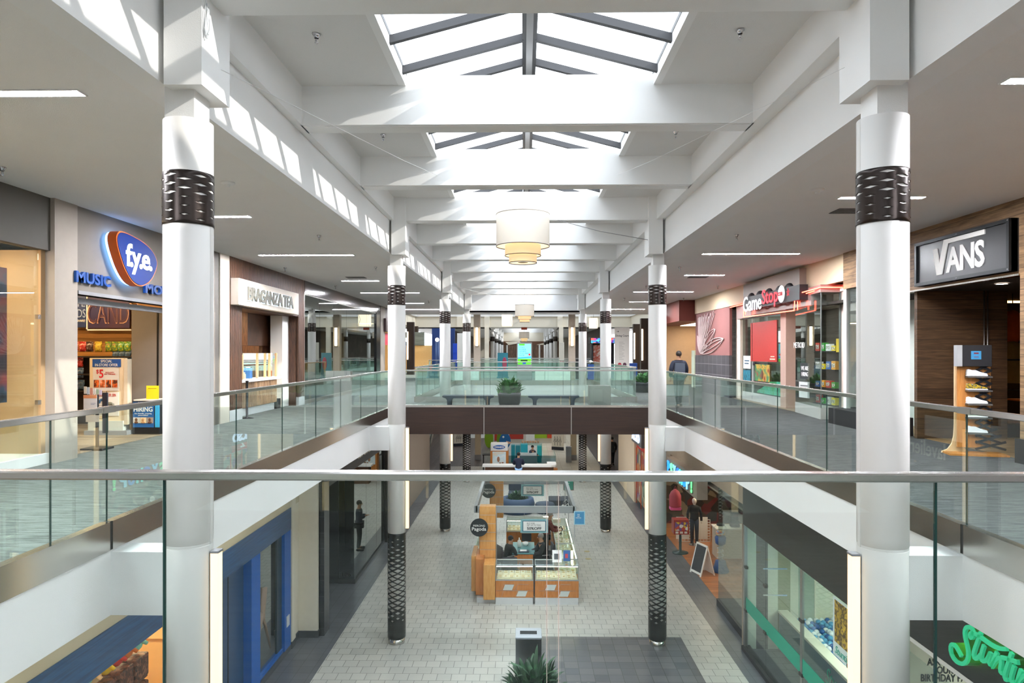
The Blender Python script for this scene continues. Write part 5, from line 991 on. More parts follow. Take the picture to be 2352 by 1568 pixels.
for i in range(4):
    r = T('storage_crate', 'white grid crate by the mannequin, %s' % ['lower one behind it', 'upper one behind it', 'lower one on its far side', 'upper one on its far side'][i], 'crate', (6.1 + (i // 2) * .7, 26.0, F1 + .01 + (i % 2) * .42), 0, 'white grid crates'); b = MB()
    for k in range(5): b.box(-.25, .25, -.2, -.19, k * .1, k * .1 + .025); b.box(-.25 + k * .12, -.23 + k * .12, -.2, -.19, 0, .42)
    part('grid', b, WHT, r); b = MB(); b.box(-.25, .25, .18, .2, 0, .42); part('back', b, WHT, r)
r = T('service_counter', 'white counter inside the open shop', 'counter', (7.3, 24.0, F1 + .01)); b = MB(); b.bbox(-.6, .9, -.3, .3, 0, 1.0, .01); part('body', b, M('D8D2C0', .6), r); b = MB(); b.bbox(-.63, .93, -.33, .33, 1.0, 1.04, .01); part('top', b, WHT, r)
r = T('cash_register', 'dark till on the white counter', 'till', (7.4, 24.0, F1 + 1.05)); b = MB(); b.bbox(-.15, .15, -.12, .12, 0, .1, .01); part('drawer', b, BLK, r); b = MB(); b.bbox(-.13, .13, -.02, .02, .1, .34, .01); part('screen', b, BLK, r)
# red price shop further on
b = MB(); b.box(5.3, 5.5, 32.6, 38.0, F1, -.655); struct('wall_pale_pier', b, M('E0CBAE', .6, name='peach_wall'))
b = MB(); b.box(5.25, 5.5, 28.7, 29.0, F1, -.655); b.box(5.35, 5.5, 29.0, 32.6, -2.1, -.655); struct('wall_price_shop', b, M('6A3A34', .5))
r = T('shop_window', 'colourful price shop window under a red panel', 'shop window', (5.4, 0, 0)); b = MB(); b.box(0, .02, 29.0, 32.6, F1 + .2, -2.75); part('print', b, picture('price_print', ['8A9A8A', 'B87A4A', '7A5A8A', 'C0A88A', '5A6A5A', '9A4A3A'], 2.5, 'vor'), r); b = MB(); b.box(-.02, 0, 30.2, 32.4, -2.72, -2.1); part('red_panel', b, M('C8281E', .5), r); b = T_('2', RR(-.03, 31.3, -2.4), w=.5, h=.42, depth=.01, bold=.02); part('lettering', b, WHT, r); b = T_('$', RR(-.03, 31.9, -2.35), w=.2, h=.2, depth=.01); part('lettering', b, WHT, r)
b = MB()
for y in (30.0, 31.2, 32.5): b.box(-.03, .0, y, y + .05, F1, -2.75)
part('mullion', b, M('D85A3A', .5), r)
r = T('shop_sign', 'silver rimmed sign with pale blue letters under the bridge end', 'sign'); b = MB(); b.box(5.0, 5.35, 28.9, 31.5, -2.3, -1.7); part('box', b, M('6A6664', .4), r); b = T_('ACSO', RR(4.98, 30.3, -1.98), w=2.0, h=.4, depth=.03, bold=.04); part('lettering', b, E('C8E0FF', 1.3), r)
# ================================================================ PEOPLE
def skin(name, J, Ed, root, mat, parent, sub=2):
    """J: name -> (x,y,z,r) ; Ed: list of pairs"""
    idx = {k: i for i, k in enumerate(J)}; me = bpy.data.meshes.new(name)
    me.from_pydata([v[:3] for v in J.values()], [(idx[a], idx[c]) for a, c in Ed], []); o = link(name, me, parent)
    md = o.modifiers.new('skin', 'SKIN'); md.use_smooth_shade = True; md.branch_smoothing = .6
    for i, k in enumerate(J):
        r_ = J[k][3]; r_ = r_ if isinstance(r_, tuple) else (r_, r_); me.skin_vertices[0].data[i].radius = r_; me.skin_vertices[0].data[i].use_root = (k == root)
    m2 = o.modifiers.new('smooth', 'SUBSURF'); m2.levels = sub; m2.render_levels = sub; me.materials.append(mat); return o
SKINT = M('B98A6C', .6, name='skin_tone', noise=.03)
def person(label, loc, rot, jacket, trousers, hair, pose='stand', h=1.75, skinm=SKINT, group=None, bald=False):
    r = T('person', label, 'person', loc, rot); k = h / 1.75
    J = {}; sit = pose.startswith('sit')
    ph = .52 if sit else .95
    lean = .14 if pose in ('lean', 'sit') else 0
    J['pelvis'] = (0, 0, ph, (.15, .11)); J['waist'] = (0, lean * .3, ph + .17, (.14, .10)); J['chest'] = (0, lean * .7, ph + .36, (.17, .12)); J['neckb'] = (0, lean, ph + .50, (.08, .075)); J['neck'] = (0, lean + .01, ph + .57, .055); J['headc'] = (0, lean + .025, ph + .66, (.08, .09)); J['top'] = (0, lean + .02, ph + .75, (.07, .08))
    Ed = [('pelvis', 'waist'), ('waist', 'chest'), ('chest', 'neckb'), ('neckb', 'neck'), ('neck', 'headc'), ('headc', 'top')]
    for s_, n_ in ((-1, 'l'), (1, 'r')):
        J['sh' + n_] = (s_ * .19, lean * .9, ph + .45, .062)
        if pose == 'walk': el = (s_ * .25, s_ * .06, ph + .19); wr = (s_ * .24, s_ * .06 + .12, ph - .03)
        elif pose == 'stand': el = (s_ * .26, -.02, ph + .18); wr = (s_ * .25, .05, ph - .06)
        elif pose == 'phone': el = (s_ * .24, .02, ph + .2); wr = (s_ * .07, .22, ph + .25)
        else: el = (s_ * .25, lean + .08, ph + .2); wr = (s_ * .16, lean + .3, ph + .18)
        J['el' + n_] = el + (.045,); J['wr' + n_] = wr + (.03,)
        d = Vector((wr[0] - el[0], wr[1] - el[1], wr[2] - el[2])).normalized(); pm = Vector(wr) + d * .07
        J['pm' + n_] = tuple(pm) + ((.038, .02),); Ed += [('chest', 'sh' + n_), ('sh' + n_, 'el' + n_), ('el' + n_, 'wr' + n_), ('wr' + n_, 'pm' + n_)]
        sd = d.cross(Vector((0, 0, 1))); sd = sd.normalized() if sd.length > .1 else Vector((0, 1, 0))
        for f in range(4):
            b0 = pm + sd * (.028 - .018 * f) + d * .02; L_ = (.06, .07, .065, .05)[f]; J['f%d%s' % (f, n_)] = tuple(b0 + d * L_ * .5) + (.009,); J['g%d%s' % (f, n_)] = tuple(b0 + d * L_ + Vector((0, .012, -.012))) + (.007,)
            Ed += [('pm' + n_, 'f%d%s' % (f, n_)), ('f%d%s' % (f, n_), 'g%d%s' % (f, n_))]
        tb = Vector(wr) + d * .03 + sd * .04 * (1); J['t' + n_] = tuple(tb) + (.011,); J['u' + n_] = tuple(tb + d * .035 + sd * .015) + (.009,); Ed += [('wr' + n_, 't' + n_), ('t' + n_, 'u' + n_)]
        J['hip' + n_] = (s_ * .09, 0, ph - .05, .09)
        if sit: kn = (s_ * .12, .42, ph - .02); an = (s_ * .12, .44, .08)
        elif pose == 'walk': kn = (s_ * .09, .05 + s_ * .12, .5); an = (s_ * .09, s_ * .28 - .06 * (s_ < 0), .08)
        else: kn = (s_ * .11, .02, .5); an = (s_ * .13, -.02, .08)
        J['kn' + n_] = kn + (.062,); J['an' + n_] = an + (.042,); J['toe' + n_] = (an[0] + s_ * .02, an[1] + .15, .035, (.04, .03)); Ed += [('pelvis', 'hip' + n_), ('hip' + n_, 'kn' + n_), ('kn' + n_, 'an' + n_), ('an' + n_, 'toe' + n_)]
    sc = lambda D, f=1.0, add=0: {q: tuple(c * k for c in v[:3]) + ((tuple((x + add) * k for x in v[3]) if isinstance(v[3], tuple) else (v[3] + add) * k),) for q, v in D.items()}
    skin('body', sc(J), Ed, 'pelvis', skinm, r)
    up = ['pelvis', 'waist', 'chest', 'neckb', 'shl', 'shr', 'ell', 'elr', 'wrl', 'wrr']; JU = {q: J[q] for q in up}; JU['hem'] = (0, -.01, ph - .08, (.16, .12))
    JU['neckb'] = J['neckb'][:3] + ((.1, .09),); skin('jacket', sc(JU, add=.032), [e for e in Ed if e[0] in up and e[1] in up] + [('pelvis', 'hem')], 'chest', jacket, r)
    dn = ['pelvis', 'hipl', 'hipr', 'knl', 'knr', 'anl', 'anr']; skin('trousers', sc({q: J[q] for q in dn}, add=.016), [e for e in Ed if e[0] in dn and e[1] in dn], 'pelvis', trousers, r)
    for n_ in 'lr':
        a, t = J['an' + n_], J['toe' + n_]; b = MB(); b.bbox((t[0] - .05) * k, (t[0] + .05) * k, (a[1] - .06) * k, (t[1] + .05) * k, 0, .08 * k, .025, 3); part('shoe', b, BLK, r)
    hc = J['headc']; cy = hc[1]
    b = MB(); b.ball((0, (cy + .085) * k, (hc[2] - .0) * k), .016 * k, 8, (.8, 1.2, 1.3)); part('nose', b, skinm, r)
    for s_ in (-1, 1):
        b = MB(); b.ball((s_ * .032 * k, (cy + .078) * k, (hc[2] + .025) * k), .011 * k, 8); part('eye', b, M('201A18', .3), r)
        b = MB(); b.ball((s_ * .083 * k, cy * k, (hc[2] + .005) * k), .022 * k, 8, (.4, .8, 1.3)); part('ear', b, skinm, r)
    b = MB(); b.ball((0, (cy + .08) * k, (hc[2] - .045) * k), .02 * k, 8, (1.3, .5, .3)); part('mouth', b, M('8A4A40', .6), r)
    if not bald: b = MB(); b.ball((0, (cy - .02) * k, (hc[2] + .045) * k), .1 * k, 14, (.93, 1.0, .95)); part('hair', b, hair, r)
    return r
HK = M('15110F', .7, name='black_hair'); NAVYC = M('161C2E', .8, name='navy_cloth'); BLKC = M('101113', .8, name='black_cloth')
pw = person('person in dark navy and grey jacket walking away along the right walkway', (4.98, 21.9, 0), 0, NAVYC, M('2A2E36', .8), M('2A2018', .7), 'walk', 1.8)
b = MB(); b.bbox(-.17, .17, -.165, -.13, 1.0, 1.42, .03); part('grey_back_panel', b, M('4A5260', .8), pw)
person('person standing behind the second left column looking at a phone', (-4.5, 24.6, F1), 1.45, NAVYC, BLKC, HK, 'phone', 1.8)
person('person in navy jacket leaning at the bakery counter, seen from behind', (PY(1191, 1060, 36.1)[0], 36.1, F1), 0, M('121A33', .8), M('8AB0D8', .8), HK, 'lean', 1.85)
person('person in black clothes walking past the third right column', (PY(1406, 1060, 43.2)[0], 43.2, F1), 0, BLKC, BLKC, HK, 'walk', 1.82)
person('person with dark hair working behind the bakery counter', (PY(1219, 1050, 40.6)[0], 40.6, F1), pi / 2 + 2.4, M('1E2A40', .8), BLKC, HK, 'lean', 1.65)
# ================================================================ JEWELLERY KIOSK
OAK = wood('kiosk_oak', 'B8702E', 'C98244', 'Z', 1.6, 6, .4); OAKL = wood('kiosk_oak_light', 'C98A42', 'D8A05C', 'Z', 1.6, 6, .4)
CASEG = glass('case_glass', (.95, .98, .96), 1.2); SIL = M('B4B6B8', .35, .5, name='kiosk_silver'); LIT = E('FFF3D8', 14, 'case_light')
def jcase(label, x0, x1, y0, y1, front='y', parts=True):
    """display case with glass top, trays and an oak base"""
    r = T('display_case', label, 'display case', (0, 0, F1), group='glass jewellery cases of the kiosk')
    b = MB(); b.box(x0 + .0, x1 - .02, y0 - .02, y1 - .03, 0, .185); part('plinth', b, M('D5D6D8', .35, .2), r)
    b = MB(); b.bbox(x0, x1, y0, y1, .185, .68, .008, 1); part('base', b, OAK, r)
    b = MB(); b.box(x0 + .03, x1 - .03, y0 + .03, y1 - .03, .68, .7); part('deck', b, M('E8DDC0', .5), r)
    b = MB(); b.box(x0 + .005, x1 - .005, y0 + .005, y0 + .011, .68, 1.09); b.box(x0 + .005, x1 - .005, y1 - .011, y1 - .005, .68, 1.09); b.box(x0 + .005, x0 + .011, y0, y1, .68, 1.09); b.box(x1 - .011, x1 - .005, y0, y1, .68, 1.09); b.box(x0, x1, y0, y1, 1.095, 1.103); part('glass', b, CASEG, r)
    b = MB(); t = .022
    for (a, c) in ((x0, y0), (x1 - t, y0), (x0, y1 - t), (x1 - t, y1 - t)): b.box(a, a + t, c, c + t, .68, 1.10)
    b.box(x0, x1, y0, y0 + t, 1.075, 1.10); b.box(x0, x1, y1 - t, y1, 1.075, 1.10); b.box(x0, x0 + t, y0, y1, 1.075, 1.10); b.box(x1 - t, x1, y0, y1, 1.075, 1.10); b.box(x0, x1, y0 - .004, y0 + t, .66, .69); part('frame', b, SIL, r)
    b = MB()
    if x1 - x0 > y1 - y0: b.box(x0 + .03, x1 - .03, y0 + .024, y0 + .04, 1.05, 1.07)
    else: b.box(x1 - .04, x1 - .024, y0 + .03, y1 - .03, 1.05, 1.07)
    part('light_strip', b, LIT, r)
    n = max(2, int((x1 - x0) / .155)); m = max(2, int((y1 - y0) / .2)); b = MB(); b2 = MB()
    for i in range(n):
        for j in range(m):
            xa = x0 + .05 + (x1 - x0 - .1) * i / n; xb = x0 + .04 + (x1 - x0 - .1) * (i + 1) / n; ya = y0 + .06 + (y1 - y0 - .12) * j / m; yc = y0 + .05 + (y1 - y0 - .12) * (j + 1) / m
            zz = .72 + .14 * (ya - y0) / (y1 - y0); b.box(xa, xb, ya, yc, .7, zz)
            if (i + j) % 2: b2.lathe([(.03, zz + .001), (.034, zz + .006), (.03, zz + .01)], ((xa + xb) / 2, (ya + yc) / 2, 0), 10, False)
            else: b2.box(xa + .03, xb - .03, ya + .04, ya + .055, zz, zz + .01); b2.box(xa + .03, xb - .03, yc - .06, yc - .045, zz, zz + .01)
    part('tray', b, M('F0E8D2', .6), r, 'cream jewellery trays')['kind'] = 'stuff'; part('jewellery', b2, M('C8A040', .3, .8), r)['kind'] = 'stuff'
    return r
kf = jcase('front left jewellery case of the oak kiosk', -.78, .30, 19.35, 19.95); kf2 = jcase('front right jewellery case of the oak kiosk', .34, 1.58, 19.35, 19.95)
jcase('nearest jewellery case on the right side of the oak kiosk', 1.02, 1.60, 19.98, 21.6); jcase('middle jewellery case on the right side of the oak kiosk', 1.02, 1.60, 21.62, 23.2); jcase('farthest jewellery case on the right side of the oak kiosk', 1.02, 1.60, 23.22, 24.9); jcase('back jewellery case of the oak kiosk', -.6, 1.0, 24.6, 25.15); jcase('jewellery case on the left side of the oak kiosk behind the tall panel', -1.5, -1.05, 21.0, 24.5)
for kr, cx_ in ((kf, -.25), (kf2, .95)):
    b = MB()
    for dx, dz in ((-.16, .48), (.22, .3)): b.prism([(cx_ + dx - .16, .0 + dz - .08), (cx_ + dx + .1, dz - .08), (cx_ + dx + .16, dz + .07), (cx_ + dx - .1, dz + .07)], -19.348, -19.342, Matrix.Rotation(pi / 2, 4, 'X'))
    part('silver_inlay', b, M('CDD3D0', .4), kr)
    b = MB()
    for z0_, z1_ in ((.39, .56), (.21, .38)):
        for s_ in (0, .4): b.tube([(cx_ - .36 + s_, 19.345, z0_), (cx_ - .3 + s_, 19.345, z1_), (cx_ + s_, 19.345, z1_)], .003, 4)
    b.tube([(cx_ - .5, 19.345, .385), (cx_ + .55, 19.345, .385)], .003, 4); part('silver_line', b, SIL, kr)
r = T('kiosk_cabinet', 'stepped oak corner cabinet at the near left of the kiosk', 'cabinet', (0, 0, F1)); b = MB(); b.bbox(-1.12, -.79, 19.3, 19.95, .13, 1.12, .008, 1); part('front_block', b, OAKL, r); b = MB(); b.bbox(-1.36, -1.12, 19.6, 20.6, .16, 1.2, .008, 1); part('side_block', b, OAK, r); b = MB(); b.bbox(-1.5, -1.36, 19.8, 20.9, .2, 1.22, .008, 1); part('outer_block', b, OAKL, r); b = MB(); b.box(-1.32, -.8, 19.45, 20.5, 0, .14); part('plinth', b, M('C9CACB', .3, .3), r)
def tower(label, x0, x1, y0, y1, top):
    r = T('kiosk_tower', label, 'kiosk tower', (0, 0, F1)); b = MB(); b.bbox(x0, x1, y0, y1, 1.1, top, .01, 1); part('panel', b, OAKL, r); b = MB(); b.box(x0 - .02, x0 - .005, y0 + .1, y1, .2, top - .1); part('side_panel', b, OAK, r)
    b = MB()
    for i in range(1, 6): z = 1.1 + (top - 1.1) * i / 6; b.box(x0 - .002, x1 + .002, y0 - .003, y0, z - .005, z + .005)
    part('silver_line', b, SIL, r); return r
tower('tall oak tower panel at the near left corner of the kiosk', -1.27, -.8, 20.0, 20.3, 2.62); tower('tall oak tower panel at the far left corner of the kiosk', -1.2, -.72, 24.9, 25.2, 2.62)
for (X, Y, lb) in ((-1.28, 19.9, 'round black sign with white letters on the near kiosk tower'), (-1.25, 24.8, 'round black sign with white letters on the far kiosk tower')):
    r = T('round_sign', lb, 'sign', (X, Y, F1 + 2.02 if Y < 22 else F1 + 2.1)); b = MB(); b.lathe([(.26, 0), (.26, .05)], n=36); b.v = [(p[0], p[2], p[1]) for p in b.v]; part('disc', b, M('1E2226', .5), r); b = MB(); b.add(text_mb('PIERCING', w=.34, h=.055), FR(0, -.01, .06)); b.add(text_mb('Pagoda', w=.42, h=.13, bold=.01), FR(0, -.01, -.05)); part('lettering', b, WHT, r)
# canopy frame
r = T('kiosk_canopy', 'silver rectangular canopy frame above the kiosk', 'canopy', (0, 0, F1)); zc0, zc1 = 2.22, 2.42
for nm_, bx in (('front_beam', (-1.45, 1.58, 20.9, 21.0)), ('rear_beam', (-1.45, 1.58, 25.5, 25.6)), ('side_beam', (-1.5, -1.4, 20.9, 25.6)), ('side_beam', (1.53, 1.63, 20.9, 25.6))): b = MB(); b.box(bx[0], bx[1], bx[2], bx[3], zc0, zc1); part(nm_, b, M('9DA1A4', .35, .4), r)
b = MB(); b.box(1.56, 1.59, 20.9, 20.93, 1.05, zc0); b.box(1.56, 1.59, 25.55, 25.58, 1.05, zc0); b.box(-.83, -.8, 20.9, 20.93, .2, zc0); part('post', b, SIL, r)
for i, (x, y) in enumerate(((1.45, 22), (1.45, 23.5), (1.45, 21.4))): b = MB(); b.tube([(x, y, zc0 + .1), (x - .05, y, zc0 + .18), (x - .14, y, zc0 + .1), (x - .16, y, zc0 + .02)], .008); b.lathe([(.02, .04), (.05, 0)], (x - .16, y, zc0 - .02), 10, False); part('spotlight', b, WHT, r)
for (y, z, lb) in ((20.86, 2.0, 'framed half-price sign hanging from the near canopy beam'), (25.2, 2.05, 'framed half-price sign hanging from the far canopy beam')):
    x = PY(1227, 1206, y)[0] if y < 22 else PY(1223, 1126, y)[0]
    r = T('hanging_sign', lb, 'sign', (x, y, F1 + z - (.17 if y < 22 else .0))); b = MB(); b.box(-.42, .42, 0, .02, -.21, .21); part('frame', b, M('7FB0B8', .3), r); b = MB(); b.box(-.36, .36, -.008, 0, -.165, .165); part('rim', b, M('1E5A70', .4), r); b = MB(); b.box(-.335, .335, -.012, -.008, -.145, .145); part('sheet', b, M('E6E6E6', .5), r)
    b = MB(); b.add(text_mb('BUY ONE,', w=.24, h=.045), FR(-.1, -.014, .085)); b.add(text_mb('GET UP TO TWO', w=.42, h=.045), FR(-.01, -.014, .03)); b.add(text_mb('50%OFF', w=.44, h=.085, bold=.03), FR(0, -.014, -.07)); part('lettering', b, M('33383C', .5), r)
    b = MB(); b.tube([(-.3, .01, .2), (-.3, .01, .38)], .006); b.tube([(.3, .01, .2), (.3, .01, .38)], .006); part('hanger', b, SIL, r)
xx, zz = PY(1331, 1189, 20.85); r = T('hanging_sign', 'small blue notice on the right end of the near canopy beam', 'sign', (xx, 20.85, zz)); b = MB(); b.box(-.17, .17, 0, .01, -.21, .21); part('frame', b, M('A8D0E0', .4), r); b = MB(); b.box(-.14, .14, -.004, 0, -.185, .185); part('sheet', b, M('4A90C0', .4), r); b = MB(); b.add(text_mb('FREE\nEAR\nPIERCING', w=.16, h=.13), FR(-.03, -.006, .05)); part('lettering', b, WHT, r)
xx, zz = PY(1306, 1111, 26.5); r = T('hanging_sign', 'green notice with a dark red edge at the far right of the canopy', 'sign', (xx, 26.5, zz)); b = MB(); b.box(-.2, .2, 0, .012, -.25, .25); part('frame', b, M('7A3038', .4), r); b = MB(); b.box(-.18, .18, -.004, 0, -.23, .23); part('sheet', b, M('2A8A78', .4), r); b = MB(); b.box(-.1, .04, -.008, -.004, .02, .04); part('text_lines', b, WHT, r); b = MB(); b.tube([(0, .01, -.24), (0, .01, F1 - zz)], .012); part('pole', b, SIL, r)
# inside the kiosk
b = MB(); b.box(-1.0, 1.0, 20.0, 24.58, F1, F1 + .012); struct('floor_kiosk', b, M('141A26', .8))
r = T('desk', 'small glass-topped desk with an oak drawer in the middle of the kiosk', 'desk', (.02, 22.3, F1 + .012)); b = MB(); b.bbox(-.36, .36, -.6, .7, .7, .74, .01); part('top', b, M('5A8A8C', .2), r); b = MB(); b.bbox(-.3, .3, -.58, -.1, .02, .7, .008); part('body', b, OAK, r); b = MB(); b.bbox(-.28, .28, -.6, -.58, .4, .66, .004); part('drawer', b, OAK, r); b = MB(); b.tube([(-.04, -.61, .55), (0, -.625, .52), (.04, -.61, .55)], .006); part('handle', b, SIL, r)
for (nm, lb, dx, dy, mk) in (('bottle', 'white pump bottle on the kiosk desk', -.14, .1, 0), ('bowl', 'white bowl on the kiosk desk', .06, .25, 1), ('monitor', 'dark till screen on the kiosk desk', .1, .5, 2), ('tray', 'dark tray with paper at the near end of the desk', 0, -.42, 3)):
    r = T(nm, lb, nm, (.02 + dx, 22.3 + dy, F1 + .755)); b = MB()
    if mk == 0: b.lathe([(.06, 0), (.06, .2), (.02, .24), (.02, .3)], n=14); part('body', b, WHT, r); b = MB(); b.tube([(0, 0, .29), (0, -.06, .3)], .012); part('pump', b, WHT, r)
    elif mk == 1: b.lathe([(.04, 0), (.09, .05), (.1, .11), (.09, .11), (.03, .03)], n=18, cap=False); part('body', b, WHT, r)
    elif mk == 2: b.bbox(-.16, .16, -.02, .02, .08, .34, .01); part('screen', b, BLK, r); b = MB(); b.cyl((0, 0), .06, 0, .09, 14); part('stand', b, GREY, r)
    else: b.bbox(-.17, .17, -.12, .12, 0, .03, .008); part('body', b, M('20304A', .4), r); b = MB(); b.box(-.11, .1, -.08, .1, .031, .036); part('paper', b, WHT, r)
def office_chair(label, loc, rot):
    r = T('chair', label, 'chair', loc, rot); CH = M('1A1B20', .7)
    b = MB(); b.bbox(-.25, .25, -.24, .24, .42, .5, .03, 3); part('seat', b, CH, r); b = MB(); b.bbox(-.23, .23, -.3, -.24, .55, .98, .04, 3); part('backrest', b, M('3A3A42', .7), r); b = MB(); b.cyl((0, 0), .03, .08, .42, 12); part('post', b, BLK, r)
    for i in range(5): a = i * 2 * pi / 5; b = MB(); b.tube([(0, 0, .1), (.26 * cos(a), .26 * sin(a), .05)], .02, 6); part('leg', b, BLK, r)
    for s_ in (-1, 1): b = MB(); b.tube([(s_ * .25, -.15, .45), (s_ * .3, -.12, .68), (s_ * .3, .15, .68)], .016); part('armrest', b, GREY, r)
office_chair('black office chair of the seated kiosk seller', (-.52, 21.85, F1 + .012), -pi / 2 + .5); office_chair('dark office chair of the customer at the kiosk', (.7, 22.0, F1 + .012), pi / 2 + .2); office_chair('empty office chair by the front cases of the kiosk', (-.4, 20.75, F1 + .012), 0)
person('seated person in black at the left of the kiosk desk', (-.52, 21.85, F1 + .012), -pi / 2 + .5, BLKC, BLKC, HK, 'sit', 1.66)
person('seated person with grey hair at the right of the kiosk desk', (.72, 22.0, F1 + .012), pi / 2 + .2, M('16181E', .8), BLKC, M('8A8682', .8), 'sit', 1.75)
person('person in dark red and black leaning over the right-hand cases', (.78, 23.3, F1 + .012), -pi / 2, M('6A241C', .8), BLKC, M('9A9692', .8), 'lean', 1.7)
for (lb, x, y, c, w, h_) in (('white notice card leaning on the front right case', .98, 19.62, 'E4E4E8', .27, .34), ('blue and red leaflet stand on the front right case', 1.27, 19.75, '2A5A9A', .2, .3)):
    r = T('table_card', lb, 'card', (x, y, F1 + 1.105)); b = MB(); b.add(MB().box(-w / 2, w / 2, -.005, .005, 0, h_), Matrix.Rotation(-.25, 4, 'X')); part('card', b, M(c, .5), r); b = MB(); b.add(MB().box(-w / 2 + .05, w / 2 - .07, -.008, -.005, .08, h_ - .1), Matrix.Rotation(-.25, 4, 'X')); part('print', b, M('B8384A' if c != 'E4E4E8' else '50545C', .5), r)
r = T('ring_light', 'black swing-arm mirror on the right-hand cases', 'mirror', (1.25, 22.7, F1 + 1.105)); b = MB(); b.cyl((0, 0), .05, 0, .015, 14); part('base', b, BLK, r); b = MB(); b.tube([(0, 0, .01), (.06, 0, .16), (.02, 0, .24), (-.08, 0, .2)], .022); part('arm', b, BLK, r)
r = T('tissue_box', 'cream box on the back case of the kiosk', 'box', (1.2, 24.3, F1 + 1.105)); b = MB(); b.bbox(-.14, .14, -.1, .1, 0, .12, .01); part('carton', b, M('E8DEC8', .6), r); b = MB(); b.box(-.08, .08, -.03, .03, .12, .125); part('slot', b, WHT, r)
# ================================================================ PLANTS, BENCHES, BINS
def leafy(b, n, R, h, seed, lw=.05, up=.6, seg=6):
    rg = random.Random(seed)
    for i in range(n * 2):
        a = rg.uniform(0, 2 * pi); ln = h * rg.uniform(.3, .62); tl = rg.uniform(.25, 1.25) * up; d = Vector((cos(a), sin(a), 0)); p0 = d * R * rg.uniform(.1, 1.0); p0.z = (1 - (p0.length / R) ** 2) * h * rg.uniform(.1, .55); w = lw * rg.uniform(.6, 1.0); n_ = Vector((-d.y, d.x, 0))
        pts = []
        for k in range(seg + 1):
            t = k / seg; pts.append((p0 + d * ln * tl * t ** 1.3 + Vector((0, 0, ln * (t * (1.15 - .45 * tl) - tl * .55 * t * t))), w * sin(pi * min(1, t * .93 + .07)) ** .8))
        V = []; Fs = []
        for p, ww in pts: V += [tuple(p - n_ * ww + Vector((0, 0, ww * .35))), tuple(p), tuple(p + n_ * ww + Vector((0, 0, ww * .35)))]
        for k in range(seg): Fs += [(3 * k, 3 * k + 1, 3 * k + 4, 3 * k + 3), (3 * k + 1, 3 * k + 2, 3 * k + 5, 3 * k + 4)]
        b.raw(V, Fs, True)
LEAF = picture('leaf_green', ['1E4A1E', '2E6A2A', '458A3A'], 5); LEAFD = picture('leaf_dark_green', ['142E1E', '22482E', '3A6A42'], 5)
def planter(label, loc, R, H, n, h, seed, leaf=LEAF, pot=None, lw=.05):
    r = T('potted_plant', label, 'plant', loc); b = MB(); b.lathe([(R * .62, 0), (R * .72, .02), (R * .95, H * .45), (R, H * .8), (R * 1.02, H * .88), (R, H), (R * .92, H), (R * .9, H * .85), (0, H * .85)], n=32, cap=False); part('pot', b, pot or M('24272A', .45, name='charcoal_pot', noise=.15), r)
    b = MB(); b.lathe([(R * .9, H * .88), (0, H * .9)], n=20, cap=False); part('soil', b, M('2A1E14', .9), r); b = MB(); leafy(b, n, R, h, seed, lw); b.v = [(p[0], p[1], p[2] + H * .85) for p in b.v]; part('foliage', b, leaf, r); return r
planter('bushy green plant in a dark round pot between two benches on the bridge', (PY(1170, 900, 20.75)[0], 20.75, 0), .35, .53, 75, .6, 11, lw=.08)
planter('leafy plant in a low dark pot past the third right column', (PY(1477, 850, 30)[0], 30, 0), .5, .45, 80, .55, 12, lw=.06)
planter('dark leafy plant at the bottom edge of the photo beside the steel bin', (PZ(1225, 1588, F1 + .75)[0], PZ(1225, 1588, F1 + .75)[1], F1), .42, .62, 90, 1.0, 13, LEAFD, lw=.06)
def bench(label, x0, x1, y):
    BM_ = M('2A3444', .35, name='dark_blue_bench'); r = T('bench', label, 'bench', ((x0 + x1) / 2, y, 0), group='dark blue backless benches on the bridge'); L_ = (x1 - x0) / 2
    b = MB(); b.prism([(-L_, .43), (L_, .43), (L_, .38), (L_ - .1, .35), (-L_ + .1, .35), (-L_, .38)], -.24, .24, Matrix.Rotation(pi / 2, 4, 'X')); part('seat', b, BM_, r)
    for s_ in (-1, 1):
        for s2 in (-1, 1): b = MB(); b.prism([(s_ * (L_ - .1), .36), (s_ * (L_ - .32), .36), (s_ * (L_ - .26), .28), (s_ * (L_ - .24), 0), (s_ * (L_ - .15), 0), (s_ * (L_ - .14), .28)], s2 * .2 - .02, s2 * .2 + .02, Matrix.Rotation(pi / 2, 4, 'X')); part('leg', b, BM_, r)
bench('dark blue backless bench left of the potted plant on the bridge', PY(1018, 900, 20.9)[0], PY(1135, 900, 20.9)[0], 20.9); bench('dark blue backless bench right of the potted plant on the bridge', PY(1213, 900, 20.9)[0], PY(1329, 900, 20.9)[0], 20.9)
def bin_(label, loc, w, d, h, glow=False):
    r = T('waste_bin', label, 'bin', loc); b = MB(); b.bbox(-w / 2, w / 2, -d / 2, d / 2, 0, h, .01, 1); part('body', b, brushed('bin_steel', '8C9298', .22, 'Z'), r)
    b = MB(); b.bbox(-w / 2 - .005, w / 2 + .005, -d / 2 - .005, d / 2 + .005, h - .0, h + .03, .006, 1); part('lid', b, M('C2C8D0', .3, .4), r); b = MB(); b.bbox(-w * .33, w * .33, -d * .17, d * .17, h + .028, h + .033, .002, 1); part('opening', b, M('0E1418', .5), r); return r
bx_, by_ = PZ(1214, 1462, F1 + 1.1); bin_('tall square steel bin beside the dark plant on the lower floor', (bx_, by_ + .2, F1), .55, .5, 1.08)
b = MB(); b.bbox(PY(1352, 880, 21.3)[0], PY(1400, 880, 21.3)[0], 21.0, 21.5, 0, .72, .01); solo('waste_bin', b, STEELZ, 'square steel bin at the right end of the bridge', 'bin')
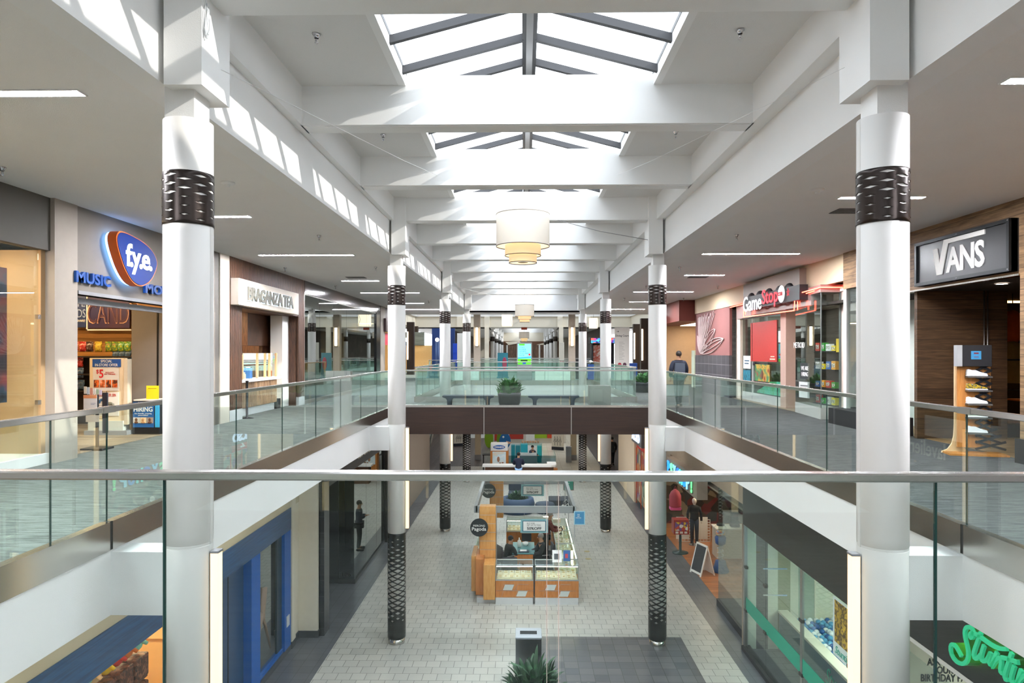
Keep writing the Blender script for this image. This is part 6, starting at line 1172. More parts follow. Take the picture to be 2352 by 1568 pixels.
# sofa island behind the kiosk
r = T('round_sofa', 'curved blue sofa ring around a plant behind the kiosk', 'sofa', (-.25, 30.6, F1)); SB = M('1E3A5C', .6, name='blue_upholstery'); prof = [(.62, 0), (.75, .02), (.78, .4), (.72, .62), (.6, .66), (.5, .6), (.48, .3)]; b = MB(); b.lathe(prof, n=40, cap=False); part('backrest', b, SB, r)
b = MB(); b.cyl((0, 0), .5, 0, .4, 30); part('planter_box', b, M('20242A', .6), r); b = MB(); leafy(b, 130, .42, .6, 21, .055); b.v = [(p[0], p[1], p[2] + .42) for p in b.v]; part('foliage', b, LEAFD, r)
r = T('ottoman', 'round grey ottoman beside the blue sofa ring', 'ottoman', (.98, 30.5, F1)); b = MB(); b.lathe([(.4, 0), (.44, .05), (.44, .36), (.4, .42), (0, .42)], n=36, cap=False); part('cushion', b, M('2E3A4C', .8), r); b = MB(); b.cyl((0, 0), .36, 0, .05, 24); part('base', b, BLK, r)
r = T('ottoman', 'square dark grey ottoman right of the round one', 'ottoman', (1.75, 31.55, F1)); b = MB(); b.bbox(-.55, .55, -.5, .5, .05, .42, .04, 3); part('cushion', b, M('2A2E38', .8), r); b = MB(); b.box(-.5, .5, -.45, .45, 0, .05); part('base', b, BLK, r)
r = T('lounge_chair', 'dark blue lounge chair beyond the sofa ring', 'chair', (-.3, 33.0, F1)); b = MB(); b.bbox(-.4, .4, -.4, .4, .1, .42, .06, 3); part('seat', b, M('16243C', .8), r); b = MB(); b.bbox(-.4, .4, .25, .42, .4, .85, .06, 3); part('backrest', b, M('16243C', .8), r); b = MB(); b.box(-.35, .35, -.35, .35, 0, .1); part('base', b, BLK, r)
for i, (px_, py_) in enumerate(((1348, 1266), (1351, 1283))):
    X, Y = PZ(px_, py_, F1); b = MB(); b.lathe([(.1, 0), (.1, .004), (.085, .006), (0, .006)], n=24, cap=False); solo('floor_cover', b, M('B8A878', .4, .5), 'round brass floor cover right of the kiosk, %s' % ['farther', 'nearer'][i], 'floor cover', (X, Y, F1 + .003))
for i, px_ in enumerate((1328, 1353)):
    X, Y = PZ(px_, 1600, F1 + .4); r = T('bowl_stand', 'cream bowl at the bottom edge of the photo, %s one' % ['left', 'right'][i], 'bowl', (X, Y, F1)); b = MB(); b.lathe([(.05, .5), (.1, .56), (.11, .62), (.09, .62), (.04, .54)], n=18, cap=False); part('bowl', b, M('E8DFA8', .4), r); b = MB(); b.cyl((0, 0), .02, 0, .52, 10); b.cyl((0, 0), .12, 0, .02, 18); part('stand', b, BLK, r)  # plain cream bowl on a black stand, gives no light
# ================================================================ COURT AND FAR WING
CW = M('E2DBCB', .6, name='court_white', noise=.02)
b = MB(); b.box(-16, 16, 64.6, 65.2, SOF, 7.0); b.box(-10.6, -10.2, 43.3, 64.6, SOF, 7.0); b.box(10.2, 10.6, 43.3, 64.6, SOF, 7.0); struct('wall_court_header', b, CW)
b = MB(); b.box(-10.18, 10.18, 64.5, 64.6, SOF + .6, 5.0) if False else b.box(-10.2, 10.2, 64.45, 64.6, 5.15, 5.4); b.box(-10.2, -10.05, 43.3, 64.6, 5.15, 5.4); b.box(10.05, 10.2, 43.3, 64.6, 5.15, 5.4); struct('trim_50', b, WHITE)
b = MB()
for x in (-6.0, -3.4, 3.5, 6.1): b.box(x - .25, x + .25, 64.4, 64.6, SOF, 5.15)
struct('trim_51', b, CW)
b = MB(); b.box(-22, -10.6, 43.3, 66, SOF, 4.3); b.box(10.6, 22, 43.3, 66, SOF, 4.3); b.box(-16, 16, 65.2, 68.2, SOF, 4.3); struct('ceiling_court_side', b, SOFM)
b = MB()
for y in range(44, 65, 3): b.box(-10.6, 10.6, y - .1, y + .1, 6.7, 7.0)
for x in (-7, -3.5, 0, 3.5, 7): b.box(x - .06, x + .06, 43.3, 64.6, 6.9, 7.0)
struct('window_court_frames', b, RIDG)
b = MB(); b.box(-10.6, 10.6, 43.3, 64.6, 7.02, 7.03); struct('window_court_glass', b, glass('court_glass', (.62, .63, .64), .3))
b = MB(); b.box(CX - 1.8, CX + 1.8, 68.2, 112, 5.75, 5.76); struct('window_far_glass', b, glass('far_glass', (.85, .86, .87), .3))
b = MB(); b.box(CX - 3.4, CX - 1.75, 65.2, 112, 5.5, 5.9); b.box(CX + 1.75, CX + 3.4, 65.2, 112, 5.5, 5.9); b.box(CX - 1.8, CX + 1.8, 65.2, 68.2, 5.5, 5.9); struct('ceiling_far_coffer', b, WHITE)
for sx, nm in ((-1, 'left'), (1, 'right')):
    b = MB(); b.bbox(CX + sx * 3.02 - .21, CX + sx * 3.02 + .21, 43.35, 43.8, 0, 4.16, .01); solo('square_pier', b, M('B5A899', .6, name='taupe_pier'), 'square taupe pier at the %s of the far court entrance' % nm, 'pier', kind='thing')
    r = T('wall_sconce', 'tall warm wall lamp on the %s square pier' % nm, 'wall lamp', (CX + sx * 3.02, 43.33, 2.75)); b = MB(); b.bbox(-.075, .075, -.12, -.02, -.58, .58, .02); part('diffuser', b, E('FFEBC8', 7), r); b = MB(); b.box(-.085, .085, -.13, 0, .58, .62); b.box(-.085, .085, -.13, 0, -.62, -.58); b.box(-.085, .085, -.02, 0.02, -.62, .62); part('bracket', b, M('3A2A1E', .5), r)
    b = MB(); b.box(CX + sx * 3.5 - .2, CX + sx * 3.5 + .2, 64.2, 64.6, 0, SOF); solo('square_pier', b, CW, 'white square pier at the %s of the far wing entrance' % nm, 'pier', kind='thing')
# court side piers with bar lights
for i, (x, y, sd) in enumerate(((-9.9, 62.5, 'left'), (-8.9, 54, 'left'), (9.6, 58, 'right'), (8.6, 48.5, 'right'))):
    b = MB(); b.box(x - .28, x + .28, y - .25, y + .25, 0, SOF); solo('square_pier', b, M('33251E', .4, name='dark_pier'), 'dark brown pier on the %s side of the far court, %s' % (sd, 'farther' if i in (0, 2) else 'nearer'), 'pier', kind='thing')
    b = MB(); b.bbox(-.05, .05, -.06, 0, -1.1, 1.1, .015); solo('wall_sconce', b, E('FFEBC8', 6), 'warm bar lamp on the %s dark pier of the %s court side' % ('farther' if i in (0, 2) else 'nearer', sd), 'wall lamp', (x - .2, y - .26, 2.3))
# lower court walls
b = MB(); b.box(-22, 22, 64.9, 65, F1, -.655); struct('wall_court_lower_far', b, CREAM); b = MB(); b.box(-22, -14, 43, 66, F1 - .1, 5); struct('wall_court_left', b, CREAM); b = MB(); b.box(14, 22, 43, 66, F1 - .1, 5); struct('wall_court_right', b, CREAM)
# shops on the court, upper level
b = MB(); b.box(-13.9, -10.7, 62.0, 62.1, 0, SOF); b.box(-14, -13.9, 43.3, 62, 0, SOF); struct('wall_court_shop_left', b, M('DDBE88', .7, name='honey_wall'))
fill_panel(-13.5, -11, 56, 57, SOF, 9, 'FFE2B0', lb='fill panel added over the honey coloured shop'); fill_panel(11, 13.5, 52, 53, SOF, 9, 'FFE2B0', lb='fill panel added over the arcade side of the court')
def fbox(nm, lb, cat, X0, X1, Y, z0, z1, mat, d=.3, extra=None):
    r = T(nm, lb, cat, ((X0 + X1) / 2, Y, 0)); h = (X1 - X0) / 2; b = MB(); b.bbox(-h, h, 0, d, z0, z1, .01, 1); part('body', b, mat, r); return r, h
def fpx(x0, x1, y0, y1, Y): a = PY(x0, y0, Y); c = PY(x1, y1, Y); return a[0], c[0], max(0, c[1]), a[1]
x0, x1, z0, z1 = fpx(1187, 1222, 786, 872, 43.0)
r = T('digital_sign', 'free-standing screen with a green and blue public health notice', 'digital sign', ((x0 + x1) / 2, 43.0, 0)); h = (x1 - x0) / 2
b = MB(); b.bbox(-h, h, 0, .2, 0, z1, .02, 1); part('housing', b, M('A9A6A8', .4, .3), r); b = MB(); b.box(-h + .07, h - .07, -.01, 0, 1.0, z1 - .1); part('screen', b, E('7ADFF0', .9), r)
b = MB(); b.box(-h + .07, h - .07, -.014, -.01, 1.0, 1.36); b.box(-h + .14, -h + .5, -.014, -.01, z1 - .2, z1 - .1); part('green_area', b, E('5AE01E', .8), r); b = MB(); b.wallx(0, .003, [(0, 0), (.86, .06), (.86, .14), (0, .08)]); b.v = [(p[1] - h + .07, -.016 - p[0], p[2] + 1.36) for p in b.v]; part('wave', b, E('2A9AD8', .8), r)
b = MB(); zt = z1 - .34; b.add(text_mb('PLEASE', w=.26, h=.06), FR(-h + .32, -.016, z1 - .15))
for i, (s_, w) in enumerate((('STAY', .34), ('HOME', .42), ('WHEN', .42), ('YOU ARE', .62), ('SICK.', .36))): b.add(text_mb(s_, w=w, h=.095), FR(-h + .16 + w / 2, -.016, zt + .02 - i * .125))
part('lettering', b, M('123A5A', .5), r); b = MB(); b.ball((h - .16, -.02, 1.62), .07, 12, (1, .2, 1)); part('red_dot', b, E('C8203A', .8), r); b = MB(); b.box(-.24, .2, -.018, -.014, 1.2, 1.29); part('bar', b, BLK, r); b = MB(); b.box(-.12, .1, -.018, -.014, 1.02, 1.15); part('logo_block', b, M('1E6AD8', .5), r)
x0, x1, z0, z1 = fpx(1147, 1169, 810, 838, 50.0); r = T('poster_stand', 'turquoise poster with a figure in pink beyond the health notice', 'poster', ((x0 + x1) / 2, 46.5, 0)); h = (x1 - x0) / 2; b = MB(); b.box(-h, h, 0, .05, .1, z1); b.box(-h - .05, h + .05, -.1, .15, 0, .1); part('board', b, M('3A9AB0', .5), r); b = MB(); b.ball((h * .35, -.01, 1.0), .2, 12, (.8, .1, 2.2)); part('figure_shape', b, M('C84A6A', .5), r)
for i, (p0, p1, c, lb) in enumerate(((1229, 1251, 'E8EBE2', 'white low counter right of the health notice, nearer the middle'), (1252, 1310, 'E4E8E0', 'long white low counter in the court'), (1040, 1100, 'D8DDD8', 'white low counter left of the health notice'))):
    x0, x1, z0, z1 = fpx(p0, p1, 852, 870, 41.6); fbox('low_counter', lb, 'counter', x0, x1, 41.6, 0, z1, M(c, .4), .5)
# direction banner
x0, x1, z0, z1 = fpx(1412, 1446, 752, 850, 44.0); r = T('direction_banner', 'tall pale banner pointing to the dining court', 'sign', ((x0 + x1) / 2, 44.0, 0)); h = (x1 - x0) / 2
b = MB(); b.box(-h, h, 0, .08, 0, z1); part('panel', b, M('E4E0DA', .5, noise=.05, scale=2), r); b = MB(); b.add(text_mb('Dining Court', w=h * 1.8, h=.16, bold=.01), FR(0, -.01, z1 - .54)); b.box(-h + .12, -h + .26, -.012, 0, z1 - .265, z1 - .245); b.prism([(-h + .27, z1 - .255), (-h + .19, z1 - .19), (-h + .22, z1 - .255), (-h + .19, z1 - .32)], 0, .01, Matrix.Rotation(pi / 2, 4, 'X')); part('lettering', b, BLK, r)
b = MB()
for i in range(12): b.box(-.2, -.2 + (.28, .36, .2, .3)[i % 4], -.005, 0, z1 - .95 - i * .1, z1 - .93 - i * .1)
part('text_lines', b, M('9A9690', .5), r); b = MB(); b.ball((-.16, 0, .98), .12, 16, (1, .1, 1)); part('red_dot', b, M('B8283A', .5), r); b = MB(); b.ball((.16, 0, .98), .12, 16, (1, .1, 1)); part('purple_dot', b, M('5A3048', .5), r)
x0, x1, z0, z1 = fpx(1285, 1296, 786, 822, 60.0); r, h = fbox('direction_banner', 'distant pale banner with two red dots', 'sign', x0, x1, 60.0, 0, z1, M('E0DCD0', .5), .08); b = MB(); b.ball((-.08, -.01, .95), .07, 10, (1, .2, 1)); b.ball((.1, -.01, .95), .07, 10, (1, .2, 1)); part('red_dot', b, M('B8283A', .5), r)
# arcade cabinet
x0, x1, z0, z1 = fpx(1354, 1413, 775, 848, 46.2); r = T('arcade_cabinet', 'wide prize machine with colourful lit header and blue base', 'arcade machine', ((x0 + x1) / 2, 46.0, 0)); h = (x1 - x0) / 2
b = MB(); b.bbox(-h, h, 0, .8, z1 - .42, z1, .03); part('header_housing', b, BLK, r); b = MB(); b.box(-h + .08, h - .08, -.01, 0, z1 - .37, z1 - .04); part('header_print', b, picture('arcade_print', ['3A2A7A', 'D8409A', '40A0E0', 'E86A5A', '6A3AA0', '50D0D8'], 7, 'vor', .8), r)
b = MB(); b.box(-h + .1, -h + .2, 0, .8, .9, z1 - .4); b.box(h - .2, h - .1, 0, .8, .9, z1 - .4); b.box(-h + .1, h - .1, .78, .8, .9, z1 - .4); part('frame', b, BLK, r); b = MB(); b.bbox(-h + .1, h - .1, 0, .8, 0, .92, .02); part('base', b, M('1A4AA8', .4), r); b = MB(); b.box(-h + .3, 0, .6, .62, 1.0, z1 - .5); part('prize_poster', b, picture('prize_print', ['D8B8A0', 'C84A2A', 'E8D8C8'], 4), r)
b = MB(); b.bbox(-.4, .4, 0, .4, 0, 1.05, .02); solo('kiosk_box', b, M('1E52B0', .4), 'plain blue kiosk box right of the direction banner', 'kiosk', (PY(1450, 820, 45)[0], 45, 0)); b = MB(); b.bbox(-.35, .35, 0, .3, 0, 1.3, .02); solo('kiosk_box', b, BLK, 'black cabinet between the third right column and the prize machine', 'kiosk', (PY(1352, 830, 45.5)[0] - .5, 45.4, 0))
b = MB(); b.ball((0, 0, 0), .13, 16); solo('football', b, picture('football', ['F0F0F0', 'F0F0F0', '1A1A1A'], 9, 'vor'), 'black and white ball decoration by the blue kiosk', 'ball', (PY(1357, 834, 44.5)[0], 44.5, 1.12))
b = MB(); b.bbox(-.2, .2, -.1, .1, .0, .99, .01); solo('pedestal', b, M('1E52B0', .4), 'narrow blue pedestal under the black and white ball', 'pedestal', (PY(1357, 834, 44.5)[0], 44.5, 0))
# lamp globes, blue doors, blinds at the left
x0, x1, z0, z1 = fpx(1000, 1012, 770, 840, 58); fbox('blue_panel', 'deep blue shop panel on the left of the court', 'panel', x0 - .3, x1 + 1.2, 58, 0, z1 + .6, M('1A3A7A', .5))
for i, px_ in enumerate((1004, 934)):
    X, z = PY(px_, 780, 55); r = T('globe_lamp', 'globe street-style lamp by the blue panels, %s' % ['nearer the middle', 'farther left'][i], 'lamp', (X, 55, 0)); b = MB(); b.ball((0, 0, z), .16, 16); part('globe', b, E('FFF0DC', 3), r); b = MB(); b.cyl((-.08, 0), .03, 0, z - .12, 10); b.cyl((.08, 0), .03, 0, z - .12, 10); part('pole', b, M('6A82A8', .4, .5), r); b = MB(); b.cyl((0, 0), .3, 0, .06, 20); part('base', b, M('5A6A80', .4), r)
x0, x1, z0, z1 = fpx(1040, 1052, 770, 842, 56); fbox('blue_panel', 'bright blue panel behind the third left column', 'panel', x0, x1, 56, 0, 2.5, M('1648C8', .5)); x0, x1, z0, z1 = fpx(1050, 1064, 765, 842, 54); fbox('white_kiosk', 'white cabinet with a dark square between the third and fourth left columns', 'kiosk', x0, x1, 54, 0, z1, WHT)
b = MB(); b.box(-11.5, -8.9, 61.5, 61.6, 2.4, 3.6); solo('window_blind', b, wood('grey_blind', '6A7672', '8A9692', 'X', 2, 20, .5, .12, 'Z'), 'grey slatted blind over the honey coloured shop', 'blind'); b = MB(); b.box(-11.5, -8.0, 61.6, 61.7, .0, 2.4); solo('shop_partition', b, M('DDBB80', .6), 'honey yellow partition under the grey blind', 'partition')
# hanging lanterns in court and drums in the far wing
for (px_, py_, Y, w, hh, lb) in ((1165, 734, 58, .45, 1.1, 'angular paper lantern left of the second drum lamp'), (1363, 742, 60, .35, .9, 'slim white lantern at the right of the court')):
    X, z = PY(px_, py_, Y); r = T('paper_lantern', lb, 'pendant lamp', (X, Y, z)); b = MB(); b.prism([(-w, -w * .7), (w, -w), (w * .8, w), (-w, w)], -hh * .5, hh * .5); part('lamp_shade', b, E('FFEBCB', 1.2), r); b = MB()
    for (x, y) in ((-w, -w * .7), (w, -w)): b.tube([(x, y, -hh * .5), (x * .6, y, 0), (x, y, hh * .5)], .012, 5)
    b.tube([(0, 0, hh * .5), (0, 0, 7.0 - z)], .01, 5); part('wire_frame', b, BLK, r)
# far wing
for sgn, nm in ((-1, 'left'), (1, 'right')):
    xf = CX + sgn * 3.34
    b = MB(); b.box(xf, sgn * 12, 65.3, 112, SOF, 6); struct('ceiling_far_' + nm, b, SOFM)
    b = MB(); b.box(xf - sgn * .01, xf + sgn * .2, 68.2, 112, SOF, 5.5); struct('trim_6' + ('0' if sgn < 0 else '1'), b, WHITE)
    b = MB(); b.box(sgn * 7.5, sgn * 7.7, 65.3, 112, 0, SOF); struct('wall_far_' + nm, b, M('4A3E36', .6, name='far_shops', noise=.4, scale=.4))
b = MB()
for y in range(69, 112, 4): b.box(CX - 3.3, CX + 3.3, y - .2, y + .2, BB, 5.7)
struct('trim_62', b, WHITE)
b = MB(); b.box(-12, 12, 112, 112.2, F1, 7); struct('wall_end', b, CW); b = MB(); b.box(-6, 6, 111.9, 112, 0, 3.62); struct('wall_end_brown', b, M('6A4A36', .6, name='end_brown'))
for x, sd in ((-2.6, 'left'), (2.7, 'right')): b = MB(); b.box(x - .12, x + .12, 111.5, 111.68, 0, 3.0); solo('white_post', b, WHT, '%s white post in front of the far slatted gate' % sd, 'post')
b = MB(); b.box(-4.5, 4.5, 111.7, 111.9, .2, 3.0); solo('slatted_gate', b, wood('brown_slats', '3A2A22', '8A6A54', 'Z', 3, 20, .5, .4, 'X', .3), 'brown vertical slatted gate at the very end of the far wing', 'gate')
r = T('wall_sculpture', 'white winglike shapes above the slatted gate at the far end', 'sculpture'); b = MB(); b.prism([(-2.9, 3.5), (-.6, 3.6), (-.3, 3.4), (-1.2, 3.2), (-2.4, 3.0), (-2.6, 3.25)], -111.8, -111.7, Matrix.Rotation(pi / 2, 4, 'X')); part('left_wing', b, M('F0E6D4', .5), r); b = MB(); b.prism([(4.4, 3.5), (3.2, 3.3), (2.2, 3.05), (4.3, 3.0)], -111.8, -111.7, Matrix.Rotation(pi / 2, 4, 'X')); part('right_wing', b, M('F0E6D4', .5), r)
b = MB(); b.box(-.28, .28, -.03, .03, -.12, .12); solo('exit_sign', b, M('A8442E', .5), 'small reddish sign hanging in front of the far wing', 'sign', (PY(1204, 755, 64)[0], 64.9, SOF - .121))
railing('distant glass railing on the left of the far wing', (XL, 66.5), (XL, 110), [4 * i for i in range(1, 10)]); railing('distant glass railing on the right of the far wing', (XR, 66.5), (XR, 110), [4 * i for i in range(1, 10)]); railing('distant glass railing across the start of the far wing', (XL, 66.2), (XR, 66.2), [2, 4, 6])
# ---------------- lower court: bakery kiosk, escalator, play panels
r = T('bakery_kiosk', 'wooden bakery kiosk with white sign box, poster and curved white counter', 'kiosk', (0, 0, 0))
def K(x0, x1, y0, y1, Y): a = PY(x0, y0, Y); c = PY(x1, y1, Y); return a[0], c[0], c[1], a[1]
x0, x1, z0, z1 = K(1127, 1166, 1018, 1035, 39.8); b = MB(); b.bbox(x0, x1, 39.8, 40.4, z0, z1, .01); part('sign_box', b, WHT, r)
b = MB(); b.ball(((x0 + x1) / 2, 39.79, (z0 + z1) / 2), .2, 20, (1.75, .05, .62)); part('sign_badge', b, M('1A5AA8', .4), r); b = MB(); b.add(text_mb('CINNABON', w=.56, h=.12, bold=.03), FR((x0 + x1) / 2, 39.775, (z0 + z1) / 2)); part('lettering', b, WHT, r)
zb = z0; x0, x1, z0, z1 = K(1126, 1168, 1034, 1078, 39.8); b = MB(); b.bbox(x0, x1, 39.82, 40.35, F1, zb, .01); part('wood_body', b, OAK, r); x0, x1, z0, z1 = K(1131, 1162, 1037, 1067, 39.8); b = MB(); b.box(x0, x1, 39.8, 39.82, z0, z1); part('poster', b, picture('drink_print', ['D8EEF2', 'EEF6F6', 'D8EEF2', 'E8E0D0'], 2), r); b = MB(); b.ball((x0 + .35, 39.79, z0 + .32), .1, 14, (.8, .1, 1.6)); b.ball((x0 + .6, 39.79, z0 + .12), .07, 12, (1, .1, .6)); b.ball((x0 + .45, 39.79, z0 + .1), .06, 12, (1, .1, .6)); part('food_picture', b, M('A87A60', .6), r)
x0, x1, z0, z1 = K(1166, 1276, 1046, 1066, 39.9); b = MB(); b.box(x0, x1, 39.9, 39.92, F1 + .5, z1); b.box(x1, x1 + .02, 39.9, 42.5, F1 + .5, z1); part('glass_front', b, glass('frosted_case', (.62, .72, .74), 2, .1), r); b = MB(); b.box(x0, x1, 39.95, 42.4, F1, F1 + .6); b.box(x0 + .7, x0 + 1.7, 40.0, 40.5, F1 + .6, z1 + .1); part('counter_body', b, M('C0C6C4', .4), r)
b = MB(); b.box(x0 - .1, x1 + .1, 39.6, 39.95, F1 + .0, F1 + .42); part('wood_base', b, OAK, r)
x0, x1, z0, z1 = K(1108, 1279, 1070, 1084, 36.9); b = MB(); pts = [(x0, 36.9), (x1 - .3, 36.9), (x1 - .08, 37.05), (x1, 37.4), (x1, 38.2), (x1 - .5, 38.2), (x1 - .5, 37.5), (x0, 37.5)]; b.prism(pts, F1 + .94, F1 + 1.04); part('white_counter', b, WHT, r); b = MB(); b.prism([(p[0] + (.15 if p[0] < 0 else -.15), p[1] + .08) for p in pts], F1, F1 + .94); part('counter_front', b, M('5A3A26', .5), r)
for i, (p0, p1, q0, q1, c, lb) in enumerate(((1174, 1183, 1022, 1034, '1A8A98', 'leftmost'), (1184, 1195, 1023, 1034, '1A7A88', 'second'), (1196, 1212, 1020, 1034, '1A98A8', 'third'), (1234, 1244, 1024, 1035, '1AA0A0', 'rightmost'))):
    x0, x1, z0, z1 = K(p0, p1, q0, q1, 40.6); b = MB(); b.bbox(x0, x1, 40.6, 41.1, F1 + .6, z1, .02); solo('oven', b, M(c, .4), 'teal fronted machine on the bakery kiosk, %s' % lb, 'machine', group='teal machines of the bakery')
for i in range(7): b = MB(); b.lathe([(.05, 0), (.06, .12), (.05, .14)], n=12); solo('cup_stack', b, M('E0B090', .5), 'peach cup on the back shelf of the bakery, %s from the left' % ords[i], 'cup', (PY(1200 + i * 6, 1015, 42.6)[0], 42.6, PY(1200, 1017, 42.6)[1]), group='cups on the bakery shelf')
b = MB(); x0, x1, z0, z1 = K(1195, 1245, 1017, 1022, 42.7); b.box(x0, x1, 42.5, 42.9, z1 - .12, z1 - .02); b.box(x0, x0 + .05, 42.6, 42.8, F1, z1); b.box(x1 - .05, x1, 42.6, 42.8, F1, z1); solo('wall_shelf', b, M('A8C0B8', .4), 'glass back shelf of the bakery kiosk', 'shelf')
# play area panels
def disc_panel(nm, lb, px_, py_, rx, ry, Y, c, eye=False):
    X, z = PY(px_, py_, Y); r = T(nm, lb, 'play board', (X, Y, z)); R_ = rx * Y / 1568; Q = ry * Y / 1568; b = MB(); b.lathe([(1, -.06), (1, .06)], n=32); b.v = [(p[0] * R_, p[2], p[1] * Q) for p in b.v]; part('disc', b, M(c, .5), r)
    b = MB(); b.box(-.04, .04, .06, .12, F1 - z, 0); part('post', b, GREY, r)
    if eye: b = MB(); b.ball((-R_ * .3, -.08, Q * .5), .08, 10, (1, .3, 1)); part('eye', b, WHT, r); b = MB(); b.prism([(R_ * .2, 0), (R_ * 1.3, -Q * .2), (R_ * .3, -Q * .5)], .06, .1, Matrix.Rotation(pi / 2, 4, 'X')); part('beak', b, M('E8B89A', .5), r)
disc_panel('play_board', 'lime green round play panel left of the bakery', 1123, 1006, 10, 22, 51, '8AB020'); disc_panel('play_board', 'blue round bird-like play panel above the bakery sign', 1160, 1012, 13, 18, 50.5, '1A6AA8', True); disc_panel('play_board', 'olive green round play panel behind the blue one', 1150, 1008, 9, 20, 51.5, '7A9A20')
for i, (p0, p1, q0, q1, c, lb) in enumerate(((1170, 1202, 999, 1008, 'B03020', 'long red wall panel of the play area'), (1228, 1256, 999, 1006, '9ABA1A', 'lime green wall panel of the play area'), (1257, 1292, 996, 1006, 'D84A1E', 'orange red wall panel of the play area'), (1136, 1142, 998, 1012, 'C0402A', 'small red panel beside the green discs'), (1208, 1228, 996, 1012, 'E8E4DC', 'white wall panel of the play area'))):
    x0, x1, z0, z1 = K(p0, p1, q0, q1, 53.9); b = MB(); b.bbox(x0, x1, 53.85, 53.95, z0, z1 + .3, .01); solo('play_board', b, M(c, .5), lb, 'play board')
b = MB(); b.box(-2.4, 3.4, 54, 54.1, F1, -3.6); solo('play_wall', b, M('E6DFD0', .6), 'long white wall closing off the play area', 'wall')
for i, (p0, p1, q0, q1, Y) in enumerate(((1042, 1066, 996, 1018, 52), (1266, 1295, 1002, 1026, 50))):
    x0, x1, z0, z1 = K(p0, p1, q0, q1, Y); r = T('play_fence', 'white screen with drawn trees at the %s of the play area' % ['left', 'right'][i], 'screen', ((x0 + x1) / 2, Y, 0), [.35, -.45][i]); h = (x1 - x0) / 2; b = MB(); b.box(-h, h, 0, .08, z0, z1 + .5); part('board', b, M('E8DCC8', .6), r); b = MB(); b.box(-h, h, -.02, .1, F1, z0); part('base', b, M('26282E', .6), r); b = MB()
    for k in range(3): x = -h + .25 + k * (2 * h - .5) / 2; b.tube([(x, -.01, z0 + .1), (x, -.01, z1 - .2)], .012, 4); b.tube([(x - .1, -.01, z0 + .35), (x, -.01, z1), (x + .1, -.01, z0 + .35)], .012, 4)
    part('drawing', b, BLK, r)
for i, px_ in enumerate((1098, 1317)):
    X = PY(px_, 1060, 45.5)[0]; b = MB(); b.bbox(-.19, .19, -.2, .2, .35, 4.7, .01); b2 = MB(); b2.box(-.21, .21, -.22, .22, 0, .35); r = T('square_pier', 'beige square pier of the lower court, %s one' % ['left', 'right'][i], 'pier', (X, 45.5, F1), kind='thing'); part('shaft', b, M('BFAF94', .6), r); part('foot', b2, GREY, r)
bin_('small square steel bin by the right beige pier of the lower court', (PY(1306, 1060, 44.5)[0], 44.5, F1), .35, .35, 1.0)
r = T('tall_table', 'black high table left of the bakery kiosk', 'table', (PY(1120, 1065, 41)[0], 41, F1)); b = MB(); b.bbox(-.3, .3, -.3, .3, 1.0, 1.04, .01); part('tabletop', b, BLK, r)
for sx in (-1, 1):
    for sy in (-1, 1): b = MB(); b.box(sx * .25 - .02, sx * .25 + .02, sy * .25 - .02, sy * .25 + .02, 0, 1.0); part('leg', b, BLK, r)
r = T('escalator', 'escalator rising at the far left of the lower court', 'escalator', (-6.55, 42.5, F1), 0)
ex = 5.39 / 9.6
for s_ in (-1, 1):
    b = MB(); b.raw([(s_ * .55 - .03, 0, 0), (s_ * .55 + .03, 0, 0), (s_ * .55 + .03, 9.6, 5.39), (s_ * .55 - .03, 9.6, 5.39), (s_ * .55 - .03, 0, .5), (s_ * .55 + .03, 0, .5), (s_ * .55 + .03, 9.6, 5.89), (s_ * .55 - .03, 9.6, 5.89)], [(0, 1, 2, 3), (4, 7, 6, 5), (0, 4, 5, 1), (3, 2, 6, 7), (0, 3, 7, 4), (1, 5, 6, 2)], False); part('skirt', b, STEELY, r)
    b = MB(); b.raw([(s_ * .55, -.3, .3), (s_ * .55, 9.6, 5.8), (s_ * .55, 9.6, 6.4), (s_ * .55, -.3, .95)], [(0, 1, 2, 3)], False); part('glass_side', b, RAILG, r); b = MB(); b.tube([(s_ * .55, -.3, .3), (s_ * .55, -.45, .6), (s_ * .55, -.3, .95), (s_ * .55, 9.6, 6.45)], .045, 8); part('handrail', b, M('9FB0B0', .3, .3), r)
b = MB()
for k in range(24): y = k * .4; b.box(-.5, .5, y, y + .4, y * ex - .05, y * ex + .2)
part('steps', b, M('2A2E30', .5), r)['kind'] = 'stuff'
for i, (x, y) in enumerate(((-5.2, 46.3),)):
    r = T('handrail_fence', 'pale slanted railing beside the escalator foot', 'railing', (x, y, F1)); b = MB()
    for k in range(6): b.box(-.02, .02, k * .5, k * .5 + .04, 0, 1.0)
    b.box(-.03, .03, 0, 2.6, 1.0, 1.06); part('frame', b, WHT, r)
# glowing panels added to brighten the space under the slab before the court
for i in range(4): fill_panel(-6 + i * 3.6, -5 + i * 3.6, 40.2, 40.5, -.655, 8, 'FFF0D8', lb='fill panel added over the bakery, %s from the left' % ords[i])
